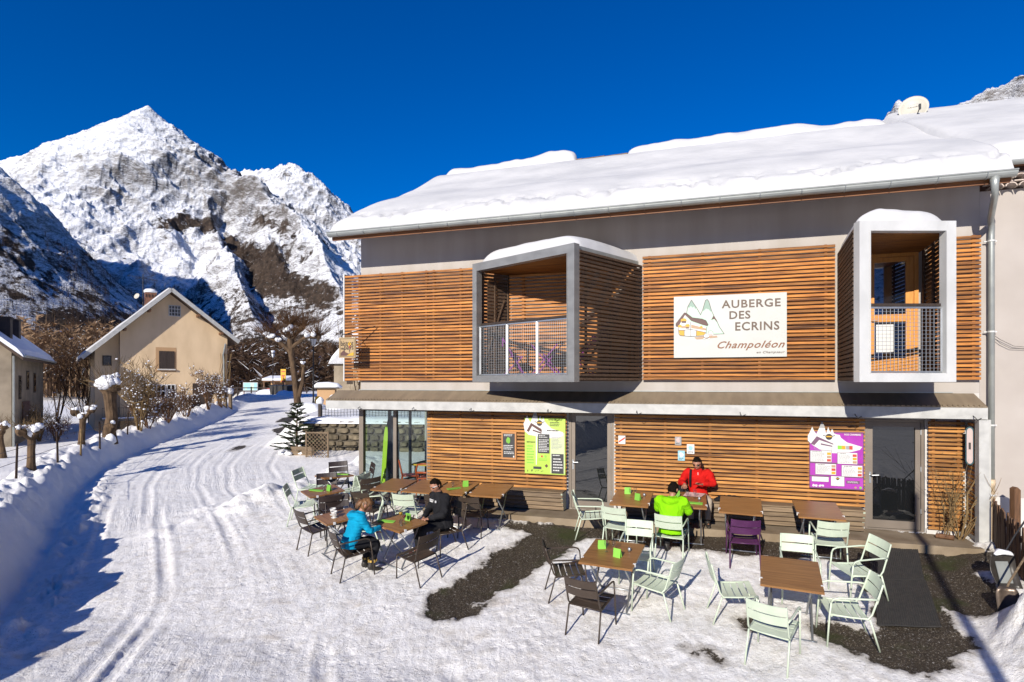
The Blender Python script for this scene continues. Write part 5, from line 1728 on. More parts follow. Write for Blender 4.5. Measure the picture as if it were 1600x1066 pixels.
def build_table_items():
    # upright green cards in clear stands, flat cards, glasses, salt pots
    st = MB(); st.prism([(-.045, 0), (.045, 0), (.006, .105), (-.006, .105)], Matrix(((0, 1, 0, 0), (1, 0, 0, 0), (0, 0, 1, 0), (0, 0, 0, 1))) @ Matrix(((0, 0, 1, 0), (1, 0, 0, 0), (0, 1, 0, 0), (0, 0, 0, 1))), .10)
    card = MB()
    card.add([(-.06, -.03, 0), (.06, -.03, 0), (.06, .0, .13), (-.06, .0, .13), (-.06, .03, 0), (.06, .03, 0), (-.06, -.027, 0), (.06, -.027, 0), (.06, .0, .126), (-.06, .0, .126), (-.06, .027, 0), (.06, .027, 0)],
             [(0, 1, 2, 3), (3, 2, 5, 4), (7, 6, 9, 8), (8, 9, 10, 11), (0, 6, 7, 1), (4, 5, 11, 10), (0, 3, 9, 6), (3, 4, 10, 9), (1, 7, 8, 2), (2, 8, 11, 5)])
    cme = card.mesh('menu_card', 'green_card')
    fl = MB(); fl.bb(-.16, .16, -.05, .05, .001, .014); fl.bb(-.15, .15, -.052, -.046, .004, .016); fme = fl.mesh('menu_card', 'green_card')
    g = 'green cards on the tables'
    thing_mesh('menu_card', cme, 'F', -.20, .12, 'green folded card at the back of the table with brown armchairs', 'menu card', g, .4)
    thing_mesh('menu_card', cme, 'F', .10, -.12, 'green folded card at the front of the table with brown armchairs', 'menu card', g, -.3)
    thing_mesh('menu_card', cme, 'A', -.12, .24, 'green folded card at the back of the table by the left door', 'menu card', g, .2)
    thing_mesh('menu_card', cme, 'A', .13, -.12, 'green folded card at the front of the table by the left door', 'menu card', g, -.5)
    for key, u, v, rz, lab in (('B', .10, -.22, -.1, 'green flat card on the table before the person in red'), ('m', -.22, -.12, .5, 'green flat card on the couple’s table'), ('T3', -.02, -.10, .9, 'green flat card on the wall table right of the person in black'),
                               ('j', -.12, -.05, .9, 'green flat card at the front of the farthest small table'), ('j', .02, .20, .7, 'green flat card at the back of the farthest small table'), ('k', -.08, -.10, .7, 'green flat card on the second farthest small table')):
        thing_mesh('menu_card', fme, key, u, v, lab, 'menu card', g, rz)
    thing_mesh('menu_card', cme, 'T3', .14, .12, 'green folded card standing on the wall table right of the person in black', 'menu card', g, .7)
    thing_mesh('menu_card', cme, 'k', .12, .10, 'green folded card standing on the second farthest small table', 'menu card', g, .3)
    thing_mesh('menu_card', cme, 'm', .05, .16, 'green folded card standing on the couple’s table', 'menu card', g, .2)
    thing_mesh('menu_card', cme, 'B', -.22, .10, 'green folded card beside the raised hand of the person in lime', 'menu card', g, .3)
    gg = 'glasses on the terrace tables'
    for key, u, v, me, lab in (('F', -.10, .02, WINE, 'left stemmed glass on the table with brown armchairs'), ('F', .0, .08, WINE, 'right stemmed glass on the table with brown armchairs'),
                               ('A', -.02, .02, WINE, 'left stemmed glass on the table by the left door'), ('A', .05, .10, WINE, 'right stemmed glass on the table by the left door'),
                               ('B', -.02, .02, WINE, 'stemmed glass nearer the lime jacket on the table of the person in red'), ('B', .12, .10, WINE, 'stemmed glass nearer the red jacket'),
                               ('m', .10, .04, WINE, 'stemmed glass of red drink before the person in black'), ('m', -.08, .10, WINE, 'stemmed glass of amber drink on the couple’s table'), ('m', .18, -.10, TUM, 'clear tumbler on the couple’s table'),
                               ('j', .05, .02, TUM, 'clear tumbler on the farthest small table'), ('k', .03, .02, TUM, 'clear tumbler on the second farthest small table'), ('T3', -.12, .05, TUM, 'clear tumbler on the wall table right of the person in black')):
        o = thing_mesh('drinking_glass', me, key, u, v, lab, 'glass', gg)
        if 'drink' in lab:
            dk = MB(); dk.lathe([(.0, .092), (.018, .092), (.029, .115), (.033, .14), (.0, .142)], n=12)
            dk.build('drink', 'red_wine' if 'red' in lab else 'ochre', o, smooth=True)
    sp = MB(); sp.lathe([(.0, 0), (.022, 0), (.027, .02), (.026, .045), (.015, .06), (.0, .064)], n=12); spm = sp.mesh('salt_pot', 'steel', True)
    for key, u, v, lab in (('F', .22, .14, 'small metal salt pot on the table with brown armchairs'), ('A', .22, .14, 'small metal salt pot on the table by the left door'), ('B', .2, .0, 'small metal pot on the table of the person in red')):
        thing_mesh('salt_pot', spm, key, u, v, lab, 'salt pot', 'small metal pots')
    cu = MB(); cu.lathe([(.0, .0), (.06, .0), (.065, .008), (.03, .008), (.035, .02), (.055, .09), (.058, .12), (.052, .12), (.048, .09), (.03, .03), (.0, .03)], n=16)
    ob = cu.mesh('cup', 'ceramic', True)
    for u, v, lab in ((-.14, -.05, 'left white cup on the small table near the cyan jacket'), (.04, -.10, 'right white cup on the small table near the cyan jacket')):
        o = thing_mesh('cup', ob, 'l', u, v, lab, 'cup', 'white cups')
        h = MB(); h.tube([(.05, 0, .10), (.085, 0, .09), (.085, 0, .05), (.04, 0, .035)], .006, 6); h.build('handle', 'ceramic', o, smooth=True)


build_table_items()


def build_benches():
    for s0, s1, lab in ((2.25, 5.30, 'slatted wooden wall bench behind the four tables left of the door'), (6.55, 11.10, 'slatted wooden wall bench between the two glass doors')):
        o = tag(empty('bench', W(s0, 0, 0), WANG), lab, 'bench', 'benches along the front wall')
        L = s1 - s0
        seat = MB(); seat.bb(-L / 2, L / 2, -.045, .045, -.014, .014); sm = seat.mesh('seat_board', 'bench_wood')
        for i in range(4):
            q = link('seat_board', sm, o); q.location = (L / 2, -.09 - i * .098, .425 + random.uniform(-.003, .003))
        fb = MB(); fb.bb(-L / 2, L / 2, -.012, .012, -.042, .042); fm = fb.mesh('front_board', 'bench_wood')
        for i in range(4):
            q = link('front_board', fm, o); q.location = (L / 2, -.42 + .035 * i, .355 - i * .096); q.rotation_euler = (R(-18), 0, 0)
        for x in (.02, L - .02):
            e = MB(); e.prism([(-.44, .41), (-.03, .41), (-.03, .005), (-.28, .005)], Matrix(((0, 0, 1, x - .018), (1, 0, 0, 0), (0, 1, 0, 0), (0, 0, 0, 1))), .036); e.build('end_panel', 'pale_green' if x > 1 else 'bench_wood', o)


build_benches()


# ================================================================== PEOPLE
def loft(mb, sect, n=14, lateral=(1, 0, 0), cap=True):
    """sect: list of (centre, rx, ry); elliptical rings along a path, x radius along 'lateral'"""
    k = len(sect); o = len(mb.v)
    C = [Vector(s[0]) for s in sect]; lat = Vector(lateral)
    for i, (c, rx, ry) in enumerate(sect):
        t = (C[min(i + 1, k - 1)] - C[max(i - 1, 0)]).normalized()
        u = (lat - t * lat.dot(t)); u = u.normalized() if u.length > .05 else t.orthogonal().normalized()
        w = t.cross(u)
        for j in range(n):
            a = 2 * PI * j / n
            mb.v.append(tuple(C[i] + u * math.cos(a) * rx + w * math.sin(a) * ry))
    for i in range(k - 1):
        for j in range(n):
            mb.f.append((o + i * n + j, o + i * n + (j + 1) % n, o + (i + 1) * n + (j + 1) % n, o + (i + 1) * n + j)); mb.m.append(0)
    if cap:
        mb.f.append(tuple(o + j for j in reversed(range(n)))); mb.m.append(0)
        mb.f.append(tuple(o + (k - 1) * n + j for j in range(n))); mb.m.append(0)


def curve_sect(sect, sub=4):
    """Catmull-Rom through sections so limbs bend smoothly"""
    out = []
    n = len(sect)
    P = [np.array([*s[0], s[1], s[2]]) for s in sect]
    for i in range(n - 1):
        p0, p1, p2, p3 = P[max(i - 1, 0)], P[i], P[i + 1], P[min(i + 2, n - 1)]
        for j in range(sub):
            t = j / sub
            q = .5 * ((2 * p1) + (-p0 + p2) * t + (2 * p0 - 5 * p1 + 4 * p2 - p3) * t * t + (-p0 + 3 * p1 - 3 * p2 + p3) * t ** 3)
            out.append((tuple(q[:3]), q[3], q[4]))
    out.append((tuple(P[-1][:3]), P[-1][3], P[-1][4]))
    return out


def remeshed(mb, voxel, name, m, smooth_it=3, fold=0.0, fscale=9.0, quilt=0.0, seed=0):
    me = mb.mesh(name + '_raw', m)
    o = bpy.data.objects.new('tmp', me); col.objects.link(o)
    md = o.modifiers.new('r', 'REMESH'); md.mode = 'VOXEL'; md.voxel_size = voxel
    if smooth_it:
        ms = o.modifiers.new('s', 'SMOOTH'); ms.iterations = smooth_it; ms.factor = .5
    dg = bpy.context.evaluated_depsgraph_get()
    out = bpy.data.meshes.new_from_object(o.evaluated_get(dg))
    bpy.data.objects.remove(o)
    out.name = name; out.materials.clear(); out.materials.append(MATS[m])
    nv = len(out.vertices)
    co = np.empty(nv * 3); out.vertices.foreach_get('co', co); co = co.reshape(-1, 3)
    if fold or quilt:
        no = np.empty(nv * 3); out.vertices.foreach_get('normal', no); no = no.reshape(-1, 3)
        dsp = fold * (ridged((co[:, 0] + .6 * co[:, 2]) * fscale, (co[:, 1] - .5 * co[:, 2]) * fscale, 500 + seed, 3) - .45)
        if quilt: dsp = dsp + quilt * (np.abs(np.sin(co[:, 2] * PI / .055)) - .6)
        co = co + no * dsp[:, None]
        out.vertices.foreach_set('co', co.ravel()); out.update()
    out.polygons.foreach_set('use_smooth', [True] * len(out.polygons))
    return out


def head_point(x, y, z, k=1.0):
    k *= 1.1
    px, py, pz = x * .077 * k, y * .097 * k, z * .118 * k
    if z < 0:
        px *= 1 - .30 * (-z) ** 1.4
        if y < 0: py *= 1 - .35 * min(1, -z * 1.1)
        else: py *= 1 - .05 * (-z)
    if y > 0:
        f = y
        py += f * (.028 * math.exp(-(x / .17) ** 2 - ((z + .16) / .15) ** 2) + .010 * math.exp(-(x / .12) ** 2 - ((z - .05) / .2) ** 2))
        py += f * (-.012 * math.exp(-((abs(x) - .40) / .17) ** 2 - ((z - .06) / .11) ** 2))
        py += f * .006 * math.exp(-((z - .25) / .1) ** 2)
        py += f * (.008 * math.exp(-(x / .28) ** 2 - ((z + .50) / .07) ** 2) - .006 * math.exp(-(x / .3) ** 2 - ((z + .43) / .03) ** 2))
        py += f * .012 * math.exp(-(x / .3) ** 2 - ((z + .80) / .14) ** 2)
    return Vector((px, py, pz))


def head_mb(k=1.0, keep=None, nu=36, nv=26):
    mb = MB(); idx = {}
    for i in range(nv + 1):
        ph = PI * i / nv
        for j in range(nu):
            th = 2 * PI * j / nu
            idx[i, j] = len(mb.v); mb.v.append(tuple(head_point(math.sin(ph) * math.cos(th), math.sin(ph) * math.sin(th), math.cos(ph), k)))
    for i in range(nv):
        for j in range(nu):
            ph = PI * (i + .5) / nv; th = 2 * PI * (j + .5) / nu
            if keep and not keep(math.sin(ph) * math.cos(th), math.sin(ph) * math.sin(th), math.cos(ph)): continue
            mb.f.append((idx[i, j], idx[i + 1, j], idx[i + 1, (j + 1) % nu], idx[i, (j + 1) % nu])); mb.m.append(0)
    return mb


def hand_mb(wrist, direction, palm_n, thumb_side, curl, size=1.0):
    """palm, four unequal bent fingers and a thumb; direction = forearm direction, palm_n = way the palm faces"""
    d = Vector(direction).normalized(); n = Vector(palm_n); n = (n - d * n.dot(d)).normalized(); s = d.cross(n) * thumb_side
    w = Vector(wrist); mb = MB(); K = size
    P = lambda a, b, c: w + (d * a + s * b + n * c) * K
    loft(mb, [(P(-.03, 0, 0), .024 * K, .019 * K), (P(.015, 0, 0), .030 * K, .017 * K), (P(.055, 0, .004), .041 * K, .014 * K), (P(.088, 0, .006), .040 * K, .012 * K)], 12, lateral=tuple(s))
    for i, (b, L) in enumerate(((.030, .068), (.010, .078), (-.011, .072), (-.031, .056))):
        p = P(.085, b, .004); an = 0.0; pts = [P(.06, b * .9, .003), p]; rs = [.010 * K, .0095 * K]
        cur = p
        for q, f in enumerate((.42, .32, .26)):
            an += curl * (.75 + .15 * i) * (1.0 if q else .8)
            cur = cur + (d * math.cos(an) + n * math.sin(an) + s * (b * .6)).normalized() * L * f * K
            pts.append(cur); rs.append((.0088 - .0012 * q) * K)
        mb.tube(pts, rs, 7)
    t0 = P(.018, .024, .004); t1 = P(.045, .055, .016); t2 = P(.072, .066, .030); t3 = P(.092, .066, .042)
    mb.tube([t0, t1, t2, t3], [.014 * K, .0115 * K, .010 * K, .008 * K], 7)
    return mb


def person(loc, rz, label, spec):
    """a seated figure; local +y is where the chest faces, z = 0 is the ground, seat near z = .45"""
    root = tag(empty('person', loc, rz), label, 'person')
    J = {k: Vector(v) for k, v in spec['J'].items()}
    ln = spec.get('lean', 0.0)
    pel, wai, che, nb = J['pelvis'], J['waist'], J['chest'], J['neck']
    hd = J['head']
    HR = Euler((R(spec.get('pitch', -15)), R(spec.get('roll', 0)), R(spec.get('yaw', 0))), 'XYZ').to_matrix()
    # ---- the body, one continuous skin
    b = MB()
    loft(b, curve_sect([(pel - Vector((0, 0, .05)), .13, .10), (pel, .15, .11), (wai, .125, .09), (che, .155, .10), (nb - Vector((0, .0, .05)), .10, .065), (nb, .058, .055), (nb.lerp(hd, .55), .054, .056)]), 16)
    for sx in ('l', 'r'):
        sh, el, wr = J['sh' + sx], J['el' + sx], J['wr' + sx]
        loft(b, curve_sect([(che.lerp(sh, .5), .06, .06), (sh, .055, .055), (sh.lerp(el, .5), .044, .046), (el, .038, .038), (el.lerp(wr, .4), .038, .037), (wr, .024, .021), (wr + (wr - el).normalized() * .02, .024, .020)]), 10, lateral=(0, 0, 1))
        hp, kn, an, to = J['hp' + sx], J['kn' + sx], J['an' + sx], J['to' + sx]
        loft(b, curve_sect([(hp, .085, .085), (hp.lerp(kn, .5), .07, .07), (kn, .052, .054), (kn.lerp(an, .4), .05, .05), (an, .034, .036)]), 10)
        loft(b, [(an - Vector((0, .03, .03)), .03, .03), (an.lerp(to, .5) + Vector((0, 0, -.02)), .036, .028), (to, .03, .02)], 8)
    hm = head_mb()
    o = len(b.v)
    b.add([HR @ Vector(v) + hd for v in hm.v], hm.f)
    for sx in (-1, 1):
        e = MB(); loft(e, [((sx * .070, -.012, -.045), .010, .008), ((sx * .084, -.018, -.02), .013, .020), ((sx * .090, -.02, .008), .012, .026), ((sx * .080, -.02, .03), .008, .014)], 8)
        b.add([HR @ Vector(v) + hd for v in e.v], e.f)
    me = remeshed(b, .0105, 'body', 'skin', 2)
    bm = bmesh.new(); bm.from_mesh(me)
    for sx, ts in (('l', 1), ('r', -1)):
        hs = spec['hand' + sx]
        hmb = hand_mb(J['wr' + sx], hs[0], hs[1], ts, hs[2], spec.get('hsize', 1.0))
        tmp = hmb.mesh('tmp', 'skin', True); bm.from_mesh(tmp); bpy.data.meshes.remove(tmp)
    bm.to_mesh(me); bm.free()
    link('body', me, root)
    # ---- jacket
    j = MB(); g = spec.get('bulk', 1.0)
    hem = spec.get('hem', .02)
    loft(j, curve_sect([(pel + Vector((0, -.01, -hem)), .185 * g, .150 * g), (pel + Vector((0, 0, .06)), .180 * g, .145 * g), (wai, .168 * g, .130 * g), (che, .190 * g, .132 * g), (che.lerp(nb, .55), .165 * g, .105 * g), (nb - Vector((0, 0, .03)), .095, .080), (nb + (hd - nb) * .18, .075, .072)]), 20)
    for sx in ('l', 'r'):
        sh, el, wr = J['sh' + sx], J['el' + sx], J['wr' + sx]
        loft(j, curve_sect([(che.lerp(sh, .55) + Vector((0, 0, .01)), .085 * g, .095 * g), (sh, .080 * g, .082 * g), (sh.lerp(el, .5), .066 * g, .070 * g), (el, .060 * g, .060 * g), (el.lerp(wr, .5), .052 * g, .052 * g), (wr - (wr - el).normalized() * .012, .040, .040)]), 12, lateral=(0, 0, 1))
    if spec.get('hood'):
        c = che.lerp(nb, .85)
        loft(j, curve_sect([(c + Vector((-.15, -.03, .0)), .03, .04), (c + Vector((-.11, -.09, -.01)), .055, .075), (c + Vector((0, -.135, -.03)), .07, .105), (c + Vector((.11, -.09, -.01)), .055, .075), (c + Vector((.15, -.03, .0)), .03, .04)]), 12, lateral=(0, .3, 1))
    jk = link('jacket', remeshed(j, .014, 'jacket', spec['jacket'], 3, spec.get('fold', .010), 8.0, spec.get('quilt', 0), spec.get('seed', 1)), root)
    # ---- trousers
    t = MB()
    loft(t, curve_sect([(pel + Vector((0, -.05, -.06)), .165, .11), (pel + Vector((0, .0, -.02)), .172, .135), (pel + Vector((0, .03, .05)), .160, .125)]), 18)
    for sx in ('l', 'r'):
        hp, kn, an = J['hp' + sx], J['kn' + sx], J['an' + sx]
        loft(t, curve_sect([(hp + Vector((0, -.04, 0)), .095, .095), (hp.lerp(kn, .45), .086, .086), (kn, .070, .072), (kn.lerp(an, .4), .066, .068), (kn.lerp(an, .92), .060, .064)]), 12)
    link('trousers', remeshed(t, .014, 'trousers', spec['trousers'], 3, .010, 9, 0, 7 + spec.get('seed', 1)), root)
    # ---- boots
    for sx in ('l', 'r'):
        an, to = J['an' + sx], J['to' + sx]; kn = J['kn' + sx]
        s = MB()
        fw = (to - an); fw.z = 0; fw.normalize()
        top = an.lerp(kn, .25 if spec.get('tallboot') else .10)
        loft(s, [(top, .058, .062), (an, .05, .055), (an - Vector((0, 0, .035)) - fw * .01, .05, .06)], 12)
        loft(s, curve_sect([(an - fw * .055 - Vector((0, 0, .055)), .034, .028), (an - Vector((0, 0, .050)), .044, .040), (an.lerp(to, .6) - Vector((0, 0, .025)), .046, .034), (to + Vector((0, 0, .004)), .040, .026), (to + fw * .04 + Vector((0, 0, .0)), .022, .016)], 3), 12)
        bo = link('boot', remeshed(s, .012, 'boot', spec['boot'], 2, .006, 20, 0, 3), root)
        if spec.get('tallboot'):
            c = MB(); 
            for q in range(8):
                a = 2 * PI * q / 8; c.box(top + Vector((math.cos(a) * .055, math.sin(a) * .058, -.02)), (.035, .035, .05), Euler((q, q * 2, 0)).to_matrix())
            c.build('fur_cuff', 'boot_yellow', bo)
    # ---- hair
    hk = spec['hair']
    keep = hk[1]
    h = head_mb(1.10, keep, 44, 34)
    rr = random.Random(spec.get('seed', 1))
    hv = []
    for v in h.v:
        v = Vector(v); k = 1 + hk[2] * (vnoise(np.array([v.x * 90]), np.array([v.z * 60 + v.y * 70]), 3)[0] - .4)
        hv.append(HR @ (v * k) + hd)
    hm2 = MB(); hm2.add(hv, h.f)
    ho = hm2.build('hair', hk[0], root, smooth=True)
    so_ = ho.modifiers.new('solid', 'SOLIDIFY'); so_.thickness = .014; so_.offset = -1
    if spec.get('bun'):
        bn = MB(); loft(bn, [(HR @ Vector(v) + hd, a, c) for v, a, c in (((0, -.06, .05), .05, .04), ((0, -.11, .0), .07, .05), ((0, -.115, -.07), .06, .04), ((.0, -.10, -.13), .03, .02))], 12); bn.build('hair_lock', hk[0], ho, smooth=True)
    # ---- face details: brows and lips, then sunglasses
    fd = MB()
    for sx in (-1, 1):
        fd.tube([HR @ head_point(sx * x, math.sqrt(max(0, 1 - x * x - z * z)), z, 1.012) + hd for x, z in ((.16, .20), (.36, .235), (.56, .19))], [.004, .005, .003], 5)
    fd.build('eyebrows', hk[0], root)
    lp = MB(); lp.tube([HR @ head_point(x, math.sqrt(max(0, 1 - x * x - .45 * .45)), -.45, 1.01) + hd for x in (-.24, -.1, 0, .1, .24)], [.002, .005, .0055, .005, .002], 6); lp.build('lips', 'lips', root)
    if not spec.get('glasses'):
        ey = MB()
        for sx in (-1, 1): ey.lathe([(0, -.012), (.008, -.009), (.012, 0), (.008, .009), (0, .012)], HR @ head_point(sx * .40, .90, .06, .94) + hd, 10)
        ey.build('eyes', 'white_plastic', root, smooth=True)
    if spec.get('glasses'):
        gl = MB()
        for sx in (-1, 1):
            c = HR @ Vector((sx * .034, .094, .012)) + hd
            pts = [c + HR @ Vector((math.cos(a) * .031, -.010 * abs(math.cos(a)) * (1 if sx * math.cos(a) > 0 else -.2), math.sin(a) * .019)) for a in [2 * PI * i / 12 for i in range(12)]]
            gl.add(pts + [p + HR @ Vector((0, .005, 0)) for p in pts], [tuple(range(12)), tuple(range(12, 24))] + [(i, (i + 1) % 12, 12 + (i + 1) % 12, 12 + i) for i in range(12)])
        fr = MB()
        for sx in (-1, 1): fr.tube([HR @ Vector(p) + hd for p in ((sx * .058, .088, .022), (sx * .076, .06, .02), (sx * .083, .0, .012), (sx * .082, -.03, .0))], [.006, .006, .004, .003], 6)
        fr.tube([HR @ Vector(p) + hd for p in ((-.062, .085, .026), (-.03, .101, .03), (0, .105, .024), (.03, .101, .03), (.062, .085, .026))], .004, 6)
        go = fr.build('sunglasses', spec['glasses'], root); gl.build('lens', 'lens_dark', go)
    return root, J, jk


mat('lips', (.34, .11, .085), rough=.45)


def seated(**kw):
    J = dict(pelvis=(0, -.10, .52), waist=(0, -.085, .68), chest=(0, -.055, .92), neck=(0, -.03, 1.09), head=(0, .015, 1.24),
             shl=(-.19, -.05, 1.02), shr=(.19, -.05, 1.02), ell=(-.26, .03, .76), elr=(.26, .03, .76), wrl=(-.12, .26, .70), wrr=(.12, .26, .70),
             hpl=(-.09, -.04, .52), hpr=(.09, -.04, .52), knl=(-.12, .36, .52), knr=(.12, .36, .52), anl=(-.13, .34, .12), anr=(.13, .34, .12), tol=(-.145, .50, .035), tor=(.145, .50, .035))
    J.update(kw)
    return J


short_hair = lambda x, y, z: z > .42 + .28 * max(0, y) or (y < -.05 and z > -.42 - .1 * y) or (abs(x) > .7 and y < .12 and z > -.05)


def chair_xy(s, d, phi):
    X, Y = W(s, d); return (X, Y, gz_at(s, d)), R(phi) + WANG - PI / 2


def build_people():
    # cyan jacket
    l, rz = chair_xy(2.47, 4.06, 52)
    J = seated(waist=(0, -.06, .68), chest=(0, .02, .90), neck=(0, .09, 1.05), head=(.01, .17, 1.155), shl=(-.175, .03, .98), shr=(.175, .03, .98), ell=(-.235, .15, .74), elr=(.225, .17, .76), wrl=(-.10, .36, .66), wrr=(.12, .40, .77),
               knl=(-.10, .33, .50), knr=(.10, .33, .50), anl=(-.11, .20, .13), anr=(.09, .24, .13), tol=(-.12, .36, .035), tor=(.10, .40, .035))
    root, J, jk = person(l, rz, 'person in a hooded cyan puffer jacket, head bowed, seen from behind', dict(J=J, pitch=-38, yaw=-12, jacket='cloth_cyan', trousers='cloth_black', boot='boot_dark', tallboot=True, hair=('hair_blond', lambda x, y, z: z > .30 + .35 * max(0, y) or (y < .25 and z > -.55), .16), bun=True,
                  handl=((.3, 1, -.1), (.2, 0, -1), .25), handr=((.0, 1, -.1), (0, 0, -1), .25), hood=True, quilt=.008, fold=.014, hem=.05, seed=2, hsize=.92, bulk=1.0))
    bnd = MB(); bnd.tube([Vector((math.cos(a) * .185, -.10 + math.sin(a) * .150, .60)) for a in [PI * .95 + PI * 1.1 * i / 16 for i in range(17)]], .004, 5)
    pk = MB()
    for k in (0,):
        pts = []
        for i in range(13):
            a = PI * 1.15 + PI * .55 * i / 12
            for z in (.50, .565): pts.append(Vector((math.cos(a) * .198, -.10 + math.sin(a) * .168, z)))
        pk.add(pts, [(2 * i, 2 * i + 2, 2 * i + 3, 2 * i + 1) for i in range(12)])
    po = pk.build('hem_panel', 'cloth_teal_dark', jk); sm_ = po.modifiers.new('solid', 'SOLIDIFY'); sm_.thickness = .01
    # black jacket
    l, rz = chair_xy(3.50, 2.90, 232)
    J = seated(waist=(0, -.075, .70), chest=(0, -.035, .95), neck=(0, .0, 1.12), head=(.0, .065, 1.255), shl=(-.205, -.03, 1.04), shr=(.205, -.03, 1.04), ell=(-.285, .05, .78), elr=(.285, .05, .78), wrl=(-.09, .27, .68), wrr=(.09, .27, .66),
               knl=(-.14, .38, .52), knr=(.14, .38, .52), anl=(-.12, .40, .12), anr=(.12, .36, .12), tol=(-.13, .56, .035), tor=(.14, .52, .035))
    root, J, jk = person(l, rz, 'person in a black jacket with white sunglasses, looking down', dict(J=J, pitch=-24, yaw=8, jacket='cloth_black', trousers='cloth_black', boot='boot_maroon', hair=('hair_dark', short_hair, .10), glasses='white_plastic',
                  handl=((.9, .5, -.1), (0, -.2, -1), .5), handr=((-.9, .5, -.1), (0, -.2, -1), .5), fold=.022, seed=4, bulk=1.17, hem=.04))
    pt = MB()
    for x0, x1, z0, z1 in ((-.02, .12, .985, 1.0), (.0, .11, .95, .972), (-.13, -.10, .96, 1.0)):
        pt.bb(x0, x1, .118, .135, z0, z1)
    pt.bb(-.262, -.235, -.02, .05, .93, .985)
    pt.build('chest_print', 'white_print', jk)
    # red fleece
    X, Y = W(8.11, .30)
    J = seated(pelvis=(0, -.06, .50), waist=(0, -.045, .67), chest=(0, .01, .90), neck=(.0, .05, 1.06), head=(.015, .12, 1.19), shl=(-.205, .01, .99), shr=(.205, .01, .99), ell=(-.30, .10, .80), elr=(.335, .10, .79), wrl=(-.08, .30, .80), wrr=(.26, .36, .80),
               hpl=(-.09, .0, .50), hpr=(.09, .0, .50), knl=(-.20, .40, .50), knr=(.14, .40, .50), anl=(-.18, .42, .10), anr=(.14, .44, .10), tol=(-.20, .58, .02), tor=(.15, .60, .02))
    root, J, jk = person((X, Y, .0), R(270) + WANG - PI / 2, 'person in a red fleece with dark sunglasses sitting on the wall bench', dict(J=J, pitch=-22, yaw=-14, jacket='cloth_red', trousers='cloth_beige', boot='boot_dark', hair=('hair_dark', short_hair, .10), glasses='lens_dark',
                  handl=((.7, .7, .0), (0, -.3, 1), .45), handr=((-.1, 1, -.25), (-.3, 0, -1), .35), fold=.024, seed=6, bulk=1.08))
    bp = MB()
    bp.tube([(.14, .10, 1.06), (.145, .135, .98), (.15, .15, .86), (.15, .10, .72)], [.022, .024, .024, .02], 8)
    bp.build('rucksack_strap', 'cloth_black', jk)
    zp = MB(); zp.bar((0, .118, 1.06), (0, .148, .92), .008, .006); zp.build('zip', 'white_print', jk)
    # objects held or beside
    ph = MB(); ph.box((0, 0, 0), (.075, .145, .010)); p_ = ph.build('phone', 'lens_dark')
    M = Matrix.Translation((X, Y, 0)) @ Matrix.Rotation(R(270) + WANG - PI / 2, 4, 'Z')
    p_.location = M @ Vector((.01, .375, .825)); p_.rotation_euler = (R(20), 0, R(270) + WANG - PI / 2 + .9); tag(p_, 'dark phone in the left hand of the person in red', 'phone')
    pa = MB(); pa.add([(-.22, -.10, 0), (.12, -.14, .012), (.20, .10, .004), (-.16, .13, .015), (-.22, -.10, .003), (.12, -.14, .015), (.20, .10, .007), (-.16, .13, .018)], [(0, 1, 2, 3), (4, 5, 6, 7), (0, 1, 5, 4), (1, 2, 6, 5), (2, 3, 7, 6), (3, 0, 4, 7)])
    q = pa.build('paper_sheet', 'pink'); pp, ee = on_table('B', .12, .30, .746); q.location = pp; q.rotation_euler = ee; tag(q, 'pale pink paper sheet spread on the table before the person in red', 'paper')
    rk = MB(); loft(rk, curve_sect([((0, 0, .0), .09, .06), ((0, .0, .08), .12, .085), ((0, 0, .22), .12, .085), ((0, .0, .33), .09, .06), ((0, 0, .37), .04, .03)]), 14)
    r_ = link('rucksack', remeshed(rk, .014, 'rucksack', 'cloth_black', 2, .012, 12, 0, 9)); c = M @ Vector((.30, .10, .44)); r_.location = c; r_.rotation_euler = (0, 0, WANG); tag(r_, 'black rucksack on the bench beside the person in red', 'rucksack')
    ck = MB(); loft(ck, curve_sect([((-.30, 0, .02), .05, .03), ((-.15, .02, .05), .10, .06), ((.05, -.01, .06), .12, .07), ((.22, .02, .04), .09, .05), ((.36, 0, .015), .04, .02)]), 12, lateral=(0, 1, 0))
    c_ = link('coat', remeshed(ck, .012, 'coat', 'cloth_black', 1, .035, 14, 0, 11)); c_.location = M @ Vector((-.62, .02, .435)); c_.rotation_euler = (0, 0, WANG); tag(c_, 'crumpled black coat lying on the bench right of the person in red', 'coat')
    # lime jacket
    l, rz = chair_xy(7.66, 2.10, 82)
    J = seated(waist=(0, -.08, .68), chest=(0, -.03, .90), neck=(0, .03, 1.04), head=(.01, .085, 1.165), shl=(-.205, -.02, .98), shr=(.205, -.02, .98), ell=(-.27, .12, .79), elr=(.27, .12, .78), wrl=(-.16, .36, .84), wrr=(.14, .36, .80),
               knl=(-.14, .30, .50), knr=(.15, .30, .50), anl=(-.12, .16, .12), anr=(.16, .22, .12), tol=(-.13, .30, .035), tor=(.18, .38, .035))
    person(l, rz, 'person in a bright lime hooded jacket sitting with the back to the camera', dict(J=J, pitch=-16, yaw=-18, jacket='cloth_lime', trousers='cloth_black', boot='boot_dark', hair=('hair_dark', lambda x, y, z: short_hair(x, y, z), .07),
           handl=((.3, 1, .1), (.5, 0, -1), .4), handr=((-.2, 1, -.1), (0, 0, -1), .4), fold=.022, hood=True, hem=.09, seed=8, bulk=1.16))


build_people()


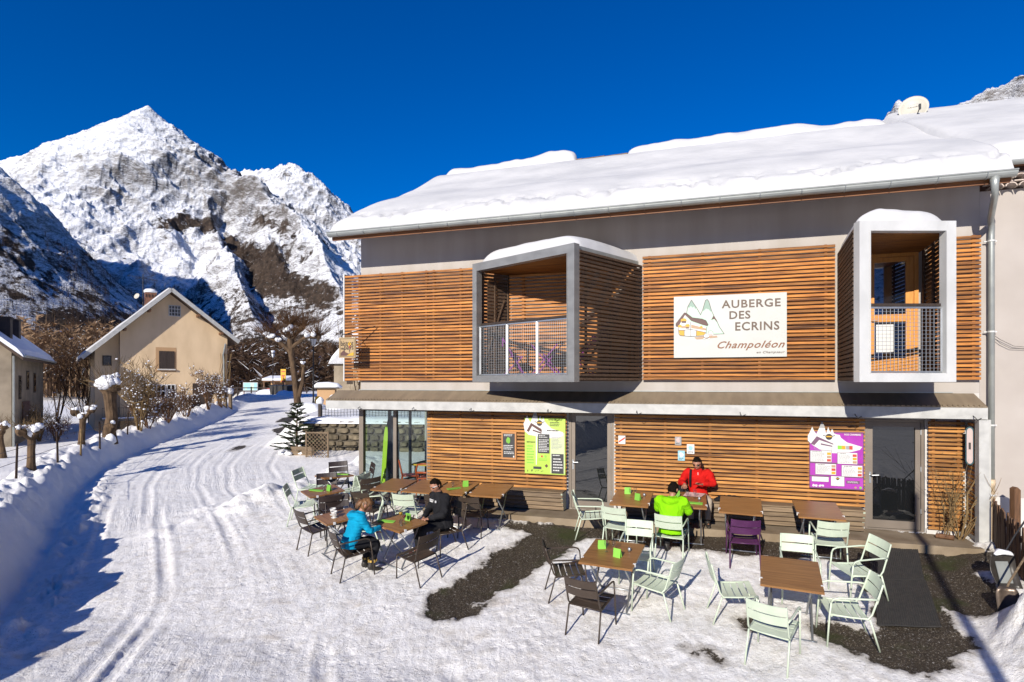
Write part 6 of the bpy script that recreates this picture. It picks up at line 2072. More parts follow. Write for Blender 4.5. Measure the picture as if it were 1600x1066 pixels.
# ================================================================== SMALL THINGS ROUND THE TERRACE
def hit(px, py):
    """ground point seen along a sight line of the survey photograph"""
    Y = np.linspace(6, 110, 8000); X = (px - CX) / FP * Y; Z = CZ - (py - Y0) / FP * Y
    below = Z < ground_z(X, Y, False)
    i = int(np.argmax(below)) if below.any() else len(Y) - 1
    return float(X[i]), float(Y[i])


def build_mats():
    for nm, q, lab in (('a', [(11.07, .70), (11.86, .58), (11.47, 2.17), (10.70, 2.42)], 'black perforated rubber mat nearer the right glass door'), ('b', [(10.71, 2.48), (11.47, 2.22), (11.17, 3.70), (10.39, 3.88)], 'black perforated rubber mat farther from the right glass door')):
        root = tag(empty('rubber_mat', W(*q[0], 0)), lab, 'mat', 'rubber mats before the right door')
        P = [Vector((*W(*p), 0)) for p in q]
        o = P[0]
        mb = MB(); nu, nv = 26, 46

        def pt(u, v):
            p = (P[0] * (1 - u) + P[1] * u) * (1 - v) + (P[3] * (1 - u) + P[2] * u) * v
            s_, d_ = wf(p.x, p.y)
            p.z = (-.11 * max(d_, 0)) + .012 + .008 * math.sin(u * 5 + v * 7)
            return p - o
        for i in range(nu + 1):
            for j in range(0, nv, 4):
                mb.bar(pt(i / nu, j / nv), pt(i / nu, min(1, (j + 4) / nv)), .012, .02)
        for j in range(nv + 1):
            for i in range(0, nu, 4): mb.bar(pt(i / nu, j / nv), pt(min(1, (i + 4) / nu), j / nv), .016, .018)
        tag(mb.build('mat_grid', 'rubber', root), kind='stuff')


build_mats()


def build_fence():
    f = tag(empty('picket_fence', (0, 0, 0)), 'brown wooden picket fence running from the white pillar towards the camera', 'fence')
    p0 = Vector((*W(12.99, .66), 0)); p1 = Vector((*W(12.35, 4.6), 0))
    f.location = p0
    L = (p1 - p0).length; e = (p1 - p0).normalized()
    mb = MB(); mb.prism([(-.032, 0), (.032, 0), (.032, .84), (.018, .885), (-.018, .885), (-.032, .84)], Matrix(((1, 0, 0, 0), (0, 0, 1, -.011), (0, 1, 0, 0), (0, 0, 0, 1))), .022)
    me = mb.mesh('picket', 'picket_wood')
    n = int(L / .098); an = math.atan2(e.y, e.x)
    zg = lambda q: -.11 * max(0, min(6, wf(q.x, q.y)[1]))
    for i in range(n):
        q = p0 + e * (i * .098)
        o = link('picket', me, f); o.location = (q.x - p0.x, q.y - p0.y, zg(q) + random.uniform(-.015, .015)); o.rotation_euler = (random.uniform(-.02, .02), random.uniform(-.025, .025), an)
    for h in (.22, .66):
        r = MB(); nn = Vector((-e.y, e.x, 0)) * .03
        r.bar(Vector((0, 0, zg(p0) + h)) + nn, p1 - p0 + Vector((0, 0, zg(p1) + h)) + nn, .03, .07); r.build('rail', 'picket_wood', f)
    ps = MB(); a = W(13.35, .55); ps.prism([(-.055, -.3), (.055, -.3), (.055, .98), (.0, 1.03), (-.055, 1.0)], Matrix(((1, 0, 0, 0), (0, 0, 1, -.05), (0, 1, 0, 0), (0, 0, 0, 1))), .10)
    o = ps.build('fence_post', 'picket_wood', f); o.location = (a[0] - p0.x, a[1] - p0.y, 0)


build_fence()


def build_shovels():
    # wide snow pusher leaning on the fence
    X, Y = W(12.36, 2.55); z = GZ(X, Y)
    s = tag(empty('snow_shovel', (X, Y, z - .02), WANG + .25), 'wide dark plastic snow pusher standing by the picket fence', 'shovel')
    s.scale = (.80, .80, .80)
    mb = MB(); n = 8; vs = []
    for i in range(n + 1):
        u = i / n; y = .10 + .12 * math.sin(u * 1.9) - .30 * u * 0; zz = .02 + u * .62
        w = .20 + .035 * math.sin(u * PI)
        for x, dy in ((-w, -.05), (-w * .8, .0), (w * .8, .0), (w, -.05)): vs.append((x, -.12 + .22 * u + .09 * math.sin(u * PI) + dy, zz))
    fs = [(4 * i + k, 4 * i + k + 1, 4 * i + 5 + k, 4 * i + 4 + k) for i in range(n) for k in range(3)]
    mb.add(vs, fs); b = mb.build('scoop', 'shovel_plastic', s, smooth=True); m = b.modifiers.new('solid', 'SOLIDIFY'); m.thickness = .012
    w = MB(); w.bb(-.12, .10, -.10, -.085, .10, .48); wo_ = w.build('sheen_panel', 'galv', s); wo_.rotation_euler = (R(-20), 0, 0)  # pale panel standing in for light reflected off the dark scoop
    h = MB(); h.tube([(.02, .10, .55), (.30, .16, .95), (.60, .22, 1.32)], .016, 7); h.build('handle', 'iron', s)
    sn = MB(); loft(sn, [((-.15, .03, .62), .03, .02), ((-.03, .08, .66), .10, .05), ((.12, .07, .64), .09, .04), ((.18, .06, .60), .03, .02)], 10, lateral=(0, 1, 0)); sn.build('snow_cap', 'snow_clump', s, smooth=True)
    X, Y = W(12.08, 3.30); z = GZ(X, Y)
    s = tag(empty('snow_shovel', (X, Y, z - .08), WANG - .1), 'worn metal shovel stuck in the snow at the bottom right', 'shovel')
    s.scale = (.78, .78, .78); mb = MB(); vs = []
    for i in range(7):
        u = i / 6; w = .17 - .03 * (1 - u) ** 2 - .05 * max(0, u - .8) * 5
        for x in (-w, -w * .5, 0, w * .5, w): vs.append((x, .06 * u + .04 * (1 - (x / w) ** 2), .0 + u * .46))
    mb.add(vs, [(5 * i + k, 5 * i + k + 1, 5 * i + 6 + k, 5 * i + 5 + k) for i in range(6) for k in range(4)]); b = mb.build('blade', 'shovel_metal', s, smooth=True); m = b.modifiers.new('solid', 'SOLIDIFY'); m.thickness = .008
    h = MB(); h.tube([(.0, .09, .40), (.05, .14, .52), (.42, .34, 1.12)], .018, 7); h.build('handle', 'bench_wood', s)


build_shovels()


def stems(mb, base, n, L, r, lean, seed, twig=3, curl=.3):
    rr = random.Random(seed)
    tips = []
    for i in range(n):
        a = rr.uniform(0, 2 * PI); le = rr.uniform(.1, lean)
        p = Vector(base) + Vector((math.cos(a), math.sin(a), 0)) * rr.uniform(0, .08)
        d = Vector((math.cos(a) * le, math.sin(a) * le, 1)).normalized()
        pts = [p]; l = L * rr.uniform(.55, 1.0)
        for q in range(4):
            d = (d + Vector((rr.uniform(-curl, curl), rr.uniform(-curl, curl), rr.uniform(-.05, .1)))).normalized(); pts.append(pts[-1] + d * l / 4)
        mb.tube(pts, [r, r * .85, r * .7, r * .5, r * .3], 4, cap=False)
        tips.append(pts[-1])
        for k in range(twig):
            q = rr.randint(1, 3); b = pts[q].lerp(pts[q + 1], rr.random())
            dd = (d + Vector((rr.uniform(-1, 1), rr.uniform(-1, 1), rr.uniform(-.1, .6)))).normalized()
            mb.tube([b, b + dd * l * .18, b + dd * l * .3 + Vector((0, 0, .03))], [r * .5, r * .35, r * .2], 3, cap=False); tips.append(b + dd * l * .3)
    return tips


def build_corner_shrub():
    X, Y = W(12.62, .32)
    o = tag(empty('bare_shrub', (X, Y, 0)), 'bare yellow stemmed climbing shrub against the slats right of the right door', 'shrub')
    mb = MB(); stems(mb, (0, 0, 0), 9, 1.25, .011, .35, 5, 5, .35); stems(mb, (-.25, .05, 0), 7, 1.6, .008, .25, 6, 7, .3)
    mb.tube([(.02, -.02, .05), (.06, -.1, .5), (.05, -.12, .85), (.2, -.22, 1.25), (.3, -.25, 1.5)], [.018, .016, .013, .01, .005], 6)
    mb.tube([(.03, -.05, .35), (.2, -.15, .75), (.32, -.2, .95)], [.012, .01, .005], 5)
    mb.build('stems', 'twig_pale', o)
    lf = MB(); rr = random.Random(4)
    for i in range(260):
        c = Vector((rr.gauss(-.12, .22), rr.gauss(-.02, .05), abs(rr.gauss(.55, .5)))); a = Vector((rr.uniform(-1, 1), rr.uniform(-1, 1), rr.uniform(-1, 1))).normalized() * .022; b = a.orthogonal().normalized() * .010
        lf.add([c - a, c + b, c + a, c - b], [(0, 1, 2, 3)])
    tag(lf.build('leaves', 'twig_pale', o), kind='stuff')
    lg = MB(); lg.tube([(-.13, 0, .045), (.13, .03, .05)], .045, 9); q = lg.build('log', 'brown_wood'); X, Y = W(12.36, .42); q.location = (X, Y, .0); q.rotation_euler = (0, 0, -.9); tag(q, 'short sawn log at the foot of the bare shrub', 'log')
    bd = MB(); pts = [(math.cos(a) * .075, .27 + math.sin(a) * .075) for a in [PI * i / 8 for i in range(9)]] + [(math.cos(a) * .075, -.27 + math.sin(a) * .075) for a in [PI + PI * i / 8 for i in range(9)]]
    bd.prism(pts, BOARD, .02, 0); bd.prism([(a * .72, b * .93) for a, b in pts], BOARD @ Matrix.Translation((0, 0, .02)), .008, 1); bd.prism([(-.02, -.06), (.02, -.06), (.02, .06), (-.02, .06)], BOARD @ Matrix.Translation((0, 0, .028)), .006, 2)
    q = bd.build('wall_board', ['ski_teal', 'board_pink', 'ink_dark']); q.scale = (.8, 1, 1); p = W(12.77, .34, 1.70); q.location = p; q.rotation_euler = (0, 0, WANG - .35); tag(q, 'narrow rounded teal and pink board hung in the recess beside the end pillar', 'board')


build_corner_shrub()


def build_interior():
    # orange moulded chairs, table, boards behind the glazing
    def ochair():
        r = empty('orange_chair')
        s = MB(); s.bb(-.21, .21, -.20, .22, .43, .455); s.build('seat', 'orange_plastic', r)
        b = MB()
        b.tube([(-.21, -.19, .44), (-.22, -.24, .65), (-.17, -.27, .80), (0, -.285, .83), (.17, -.27, .80), (.22, -.24, .65), (.21, -.19, .44)], .022, 7); b.bar((-.2, -.235, .60), (.2, -.235, .60), .02, .05)
        b.build('backrest', 'orange_plastic', r, smooth=True)
        for x in (-1, 1):
            for y in (-1, 1):
                l = MB(); l.tube([(x * .19, y * .19, .43), (x * .22, y * .23, 0)], [.018, .014], 6); l.build('leg', 'orange_plastic', r)
        return r
    pr = ochair()
    for i, (s, d, a, lab) in enumerate(((.98, -.75, -60, 'orange moulded chair behind the centre mullion of the glazing'), (1.60, -.50, 10, 'orange moulded chair with its back close to the right glass pane'), (2.05, -1.55, 170, 'orange moulded chair at the far side of the table inside'))):
        o = pr if i == 0 else copy_tree(pr)
        X, Y = W(s, d); o.location = (X, Y, -.008); o.rotation_euler = (0, 0, R(a) + WANG); tag(o, lab, 'chair', 'orange chairs inside the glazed room')
    X, Y = W(1.75, -1.05)
    t = tag(empty('dining_table', (X, Y, -.008), WANG), 'dark green topped table inside the glazed room', 'table')
    m = MB(); m.bb(-.7, .7, -.36, .36, .70, .74); m.build('tabletop', 'needle', t)
    e = MB(); e.bb(-.71, .71, -.37, -.362, .70, .74); e.build('edge', 'ochre', t)
    for x in (-.6, .6):
        for y in (-.3, .3): l = MB(); l.bb(x - .025, x + .025, y - .025, y + .025, 0, .70); l.build('leg', 'iron', t)
    bt = MB(); bt.lathe([(0, 0), (.033, 0), (.034, .15), (.013, .20), (.013, .26), (0, .26)], n=12); q = bt.build('bottle', 'ochre'); q.location = (*W(1.55, -.95), .732); tag(q, 'amber bottle on the table inside the glazed room', 'bottle')
    lb = MB(); pts = [(.062 * math.cos(a), 1.25 + .50 * math.sin(a)) for a in [PI * i / 10 for i in range(11)]] + [(-.06, .1), (-.04, .02), (.04, .02), (.06, .1)]
    lb.prism(pts, BOARD, .025); q = lb.build('snowboard', 'lime_plastic'); q.location = W(.36, -.45, 0); q.rotation_euler = (R(-7), 0, WANG); tag(q, 'tall lime green pointed board standing behind the glass', 'board')
    nv = MB(); pts = [(-.20, .6), (.20, .6), (.20, 1.5), (.12, 1.95), (-.08, 1.95), (-.2, 1.4)]; nv.prism(pts, BOARD, .03); nv.bb(-.2, .2, 0, .03, .0, .6)
    q = nv.build('display_board', 'navy_panel'); q.location = W(.42, -.8, 0); q.rotation_euler = (0, 0, WANG + .5); tag(q, 'dark navy panel behind the lime green board', 'panel')


build_interior()


def build_balcony_furniture():
    def fchair():
        r = empty('folding_chair')
        s = MB(); s.bb(-.19, .19, -.18, .18, .43, .445); s.build('seat', 'violet_paint', r)
        b = MB(); b.bb(-.19, .19, -.265, -.25, .66, .82); b.build('backrest', 'violet_paint', r)
        for x in (-.2, .2):
            l = MB(); l.tube([(x, .24, 0), (x, -.26, .84)], .013, 6); l.build('leg', 'violet_paint', r); l = MB(); l.tube([(x * .9, -.26, 0), (x * .9, .18, .44)], .013, 6); l.build('leg', 'violet_paint', r)
        return r
    pr = fchair()
    for i, (s, d, a, lab) in enumerate(((4.25, .60, -70, 'violet folding chair at the left end of the left balcony'), (5.85, 1.10, 110, 'violet folding chair at the right end of the left balcony'))):
        o = pr if i == 0 else copy_tree(pr)
        o.location = W(s, d, 2.965); o.rotation_euler = (0, 0, R(a) + WANG); tag(o, lab, 'chair', 'violet chairs on the left balcony')
    t = tag(empty('balcony_table', W(5.05, .85, 2.965), WANG), 'small violet legged table between the two violet chairs', 'table')
    for i in range(6): m = MB(); m.bb(-.35, .35, -.27 + i * .09, -.19 + i * .09, .70, .72); m.build('board', 'bench_wood', t)
    for y in (-.2, .2):
        for k in (-1, 1): l = MB(); l.tube([(k * .3, y, .70), (-k * .3, y, 0)], .013, 6); l.build('leg', 'violet_paint', t)


build_balcony_furniture()


# ================================================================== THE VILLAGE
def box_window(parent, x0, x1, z0, z1, y=-.01, frame='white_plastic', pane='pane_dark', bars=(1, 0), fw=.05):
    f = MB()
    for a, b, c, d in ((x0, x1, z0, z0 + fw), (x0, x1, z1 - fw, z1), (x0, x0 + fw, z0 + fw, z1 - fw), (x1 - fw, x1, z0 + fw, z1 - fw)): f.bb(a, b, y - .04, y + .02, c, d)
    for i in range(bars[0]): x = x0 + (x1 - x0) * (i + 1) / (bars[0] + 1); f.bb(x - .02, x + .02, y - .03, y + .015, z0 + fw, z1 - fw)
    for i in range(bars[1]): z = z0 + (z1 - z0) * (i + 1) / (bars[1] + 1); f.bb(x0 + fw, x1 - fw, y - .028, y + .014, z - .02, z + .02)
    o = f.build('window', frame, parent)
    p = MB(); p.bb(x0 + fw * .5, x1 - fw * .5, y - .012, y + .012, z0 + fw * .5, z1 - fw * .5); p.build('pane', pane, o)
    return o


def snow_roof(parent, A, B, back, th, over_snow='snow', name='roof', base='roof_tile', slab=.16, yfront=-.6):
    """one roof slope from eave A to ridge B (x,z), running in y from yfront to back"""
    ax, az = A; bx, bz = B
    L = math.hypot(bx - ax, bz - az); nx, nz = -(bz - az) / L, (bx - ax) / L
    if nz < 0: nx, nz = -nx, -nz
    mb = MB(); M = Matrix(((1, 0, 0, 0), (0, 0, 1, yfront), (0, 1, 0, 0), (0, 0, 0, 1)))
    mb.prism([(ax, az), (bx, bz), (bx + nx * 0, bz - slab * 1.3), (ax + nx * 0, az - slab * 1.1)], M, back - yfront)
    r = mb.build(name, base, parent)
    n1, n2 = 40, 20
    U, V = np.meshgrid(np.linspace(0, 1, n1), np.linspace(0, 1, n2))
    e = np.clip(U * L / .2, 0, 1); ev = np.clip(V * (back - yfront) / .15, 0, 1)
    t = th * (1 + .5 * (fbm(U * L, V * 6, int(abs(ax * 10)) + 3, 2) - .5)) * np.sqrt(1 - (1 - e) ** 2) * np.sqrt(np.clip(1 - (1 - ev) ** 2, 0, 1)) + .012
    X = ax + (bx - ax) * U + nx * t; Z = az + (bz - az) * U + nz * t; Yv = yfront + (back - yfront) * V
    idx = np.arange(U.size).reshape(U.shape)
    F = np.stack([idx[:-1, :-1], idx[:-1, 1:], idx[1:, 1:], idx[1:, :-1]], -1).reshape(-1, 4)
    tag(link('roof_snow', npmesh('roof_snow', np.stack([X, Yv, Z], -1).reshape(-1, 3), F, ['roof_snow']), r), kind='stuff')
    return r


def build_beige_house():
    h = tag(empty('house', (-27.5, 38.0, 0), math.atan2(5.0, 6.24)), 'beige gabled house with a closed dark shutter and snowy roof', 'house')
    pk = (4.27, 9.35); le = (-.75, 4.45); re = (8.65, 5.85)
    M = Matrix(((1, 0, 0, 0), (0, 0, 1, 0), (0, 1, 0, 0), (0, 0, 0, 1)))
    zl = lambda x: le[1] + (pk[1] - le[1]) * (x - le[0]) / (pk[0] - le[0]); zr = lambda x: re[1] + (pk[1] - re[1]) * (re[0] - x) / (re[0] - pk[0])
    mb = MB(); mb.prism([(1.35, -1.2), (8.0, -1.2), (8.0, zr(8.0) - .22), (pk[0], pk[1] - .28), (1.35, zl(1.35) - .24)], M, 9.0); mb.build('wall', 'beige_wall', h)
    w2 = MB(); w2.prism([(.0, -1.2), (1.352, -1.2), (1.352, zl(1.35) - .24), (.0, zl(0) - .22)], M @ Matrix.Translation((0, 0, .45)), 8.0); w2.build('side_wing', 'beige_wall', h)
    snow_roof(h, le, pk, 9.4, .16, yfront=-.75); snow_roof(h, re, pk, 9.4, .16, yfront=-.75)
    bg = MB()
    bg.bar((le[0], -.765, le[1] - .05), (pk[0], -.765, pk[1] - .05), .03, .26); bg.bar((re[0], -.765, re[1] - .05), (pk[0], -.765, pk[1] - .05), .03, .26)
    bg.build('barge_board', 'canopy_metal', h)
    pf = MB()
    for x in (1.6, 3.0, 6.0, 7.5): z = (zl(x) if x < pk[0] else zr(x)) - .36; pf.bb(x - .08, x + .08, -.72, .1, z - .08, z + .08)
    pf.build('purlin', 'brown_wood', h)
    # shutters and windows
    tr = MB(); tr.bb(3.42, 4.68, -.012, .01, 3.55, 5.28); tr.build('window_surround', 'beige_trim', h)
    sh = MB(); sh.bb(3.62, 4.08, -.06, -.014, 3.80, 5.02); sh.bb(4.09, 4.55, -.06, -.014, 3.80, 5.02); sh.build('shutter', 'dark_wood', h)
    si = MB(); si.bb(3.52, 4.62, -.14, -.013, 3.68, 3.77); si.build('sill', 'white_wall', h)
    box_window(h, 4.20, 4.95, 7.50, 8.28, bars=(3, 2), frame='canopy_metal'); box_window(h, .42, .92, 3.95, 4.62, y=.44, bars=(0, 0), frame='dark_wood')
    s2 = MB(); s2.bb(2.75, 3.42, -.07, -.005, 1.75, 2.72); s2.build('shutter', 'dark_wood', h)
    box_window(h, 3.46, 4.02, 1.72, 2.68, bars=(1, 1)); box_window(h, 4.08, 4.62, 1.72, 2.68, bars=(1, 1))
    d = MB(); d.bb(5.7, 6.9, -.05, -.005, .85, 2.75); d.build('door', 'dark_wood', h)
    bs = MB(); bs.bb(.3, 3.6, -1.4, -.0, .30, .45); bs.bb(.4, .55, -1.3, -1.15, -1.2, .3); bs.bb(2.2, 2.4, -1.3, -1.15, -1.2, .3); bs.build('terrace_slab', 'grey_beige_wall', h)
    rl = MB(); rl.bar((.3, -1.35, 1.15), (3.6, -1.35, 1.15), .03, .03)
    for i in range(24): rl.bar((.3 + i * .143, -1.35, .45), (.3 + i * .143, -1.35, 1.15), .015, .015)
    rl.build('railing', 'iron', h)
    sn = MB(); sn.bb(.3, 3.6, -1.4, -.9, .455, .52); sn.build('slab_snow', 'snow', h)
    lo = MB(); lo.bb(.6, 1.2, .40, .47, .5, 1.5); lo.bb(2.45, 3.3, -.06, -.004, -.9, .2); lo.build('opening', 'dark_wood', h)
    # chimney with cap, aerial and dish
    c = MB(); c.bb(3.05, 3.75, 2.2, 2.8, 7.6, 9.35); ch = c.build('chimney', 'brick', h)
    q = MB()
    for x in (3.08, 3.28, 3.48, 3.68): q.bb(x - .03, x + .03, 2.16, 2.195, 9.0, 9.22)
    q.build('flue_opening', 'ink_dark', ch)
    q = MB(); loft(q, [((3.4, 2.5, 9.36), .42, .36), ((3.4, 2.5, 9.5), .42, .36), ((3.4, 2.5, 9.62), .30, .26), ((3.4, 2.5, 9.66), .1, .1)], 14); q.build('snow_cap', 'snow', ch, smooth=True)
    a = MB(); a.tube([(2.95, 2.6, 8.2), (2.95, 2.6, 10.7)], .03, 5)
    a.bar((2.0, 2.6, 10.5), (3.9, 2.6, 10.3), .03, .03); a.bar((2.4, 2.6, 10.25), (3.6, 2.6, 10.65), .03, .03)
    for i in range(9): x = 2.1 + i * .21; z = 10.5 - (x - 2) * .105; a.bar((x, 2.35, z), (x, 2.85, z), .016, .016); a.bar((x, 2.6, z - .15), (x, 2.6, z + .15), .016, .016)
    a.build('aerial', 'iron', h)
    ds = MB(); ds.lathe([(0, 0), (.2, .02), (.35, .08), (.36, .07), (.2, .0), (0, -.02)], n=16); k = ds.build('dish', 'dish_white', h, smooth=True); k.location = (2.55, 2.2, 9.0); k.rotation_euler = (R(70), 0, R(-50)); k.scale = (.6, .6, .6)
    dr = MB(); dr.tube([(7.85, -.06, 5.7), (7.7, -.08, 4.9), (7.75, -.06, 4.4), (7.75, -.06, -.2)], .05, 6); dr.build('drainpipe', 'galv', h)
    iv = MB(); rr = random.Random(3)
    for k in range(8):
        p = [(7.5 + rr.uniform(0, .5), -.06, -.2)]
        for z in range(1, 9): p.append((p[-1][0] + rr.uniform(-.12, .14), -.07, z * .62))
        iv.tube(p, .02, 4, cap=False)
    iv.build('dry_creeper', 'twig_pale', h)


build_beige_house()


def build_left_house():
    h = tag(empty('house', (-26.07, 30.0, 0), math.atan2(8.0, -4.83)), 'grey stone house with two chimneys at the left edge', 'house')
    # local x runs along the shaded side wall, local -y... the gable lies in the plane x = 0
    W_, L_, ze, zr_ = 8.0, 9.2, 4.55, 8.1
    mb = MB(); M = Matrix(((0, 0, 1, 0), (1, 0, 0, 0), (0, 1, 0, 0), (0, 0, 0, 1)))
    mb.prism([(0, -1.6), (W_, -1.6), (W_, ze - .15), (W_ / 2, zr_ - .2), (0, ze - .15)], M, L_); mb.build('wall', 'grey_beige_wall', h)
    # roof slopes
    for sgn, y0 in ((1, 0), (-1, W_)):
        e = (y0 - sgn * .55, ze - .42); r = (W_ / 2, zr_)
        rf = MB(); rf.prism([e, r, (r[0], r[1] - .2), (e[0], e[1] - .15)], M @ Matrix.Translation((0, 0, -.5)), L_ + 1.0); ro = rf.build('roof', 'roof_tile', h)
        sn = MB(); k = .17
        sn.prism([(e[0] - sgn * .02, e[1] + .01), (r[0], r[1] + .012), (r[0], r[1] + k + .05), (e[0] + sgn * .25, e[1] + .31 + k), (e[0] + sgn * .02, e[1] + .13)], M @ Matrix.Translation((0, 0, -.52)), L_ + 1.04); sn.build('roof_snow', 'snow', ro)
    for x, y, z0, z1 in ((2.6, .75, 4.9, 6.35), (6.3, 1.0, 5.0, 6.55)):
        c = MB(); c.bb(x - .3, x + .3, y - .3, y + .3, z0, z1); c.bb(x - .36, x + .36, y - .36, y + .36, z1, z1 + .1); c.build('chimney', 'dark_wood', h)
    for x, z0, z1 in ((2.0, 1.9, 3.2), (4.1, 2.4, 3.5), (6.2, 2.2, 3.4)): 
        f = MB(); f.bb(x - .32, x + .32, -.03, .02, z0, z1); w = f.build('window', 'dark_wood', h)
        p = MB(); p.bb(x - .24, x + .24, -.04, -.032, z0 + .08, z1 - .08); p.build('pane', 'pane_dark', w)
    d = MB(); d.bb(2.6, 4.6, -.06, -.005, .6, 1.75); d.build('barn_door', 'roof_brown', h)
    g = MB(); g.tube([(-.05, -.1, 4.2), (-.05, -.1, -1.2)], .05, 6); g.tube([(-.4, -.62, 4.22), (L_ + .4, -.62, 4.15)], .06, 6); g.build('gutter', 'galv', h)


build_left_house()


def blob_mesh(mb, c, r, seed, flat=.75, n=10):
    o = len(mb.v); rr = seed * 1.7
    for i in range(n // 2 + 1):
        ph = PI * i / (n // 2)
        for j in range(n):
            th = 2 * PI * j / n
            v = Vector((math.sin(ph) * math.cos(th), math.sin(ph) * math.sin(th), math.cos(ph) * flat))
            k = r * (.72 + .56 * float(vnoise(np.array([v.x * 1.8 + rr]), np.array([v.y * 1.8 + v.z * 2.1 + rr]), 77)[0]))
            mb.v.append(tuple(Vector(c) + v * k))
    for i in range(n // 2):
        for j in range(n):
            mb.f.append((o + i * n + j, o + (i + 1) * n + j, o + (i + 1) * n + (j + 1) % n, o + i * n + (j + 1) % n)); mb.m.append(0)


def twig_cloud(mb, c, rad, n, L, r, seed, up=.4, sn=None, snp=.0):
    rr = random.Random(seed)
    for i in range(n):
        d = Vector((rr.gauss(0, 1), rr.gauss(0, 1), abs(rr.gauss(0, 1)) * .8 + up - .3)).normalized()
        p = Vector(c) + d * rad * rr.uniform(.2, 1)
        l = L * rr.uniform(.5, 1.1)
        d2 = (d + Vector((rr.uniform(-.4, .4), rr.uniform(-.4, .4), up * .8))).normalized()
        q = p + d2 * l * .5; s = q + (d2 + Vector((rr.uniform(-.3, .3), rr.uniform(-.3, .3), .25))).normalized() * l * .5
        mb.tube([p, q, s], [r, r * .7, r * .3], 3, cap=False)
        if sn is not None and rr.random() < snp: blob_mesh(sn, q, rr.uniform(.02, .05), i + seed, .7, 6)


def pollard(px, py, height, r, label, seed, arms=3, snow=.5, shoots=30, shoot_len=.9, group=None, name='pollard_tree', XY=None):
    X, Y = XY or hit(px, py)
    z = GZ(X, Y)
    o = tag(empty(name, (X, Y, z - .1)), label, 'tree', group)
    rr = random.Random(seed)
    t = MB(); k = []
    pts = [Vector((0, 0, 0))]
    for i in range(5): pts.append(pts[-1] + Vector((rr.uniform(-.05, .05) * height * .4, rr.uniform(-.05, .05) * height * .4, height * .16)))
    t.tube(pts, [r * 1.35, r * 1.1, r, r * .95, r, r * 1.1], 10)
    top = pts[-1]; knobs = []
    for i in range(arms):
        a = 2 * PI * i / arms + rr.uniform(-.5, .5)
        e = top + Vector((math.cos(a) * height * .22, math.sin(a) * height * .22, height * rr.uniform(.08, .2)))
        t.tube([top - Vector((0, 0, r)), top.lerp(e, .6) + Vector((0, 0, -.05 * height)), e], [r * .8, r * .6, r * .65], 8); knobs.append(e)
    for e in knobs + [top]:
        blob_mesh(t, e, r * 1.5, seed + int(e.x * 100) % 13, .9)
    t.build('trunk', 'bark', o, smooth=False)
    s = MB()
    for e in knobs + [top]:
        twig_cloud(s, e, r * 1.2, shoots // max(1, arms) + 8, shoot_len, .009, seed + int(abs(e.x) * 50), .5)
    tag(s.build('shoots', 'twig_pale', o), kind='stuff')
    c = MB()
    for i, e in enumerate(knobs + [top]):
        snow_clump(c, e + Vector((0, 0, r * .9)), snow, seed + i)
    tag(c.build('snow_cap', 'snow_clump', o, smooth=True), kind='stuff')
    return o


def snow_clump(mb, c, R_, seed):
    """uneven snow lodged on a knob: a few overlapping lumps of different size"""
    rr = random.Random(seed * 3 + 1)
    for k in range(6):
        a = rr.uniform(0, 2 * PI); q = rr.uniform(0, .75) * R_
        blob_mesh(mb, Vector(c) + Vector((math.cos(a) * q, math.sin(a) * q, rr.uniform(-.35, .25) * R_)), R_ * rr.uniform(.28, .62), seed + k * 3, rr.uniform(.7, 1.05), 10)


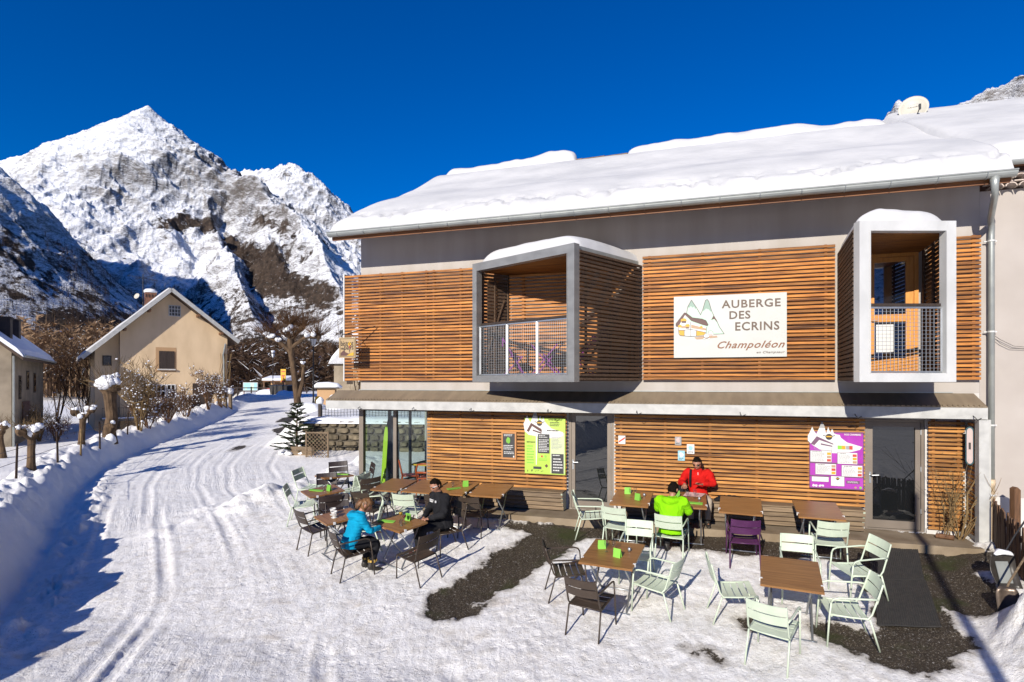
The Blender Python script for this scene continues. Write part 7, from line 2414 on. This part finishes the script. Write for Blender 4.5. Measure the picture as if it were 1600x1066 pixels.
def build_pollards():
    g = 'snow capped pollards in the meadow'
    # large one before the beige house
    X, Y = hit(172, 685); z = GZ(X, Y)
    o = tag(empty('pollard_tree', (X, Y, z - .1)), 'thick pollard trunk with one large snow cap in front of the beige house', 'tree', g)
    t = MB(); t.tube([(0, 0, -.2), (-.05, 0, .5), (.12, 0, 1.3), (.02, 0, 2.1), (.0, 0, 2.6), (-.1, 0, 3.0)], [.42, .34, .31, .30, .36, .5], 12)
    for a, b, c, r in ((-.35, .1, 3.05, .32), (.3, -.1, 3.0, .36), (0, .2, 3.2, .4), (.28, -.2, .85, .16)): blob_mesh(t, (a, b, c), r, int(a * 10) + 3, .9, 12)
    o.scale = (.66, .66, .70)
    t.build('trunk', 'bark', o)
    s = MB(); twig_cloud(s, (0, 0, 2.9), .45, 80, 1.7, .015, 4, .25); twig_cloud(s, (.0, 0, .3), .3, 25, .7, .012, 5, .3)
    s.tube([(.3, 0, 2.8), (.9, -.1, 2.3), (1.5, -.1, 2.1), (2.1, 0, 2.25)], [.03, .025, .02, .01], 5); s.tube([(-.3, 0, 2.9), (-.9, -.1, 3.3), (-1.6, 0, 3.35)], [.025, .02, .01], 5)
    tag(s.build('shoots', 'twig_pale', o), kind='stuff')
    c = MB(); snow_clump(c, (0.02, 0, 3.42), .75, 3); snow_clump(c, (.42, -.15, 3.2), .42, 5); snow_clump(c, (-.4, -.1, 3.18), .42, 6); snow_clump(c, (0, -.2, 3.35), .6, 9); blob_mesh(c, (.3, -.2, 1.05), .15, 9, .8, 8); blob_mesh(c, (.2, -.3, .1), .3, 2, 1.2, 10); tag(c.build('snow_cap', 'snow_clump', o, smooth=True), kind='stuff')
    pollard(49, 733, 1.35, .10, 'small forked pollard with three snow clumps near the stakes', 21, 3, .20, 26, .6, g)
    pollard(127, 694, 1.35, .10, 'thin upright pollard with a snow ball on top between the two houses', 33, 2, .17, 14, .5, g)
    pollard(5, 716, 1.6, .12, 'small snow capped pollard at the left edge of the meadow', 45, 2, .2, 20, .6, g)
    # plane tree by the road
    X, Y = -12.25, 33.0; z = GZ(X, Y)
    o = tag(empty('pollard_tree', (X, Y, z - .15)), 'tall pollard with mottled trunk and red brown shoots beside the road', 'tree')
    t = MB(); t.tube([(.1, 0, -.1), (.05, 0, .6), (-.1, 0, 1.8), (-.25, 0, 3.0), (-.42, 0, 4.2), (-.45, 0, 4.9)], [.30, .22, .18, .165, .16, .2], 12)
    t.tube([(-.1, 0, 1.2), (.25, 0, 2.4), (.3, 0, 3.4)], [.14, .12, .07], 8)
    lim = [[(-.4, 0, 4.1), (-1.1, 0, 4.75), (-1.75, .1, 5.0)], [(-.4, 0, 4.4), (.4, 0, 5.0), (1.15, 0, 5.05)], [(-.45, 0, 4.8), (-.6, 0, 5.4), (-.5, .1, 5.7)], [(-.45, 0, 4.8), (-.1, .3, 5.4), (.1, .4, 5.6)]]
    for l in lim: t.tube(l, [.13, .09, .10], 8); blob_mesh(t, l[-1], .18, int(abs(l[-1][0]) * 7), .9)
    blob_mesh(t, (.3, 0, 3.4), .16, 4); t.build('trunk', 'bark', o)
    s = MB()
    for i, l in enumerate(lim): twig_cloud(s, l[-1], .28, 120, 1.3, .012, 60 + i, .5)
    twig_cloud(s, (-.45, 0, 4.9), .5, 120, 1.3, .014, 70, .5); twig_cloud(s, (.3, 0, 3.4), .15, 14, .6, .01, 71, .4); tag(s.build('shoots', 'twig', o), kind='stuff')
    c = MB()
    for i, (a, b, cc, r) in enumerate(((-1.1, -.05, 4.95, .22), (-1.5, -.05, 5.15, .24), (-1.8, 0, 5.2, .22), (.6, -.1, 5.2, .24), (.95, -.1, 5.25, .24), (-.5, -.15, 5.55, .30), (-.75, -.15, 5.45, .2), (.3, -.1, 3.58, .15), (.35, -.25, .2, .22))): snow_clump(c, (a, b, cc - .05), r, 80 + i)
    tag(c.build('snow_cap', 'snow_clump', o, smooth=True), kind='stuff')


build_pollards()


def bare_tree(X, Y, h, w, label, seed, m='twig', snow=.06, n=46, cat='tree', name='bare_tree', group=None, trunk=True):
    z = GZ(X, Y)
    o = tag(empty(name, (X, Y, z - .1)), label, cat, group)
    t = MB(); tips = stems(t, (0, 0, 0), 5 if trunk else 12, h, .045 if trunk else .02, w / h * .5, seed, 5, .16)
    t.build('trunk' if trunk else 'stems', 'bark_dark' if trunk else m, o)
    s = MB(); sn = MB(); rr = random.Random(seed + 1)
    for i, p in enumerate(tips):
        twig_cloud(s, p, .15, n // 4, h * .2, .011, seed * 7 + i, .45, sn, snow)
    for i in range(n * 3):
        p = Vector((rr.gauss(0, w * .27), rr.gauss(0, w * .27), h * rr.uniform(.12, .85)))
        d = Vector((rr.uniform(-.7, .7), rr.uniform(-.7, .7), 1)).normalized(); l = h * rr.uniform(.1, .22)
        s.tube([p, p + d * l * .5, p + d * l + Vector((rr.uniform(-.1, .1), 0, 0))], [.012, .009, .004], 3, cap=False)
        if rr.random() < snow * .9: blob_mesh(sn, p + d * l * .6, rr.uniform(.025, .07), i, .7, 6)
    tag(s.build('twigs', m, o), kind='stuff')
    if sn.v: tag(sn.build('snow_flecks', 'snow_clump', o), kind='stuff')
    return o


def build_bare_trees():
    g = 'bare trees between the two houses'
    labs = ['dark bare tree just right of the grey house', 'dark bare tree second from the grey house', 'dark bare tree midway between the two houses', 'dark bare tree third before the beige house', 'dark bare tree closest to the left wall of the beige house']
    for i, (X, Y, h, w) in enumerate(((-34.0, 43, 6.2, 3.2), (-32.6, 44.5, 6.8, 3.4), (-31.6, 42.5, 6.4, 3.0), (-30.6, 43.8, 6.0, 3.0), (-29.4, 43.2, 5.2, 2.6))):
        bare_tree(X, Y, h, w, labs[i], 100 + i, 'bark_dark' if i % 2 else 'twig', .05, 40, group=g)
    g2 = 'bare shrubs along the meadow edge'
    for (px, py, h, w, lab, m, sd, sn) in ((62, 690, 1.8, 1.7, 'pale reedy shrub beside the wall of the grey house', 'twig_pale', 130, .02), (88, 690, 1.5, 1.2, 'snow flecked brown shrub left of the thin upright pollard', 'twig', 131, .3),
                                  (232, 668, 1.5, 2.0, 'snow flecked brown shrub left below the ground floor windows', 'twig', 132, .14), (262, 660, 1.6, 2.2, 'snow flecked reddish shrub under the closed shutter', 'twig', 133, .16), (290, 652, 1.4, 1.6, 'snow flecked shrub right of the ground floor windows', 'twig', 134, .12),
                                  (326, 640, 2.1, 1.1, 'tall bare shrub with snow at the right corner of the beige house', 'twig', 135, .30), (345, 636, 1.8, .9, 'bare snowy shrub by the end of the snow bank', 'twig', 136, .35), (218, 672, 2.8, .8, 'slim young tree with snow on its forks before the shaded wing', 'twig_pale', 137, .25)):
        X, Y = hit(px, py); bare_tree(X, Y, h, w, lab, sd, m, sn, 26, 'shrub', 'bare_shrub', g2, False)
    X, Y = hit(560, 655); bare_tree(-9.6, 36.0, 5.2, 1.2, 'slim leaning sapling with snow right of the nearer street lamp', 140, 'twig_pale', .2, 14, group=None)


build_bare_trees()


def build_stakes():
    labs = ['nearest thin stake, leftmost in the meadow', 'thin stake right of the small forked pollard', 'thin pale stake before the thin upright pollard', 'dark stake between thin upright and thick pollards', 'thin stake right of the thick pollard']
    for (px, py, h), lab in zip(((25, 748, .95), (90, 722, .95), (126, 712, .9), (156, 701, 1.0), (199, 679, .9)), labs):
        X, Y = hit(px, py)
        mb = MB(); mb.tube([(0, 0, -.2), (.01, 0, h)], [.032, .026], 7); o = mb.build('fence_stake', 'bark_dark' if px != 126 else 'twig_pale'); o.location = (X, Y, GZ(X, Y)); o.rotation_euler = (random.uniform(-.04, .04), random.uniform(-.04, .04), 0)
        tag(o, lab, 'stake', 'stakes along the meadow')
    pts = []
    for px, py in ((-40, 775), (25, 748), (90, 722), (126, 712), (156, 701), (199, 679)):
        X, Y = hit(px, py); pts.append(Vector((X, Y, GZ(X, Y))))
    wr = MB()
    for k in (.45, .80): wr.tube([p + Vector((0, 0, k)) for p in pts], .007, 4)
    tag(wr.build('fence_wire', 'iron'), 'two thin wires strung along the meadow stakes', 'wire')
    for px, py, lab in ((352, 636, 'left of two mossy snow capped posts at the end of the bank'), (360, 638, 'right of two mossy snow capped posts at the end of the bank')):
        X, Y = hit(px, py); o = tag(empty('wooden_post', (X, Y, GZ(X, Y) - .1)), lab, 'post', 'snow capped posts')
        m = MB(); m.tube([(0, 0, 0), (0, 0, 1.15)], [.13, .12], 8); m.build('post', 'bench_wood', o)
        m = MB(); blob_mesh(m, (0, 0, 1.25), .2, px, 1.1, 10); m.build('snow_cap', 'snow_clump', o, smooth=True)


build_stakes()


def street_lamp(X, Y, h, label):
    z = GZ(X, Y)
    o = tag(empty('street_lamp', (X, Y, z - .05)), label, 'street lamp', 'old style street lamps along the road')
    p = MB(); p.tube([(0, 0, 0), (0, 0, .8), (0, 0, .82), (0, 0, h)], [.09, .075, .05, .04], 8); p.build('pole', 'iron', o)
    l = MB(); l.lathe([(.05, h), (.11, h + .05), (.20, h + .42)], n=6); l.build('lantern', 'white_plastic', o)
    c = MB(); c.lathe([(.05, h + .02), (.115, h + .04), (.115, h + .06)], n=6); c.lathe([(.23, h + .42), (.20, h + .47), (.08, h + .60), (.0, h + .62)], n=6)
    for i in range(6): a = 2 * PI * i / 6; c.bar((math.cos(a) * .115, math.sin(a) * .115, h + .05), (math.cos(a) * .205, math.sin(a) * .205, h + .42), .018, .018)
    c.build('lantern_frame', 'iron', o)
    s = MB(); blob_mesh(s, (0, 0, h + .62), .2, 3, .75, 12); s.build('snow_cap', 'snow_clump', o, smooth=True)


street_lamp(-12.0, 34.8, 4.15, 'taller looking lamp post right of the pollard, snow on its lantern')
street_lamp(-24.9, 60.0, 3.9, 'smaller looking lamp post beside the shelter far down the road')


def build_fir():
    X, Y = hit(464, 708)
    z = GZ(X, Y)
    o = tag(empty('fir_tree', (X, Y, z - .1)), 'young sparse fir standing in the snow left of the lattice panel', 'tree')
    t = MB(); t.tube([(0, 0, 0), (0, 0, 1.2), (.01, 0, 2.25)], [.045, .03, .006], 7); t.build('trunk', 'bark', o)
    b = MB(); nd = MB(); sn = MB(); rr = random.Random(12)
    for k in range(13):
        zz = .18 + k * .155; L = .95 * (1 - zz / 2.4) ** .8 + .05
        for j in range(7):
            a = 2 * PI * j / 7 + k * .7 + rr.uniform(-.35, .35); l = L * rr.uniform(.45, 1.15)
            p = Vector((0, 0, zz + rr.uniform(-.085, .085))); q = p + Vector((math.cos(a) * l, math.sin(a) * l, l * rr.uniform(-.12, .42)))
            b.tube([p, p.lerp(q, .6) + Vector((0, 0, -.04)), q], [.010, .007, .003], 3, cap=False)
            n = int(22 + l * 110)
            for i in range(n):
                u = rr.uniform(.15, 1.0); c = p.lerp(q, u); sd = rr.choice((-1, 1)); ax = (q - p).normalized(); lat = ax.cross(Vector((0, 0, 1))).normalized()
                d = (ax * .7 + lat * sd * rr.uniform(.3, 1) + Vector((0, 0, rr.uniform(-.2, .5)))).normalized() * rr.uniform(.06, .13); w = d.orthogonal().normalized() * .009
                w2 = w * 1.9; nd.add([c - w2, c + w2, c + d * 1.2], [(0, 1, 2)])
    for i in range(7): a = i * .9; blob_mesh(sn, (math.cos(a) * .55, math.sin(a) * .55, .14), .17, i, .5, 8)
    b.build('branches', 'bark_dark', o); tag(nd.build('needles', 'needle', o), kind='stuff'); sn.build('snow_clumps', 'snow_clump', o, smooth=True)


build_fir()


def build_garden():
    # lattice panel and planter
    X, Y = -8.0, 22.4; z = GZ(X, Y)
    o = tag(empty('lattice_panel', (X, Y, z - .1), -.1), 'diagonal wooden lattice panel in the snow beside the fir', 'lattice')
    w, h = .88, 1.02
    f = MB()
    for a, b in (((0, 0, 0), (0, 0, h + .1)), ((w, 0, 0), (w, 0, h + .1)), ((0, 0, h + .04), (w, 0, h + .04)), ((0, 0, .05), (w, 0, .05))): f.bar(a, b, .05, .05)
    f.build('frame', 'bench_wood', o)
    n = 9
    for sg in (-1, 1):
        for i in range(-n, n):
            x0 = i * .15
            a = Vector((x0, 0, .08)); b = Vector((x0 + h, 0, h + .08))
            pts = []
            t0 = max(0, -x0 / h); t1 = min(1, (w - x0) / h)
            if t1 - t0 < .05: continue
            a2, b2 = a.lerp(b, t0), a.lerp(b, t1)
            if sg < 0: a2.x, b2.x = w - a2.x, w - b2.x
            m = MB(); m.bar(a2 + Vector((0, .012 * sg, 0)), b2 + Vector((0, .012 * sg, 0)), .010, .017); m.build('lattice_strip', 'bench_wood', o)
    X, Y = -8.35, 22.3; z = GZ(X, Y)
    o = tag(empty('planter', (X - .4, Y + .5, z - .05), -.1), 'weathered low board box behind the fir', 'planter')
    for i in range(3): m = MB(); m.bb(0, .95, -.02, .02, .03 + i * .14, .16 + i * .14); m.build('board', 'bench_wood', o)
    # retaining wall of rough stones
    o = tag(empty('stone_wall', (-8.6, 24.05, 0)), 'rough stone retaining wall left of the glazed corner', 'wall')
    L = 9.0; an = math.atan2(-.12, 1); o.rotation_euler = (0, 0, an)
    core = MB(); core.bb(.05, L, .05, .45, -.6, 1.16); core.build('core', 'mortar', o)
    rr = random.Random(8); z = -.25; row = 0; cnt = 0
    while z < 1.12:
        hh = rr.uniform(.20, .30); x = -.1 - rr.uniform(0, .3)
        while x < L:
            ww = rr.uniform(.28, .62); m = MB()
            g = .018
            c = Vector((x + ww / 2, .04, z + hh / 2))
            V = []
            for yy, k in ((.06, 1.0), (-.06, .97), (-.10, .80)):
                for j in range(8):
                    a = 2 * PI * j / 8 + .39; sx = abs(math.cos(a)) ** .5 * math.copysign(1, math.cos(a)); sz = abs(math.sin(a)) ** .5 * math.copysign(1, math.sin(a))
                    V.append((sx * (ww / 2 - g) * k * rr.uniform(.90, 1.04), yy + rr.uniform(-.015, .015), sz * (hh / 2 - g) * k * rr.uniform(.88, 1.05)))
            F = [(8 * i + j, 8 * i + (j + 1) % 8, 8 * i + 8 + (j + 1) % 8, 8 * i + 8 + j) for i in range(2) for j in range(8)] + [tuple(16 + j for j in range(8))]
            m.add(V, F); q = m.build('stone', 'stone', o); q.location = c
            x += ww; cnt += 1
        z += hh; row += 1
    # snow lip on the wall
    nx, ny = 120, 10
    U, V = np.meshgrid(np.linspace(-.3, L + .2, nx), np.linspace(0, 1, ny))
    th = .20 * np.sqrt(np.clip(1 - (1 - np.clip(V * 3, 0, 1)) ** 2, 0, 1)) * (1 + .6 * (fbm(U * 1.2, V, 611, 3) - .5)) * np.clip((U + .3) * 2, 0, 1) ** .5
    P = np.stack([U, -.12 + V * 1.5, 1.13 + th + .08 * V], -1).reshape(-1, 3); idx = np.arange(nx * ny).reshape(ny, nx)
    F = np.stack([idx[:-1, :-1], idx[:-1, 1:], idx[1:, 1:], idx[1:, :-1]], -1).reshape(-1, 4)
    tag(link('snow_cover', npmesh('snow_cover', P, F, ['snow']), o), kind='stuff')
    # wire fence above the wall with its corner post
    f = tag(empty('wire_fence', (-8.25, 24.75, 1.2), an), 'sagging square mesh fence with a dark snow capped post above the stone wall', 'fence')
    p = MB(); p.bar((0, 0, -.2), (.0, 0, .72), .12, .12); p.build('post', 'dark_wood', f); s = MB(); blob_mesh(s, (0, 0, .82), .18, 4, .9, 10); s.build('snow_cap', 'snow_clump', f, smooth=True)
    g = MB()
    for i in range(32): g.bar((.1 + i * .14, 0, .1), (.1 + i * .14, .0, .62 - .05 * math.sin(i * .4)), .014, .014)
    for k in range(5): g.tube([(.1 + i * .62, 0, .12 + k * .12 - .03 * math.sin(i * 1.7)) for i in range(8)], .008, 4)
    g.build('wire_mesh', 'iron', f)


build_garden()


def house_box(name, X, Y, z0, w, dp, h, rz, label, cat, wallm, th=.25, gable=.5, group=None):
    o = tag(empty(name, (X, Y, z0), rz), label, cat, group)
    M = Matrix(((1, 0, 0, 0), (0, 0, 1, 0), (0, 1, 0, 0), (0, 0, 0, 1)))
    m = MB(); m.prism([(0, -1), (w, -1), (w, h), (w / 2, h + gable * w / 2), (0, h)], M, dp); m.build('wall', wallm, o)
    r = MB()
    for s in (0, 1):
        a = (-.25 if s == 0 else w + .25, h - .25 * gable); b = (w / 2, h + gable * w / 2)
        r.prism([(a[0], a[1]), b, (b[0], b[1] - .12), (a[0], a[1] - .12)][:4], M @ Matrix.Translation((0, 0, -.3)), dp + .6)
    ro = r.build('roof', 'roof_tile', o)
    sn = MB(); n = 8
    pts = [(-.3, h - .28 * gable)] + [(-.3 + (w + .6) * i / 16, h + gable * (w / 2 - abs(-.3 + (w + .6) * i / 16 - w / 2)) + th * min(1, math.sqrt(max(0, 1 - (abs(i - 8) / 8) ** 6)))) for i in range(17)] + [(w + .3, h - .28 * gable), (w / 2, h + gable * w / 2 + .01)]
    sn.prism(pts, M @ Matrix.Translation((0, 0, -.33)), dp + .66); sn.build('roof_snow', 'snow', ro)
    return o


def build_backdrop_village():
    # narrow stone house seen behind the hanging sign, oven, sheds
    h = house_box('house', -13.6, 44.0, 1.5, 4.2, 6, 3.0, -.25, 'small stone house with a snowy roof behind the hanging sign', 'house', 'grey_beige_wall', .35, .9)
    w = MB(); w.bb(1.1, 1.6, -.03, .01, 1.2, 2.3); w.build('window', 'dark_wood', h)
    house_box('bread_oven', -10.1, 33.0, 1.2, 1.05, 1.1, .62, -.2, 'low stone oven under a thick snow roof behind the mesh fence', 'oven', 'grey_beige_wall', .34, .15)
    o = tag(empty('low_wall', (-13.2, 39.0, 1.3)), 'low rendered wall with a snow cap right of the nearer street lamp', 'wall')
    m = MB(); m.bb(0, 1.2, 0, .4, -.5, 1.1); m.build('wall', 'beige_trim', o); m = MB(); m.bb(-.25, 1.5, -.2, .6, 1.102, 1.12); m.build('coping', 'mortar', o)
    m = MB(); loft(m, [((-.3, .2, 1.2), .22, .08), ((0, .2, 1.3), .42, .22), ((.7, .2, 1.32), .42, .24), ((1.3, .2, 1.28), .42, .2), ((1.6, .2, 1.2), .2, .08)], 12, lateral=(0, 1, 0)); m.build('snow_cap', 'snow_clump', o, smooth=True)
    s = tag(empty('snow_heap', (-11.0, 31.5, GZ(-11.0, 31.5) - .1)), 'rounded snow heap behind the mesh fence', 'snow heap')
    m = MB(); blob_mesh(m, (0, 0, .2), .9, 5, .62, 16); blob_mesh(m, (1.6, .3, .2), .8, 8, .6, 16); m.build('heap', 'snow', s, smooth=True)
    # end of the road: board, shelter, banner, bins, rail fence
    z = 1.45
    o = tag(empty('notice_board', (-32.2, 69.0, z)), 'pale blue map board at the end of the road', 'notice board')
    m = MB(); m.bb(0, 1.75, -.05, .05, .35, 1.35); m.build('panel', 'canopy_metal', o); m = MB(); m.bb(.08, 1.67, -.062, -.052, .42, 1.28); m.build('map', 'cyan_print', o)
    m = MB(); m.bb(.9, 1.35, -.07, -.062, .46, 1.25); m.bb(.25, .5, -.07, -.062, .5, .8); m.build('map_patch', 'mint', o)
    for x in (.1, 1.65): m = MB(); m.bb(x - .05, x + .05, -.04, .04, -.3, .35); m.build('post', 'brown_wood', o)
    o = tag(empty('shelter', (-32.0, 74.0, z)), 'open shelter with a long snow covered roof at the end of the road', 'shelter')
    m = MB(); m.bb(0, 2.9, 0, 2.4, 1.45, 1.6); rf = m.build('roof', 'brown_wood', o)
    m = MB(); m.add([(-.1, -.1, 1.6), (3.0, -.1, 1.6), (3.0, -.02, 1.85), (-.1, -.02, 1.85), (-.1, 2.5, 2.25), (3.0, 2.5, 2.25), (-.1, 2.5, 1.6), (3.0, 2.5, 1.6)], [(0, 1, 2, 3), (3, 2, 5, 4), (0, 3, 4, 6), (1, 7, 5, 2), (6, 4, 5, 7), (0, 6, 7, 1)]); m.build('roof_snow', 'snow', rf)
    for x in (.1, 1.4, 2.8): m = MB(); m.bb(x - .06, x + .06, .05, .17, -.3, 1.45); m.build('post', 'brown_wood', o)
    m = MB(); m.bb(.1, 2.8, 2.2, 2.3, -.3, 1.45); m.build('back_wall', 'beige_trim', o)
    for i, (x, c, lab) in enumerate(((-31.5, 'red_print', 'small red crate under the snowy shelter roof'), (-30.2, 'cyan_print', 'small pale crate under the snowy shelter roof'))):
        m = MB(); m.bb(-.35, .35, -.3, .3, 0, .6); m.bb(-.38, .38, -.33, .33, .6, .66); q = m.build('crate', c); q.location = (x, 74.8, z - .05); tag(q, lab, 'crate')
    o = tag(empty('banner', (-24.05, 60.5, z)), 'yellow upright banner sign with red print on a post', 'sign')
    m = MB(); m.bb(-.24, .30, -.03, .03, 1.35, 2.75); m.build('panel', 'yellow_paint', o); m = MB(); m.bb(-.04, .04, .03, .10, -.2, 2.7); m.build('post', 'iron', o)
    m = MB(); m.bb(-.14, .20, -.042, -.032, 2.0, 2.12); m.bb(-.02, .08, -.042, -.032, 1.7, 2.0); m.bb(-.16, .22, -.042, -.032, 2.45, 2.55); m.bb(-.2, .26, -.042, -.032, 1.38, 1.55); m.build('print', 'red_print', o)
    labs = ['dark waste bin left of the farther lamp post', 'dark waste bin right of the farther lamp post', 'dark waste bin nearest the yellow banner']
    for i, x in enumerate((-25.4, -24.5, -23.6)):
        o = tag(empty('waste_bin', (x, 61.5, z - .05)), labs[i], 'bin', 'waste bins at the end of the road')
        m = MB(); m.add([(-.28, -.3, 0), (.28, -.3, 0), (.28, .3, 0), (-.28, .3, 0), (-.36, -.36, 1.0), (.36, -.36, 1.0), (.36, .36, 1.0), (-.36, .36, 1.0)], [(3, 2, 1, 0), (4, 5, 6, 7), (0, 1, 5, 4), (1, 2, 6, 5), (2, 3, 7, 6), (3, 0, 4, 7)]); m.build('body', 'shovel_plastic', o); m = MB(); m.add([(-.38, -.4, 1.0), (.38, -.4, 1.0), (.38, .38, 1.1), (-.38, .38, 1.1), (-.38, -.4, 1.05), (.38, -.4, 1.05), (.38, .38, 1.16), (-.38, .38, 1.16)], [(0, 1, 5, 4), (4, 5, 6, 7), (1, 2, 6, 5), (2, 3, 7, 6), (3, 0, 4, 7)]); m.build('lid', 'iron', o)
    o = tag(empty('rail_fence', (-36.5, 66.5, z)), 'low dark wooden rail fence at the end of the road', 'fence')
    for i in range(9): m = MB(); m.tube([(i * 1.6, 0, -.3), (i * 1.6, 0, .85)], .08, 6); m.build('post', 'dark_wood', o)
    for k in (.35, .72): m = MB(); m.tube([(-.2, 0, k), (13.0, 0, k)], .06, 6); m.build('rail', 'dark_wood', o)
    m = MB(); m.bb(-.12, .12, -.12, .12, -.3, .75); m.bb(-.1, .1, -.1, .1, .75, .9); q = m.build('hydrant_post', 'yellow_paint'); q.location = (-11.55, 34.2, GZ(-11.55, 34.2)); tag(q, 'yellow marker post right of the pollard trunk', 'post')
    # mounds of ploughed snow
    for i, (x, y, r, lab) in enumerate(((-27.0, 64.0, 1.3, 'ploughed snow heap before the shelter'), (-22.6, 58.5, 1.2, 'ploughed snow heap below the yellow banner'))):
        m = MB(); blob_mesh(m, (0, 0, 0), r, 30 + i, .45, 16); q = m.build('snow_heap', 'snow', smooth=True); q.location = (x, y, 1.45); tag(q, lab, 'snow heap')
    # tall pole behind the camera: only its long shadow falls into view
    p = tag(empty('lamp_pole', (1.75, -1.2, -.85)), 'tall dark pole whose long shadow crosses the rubber mats', 'pole')
    m = MB(); m.tube([(0, 0, 0), (0, 0, 7.6)], [.085, .06], 10); m.build('shaft', 'iron', p)


build_backdrop_village()
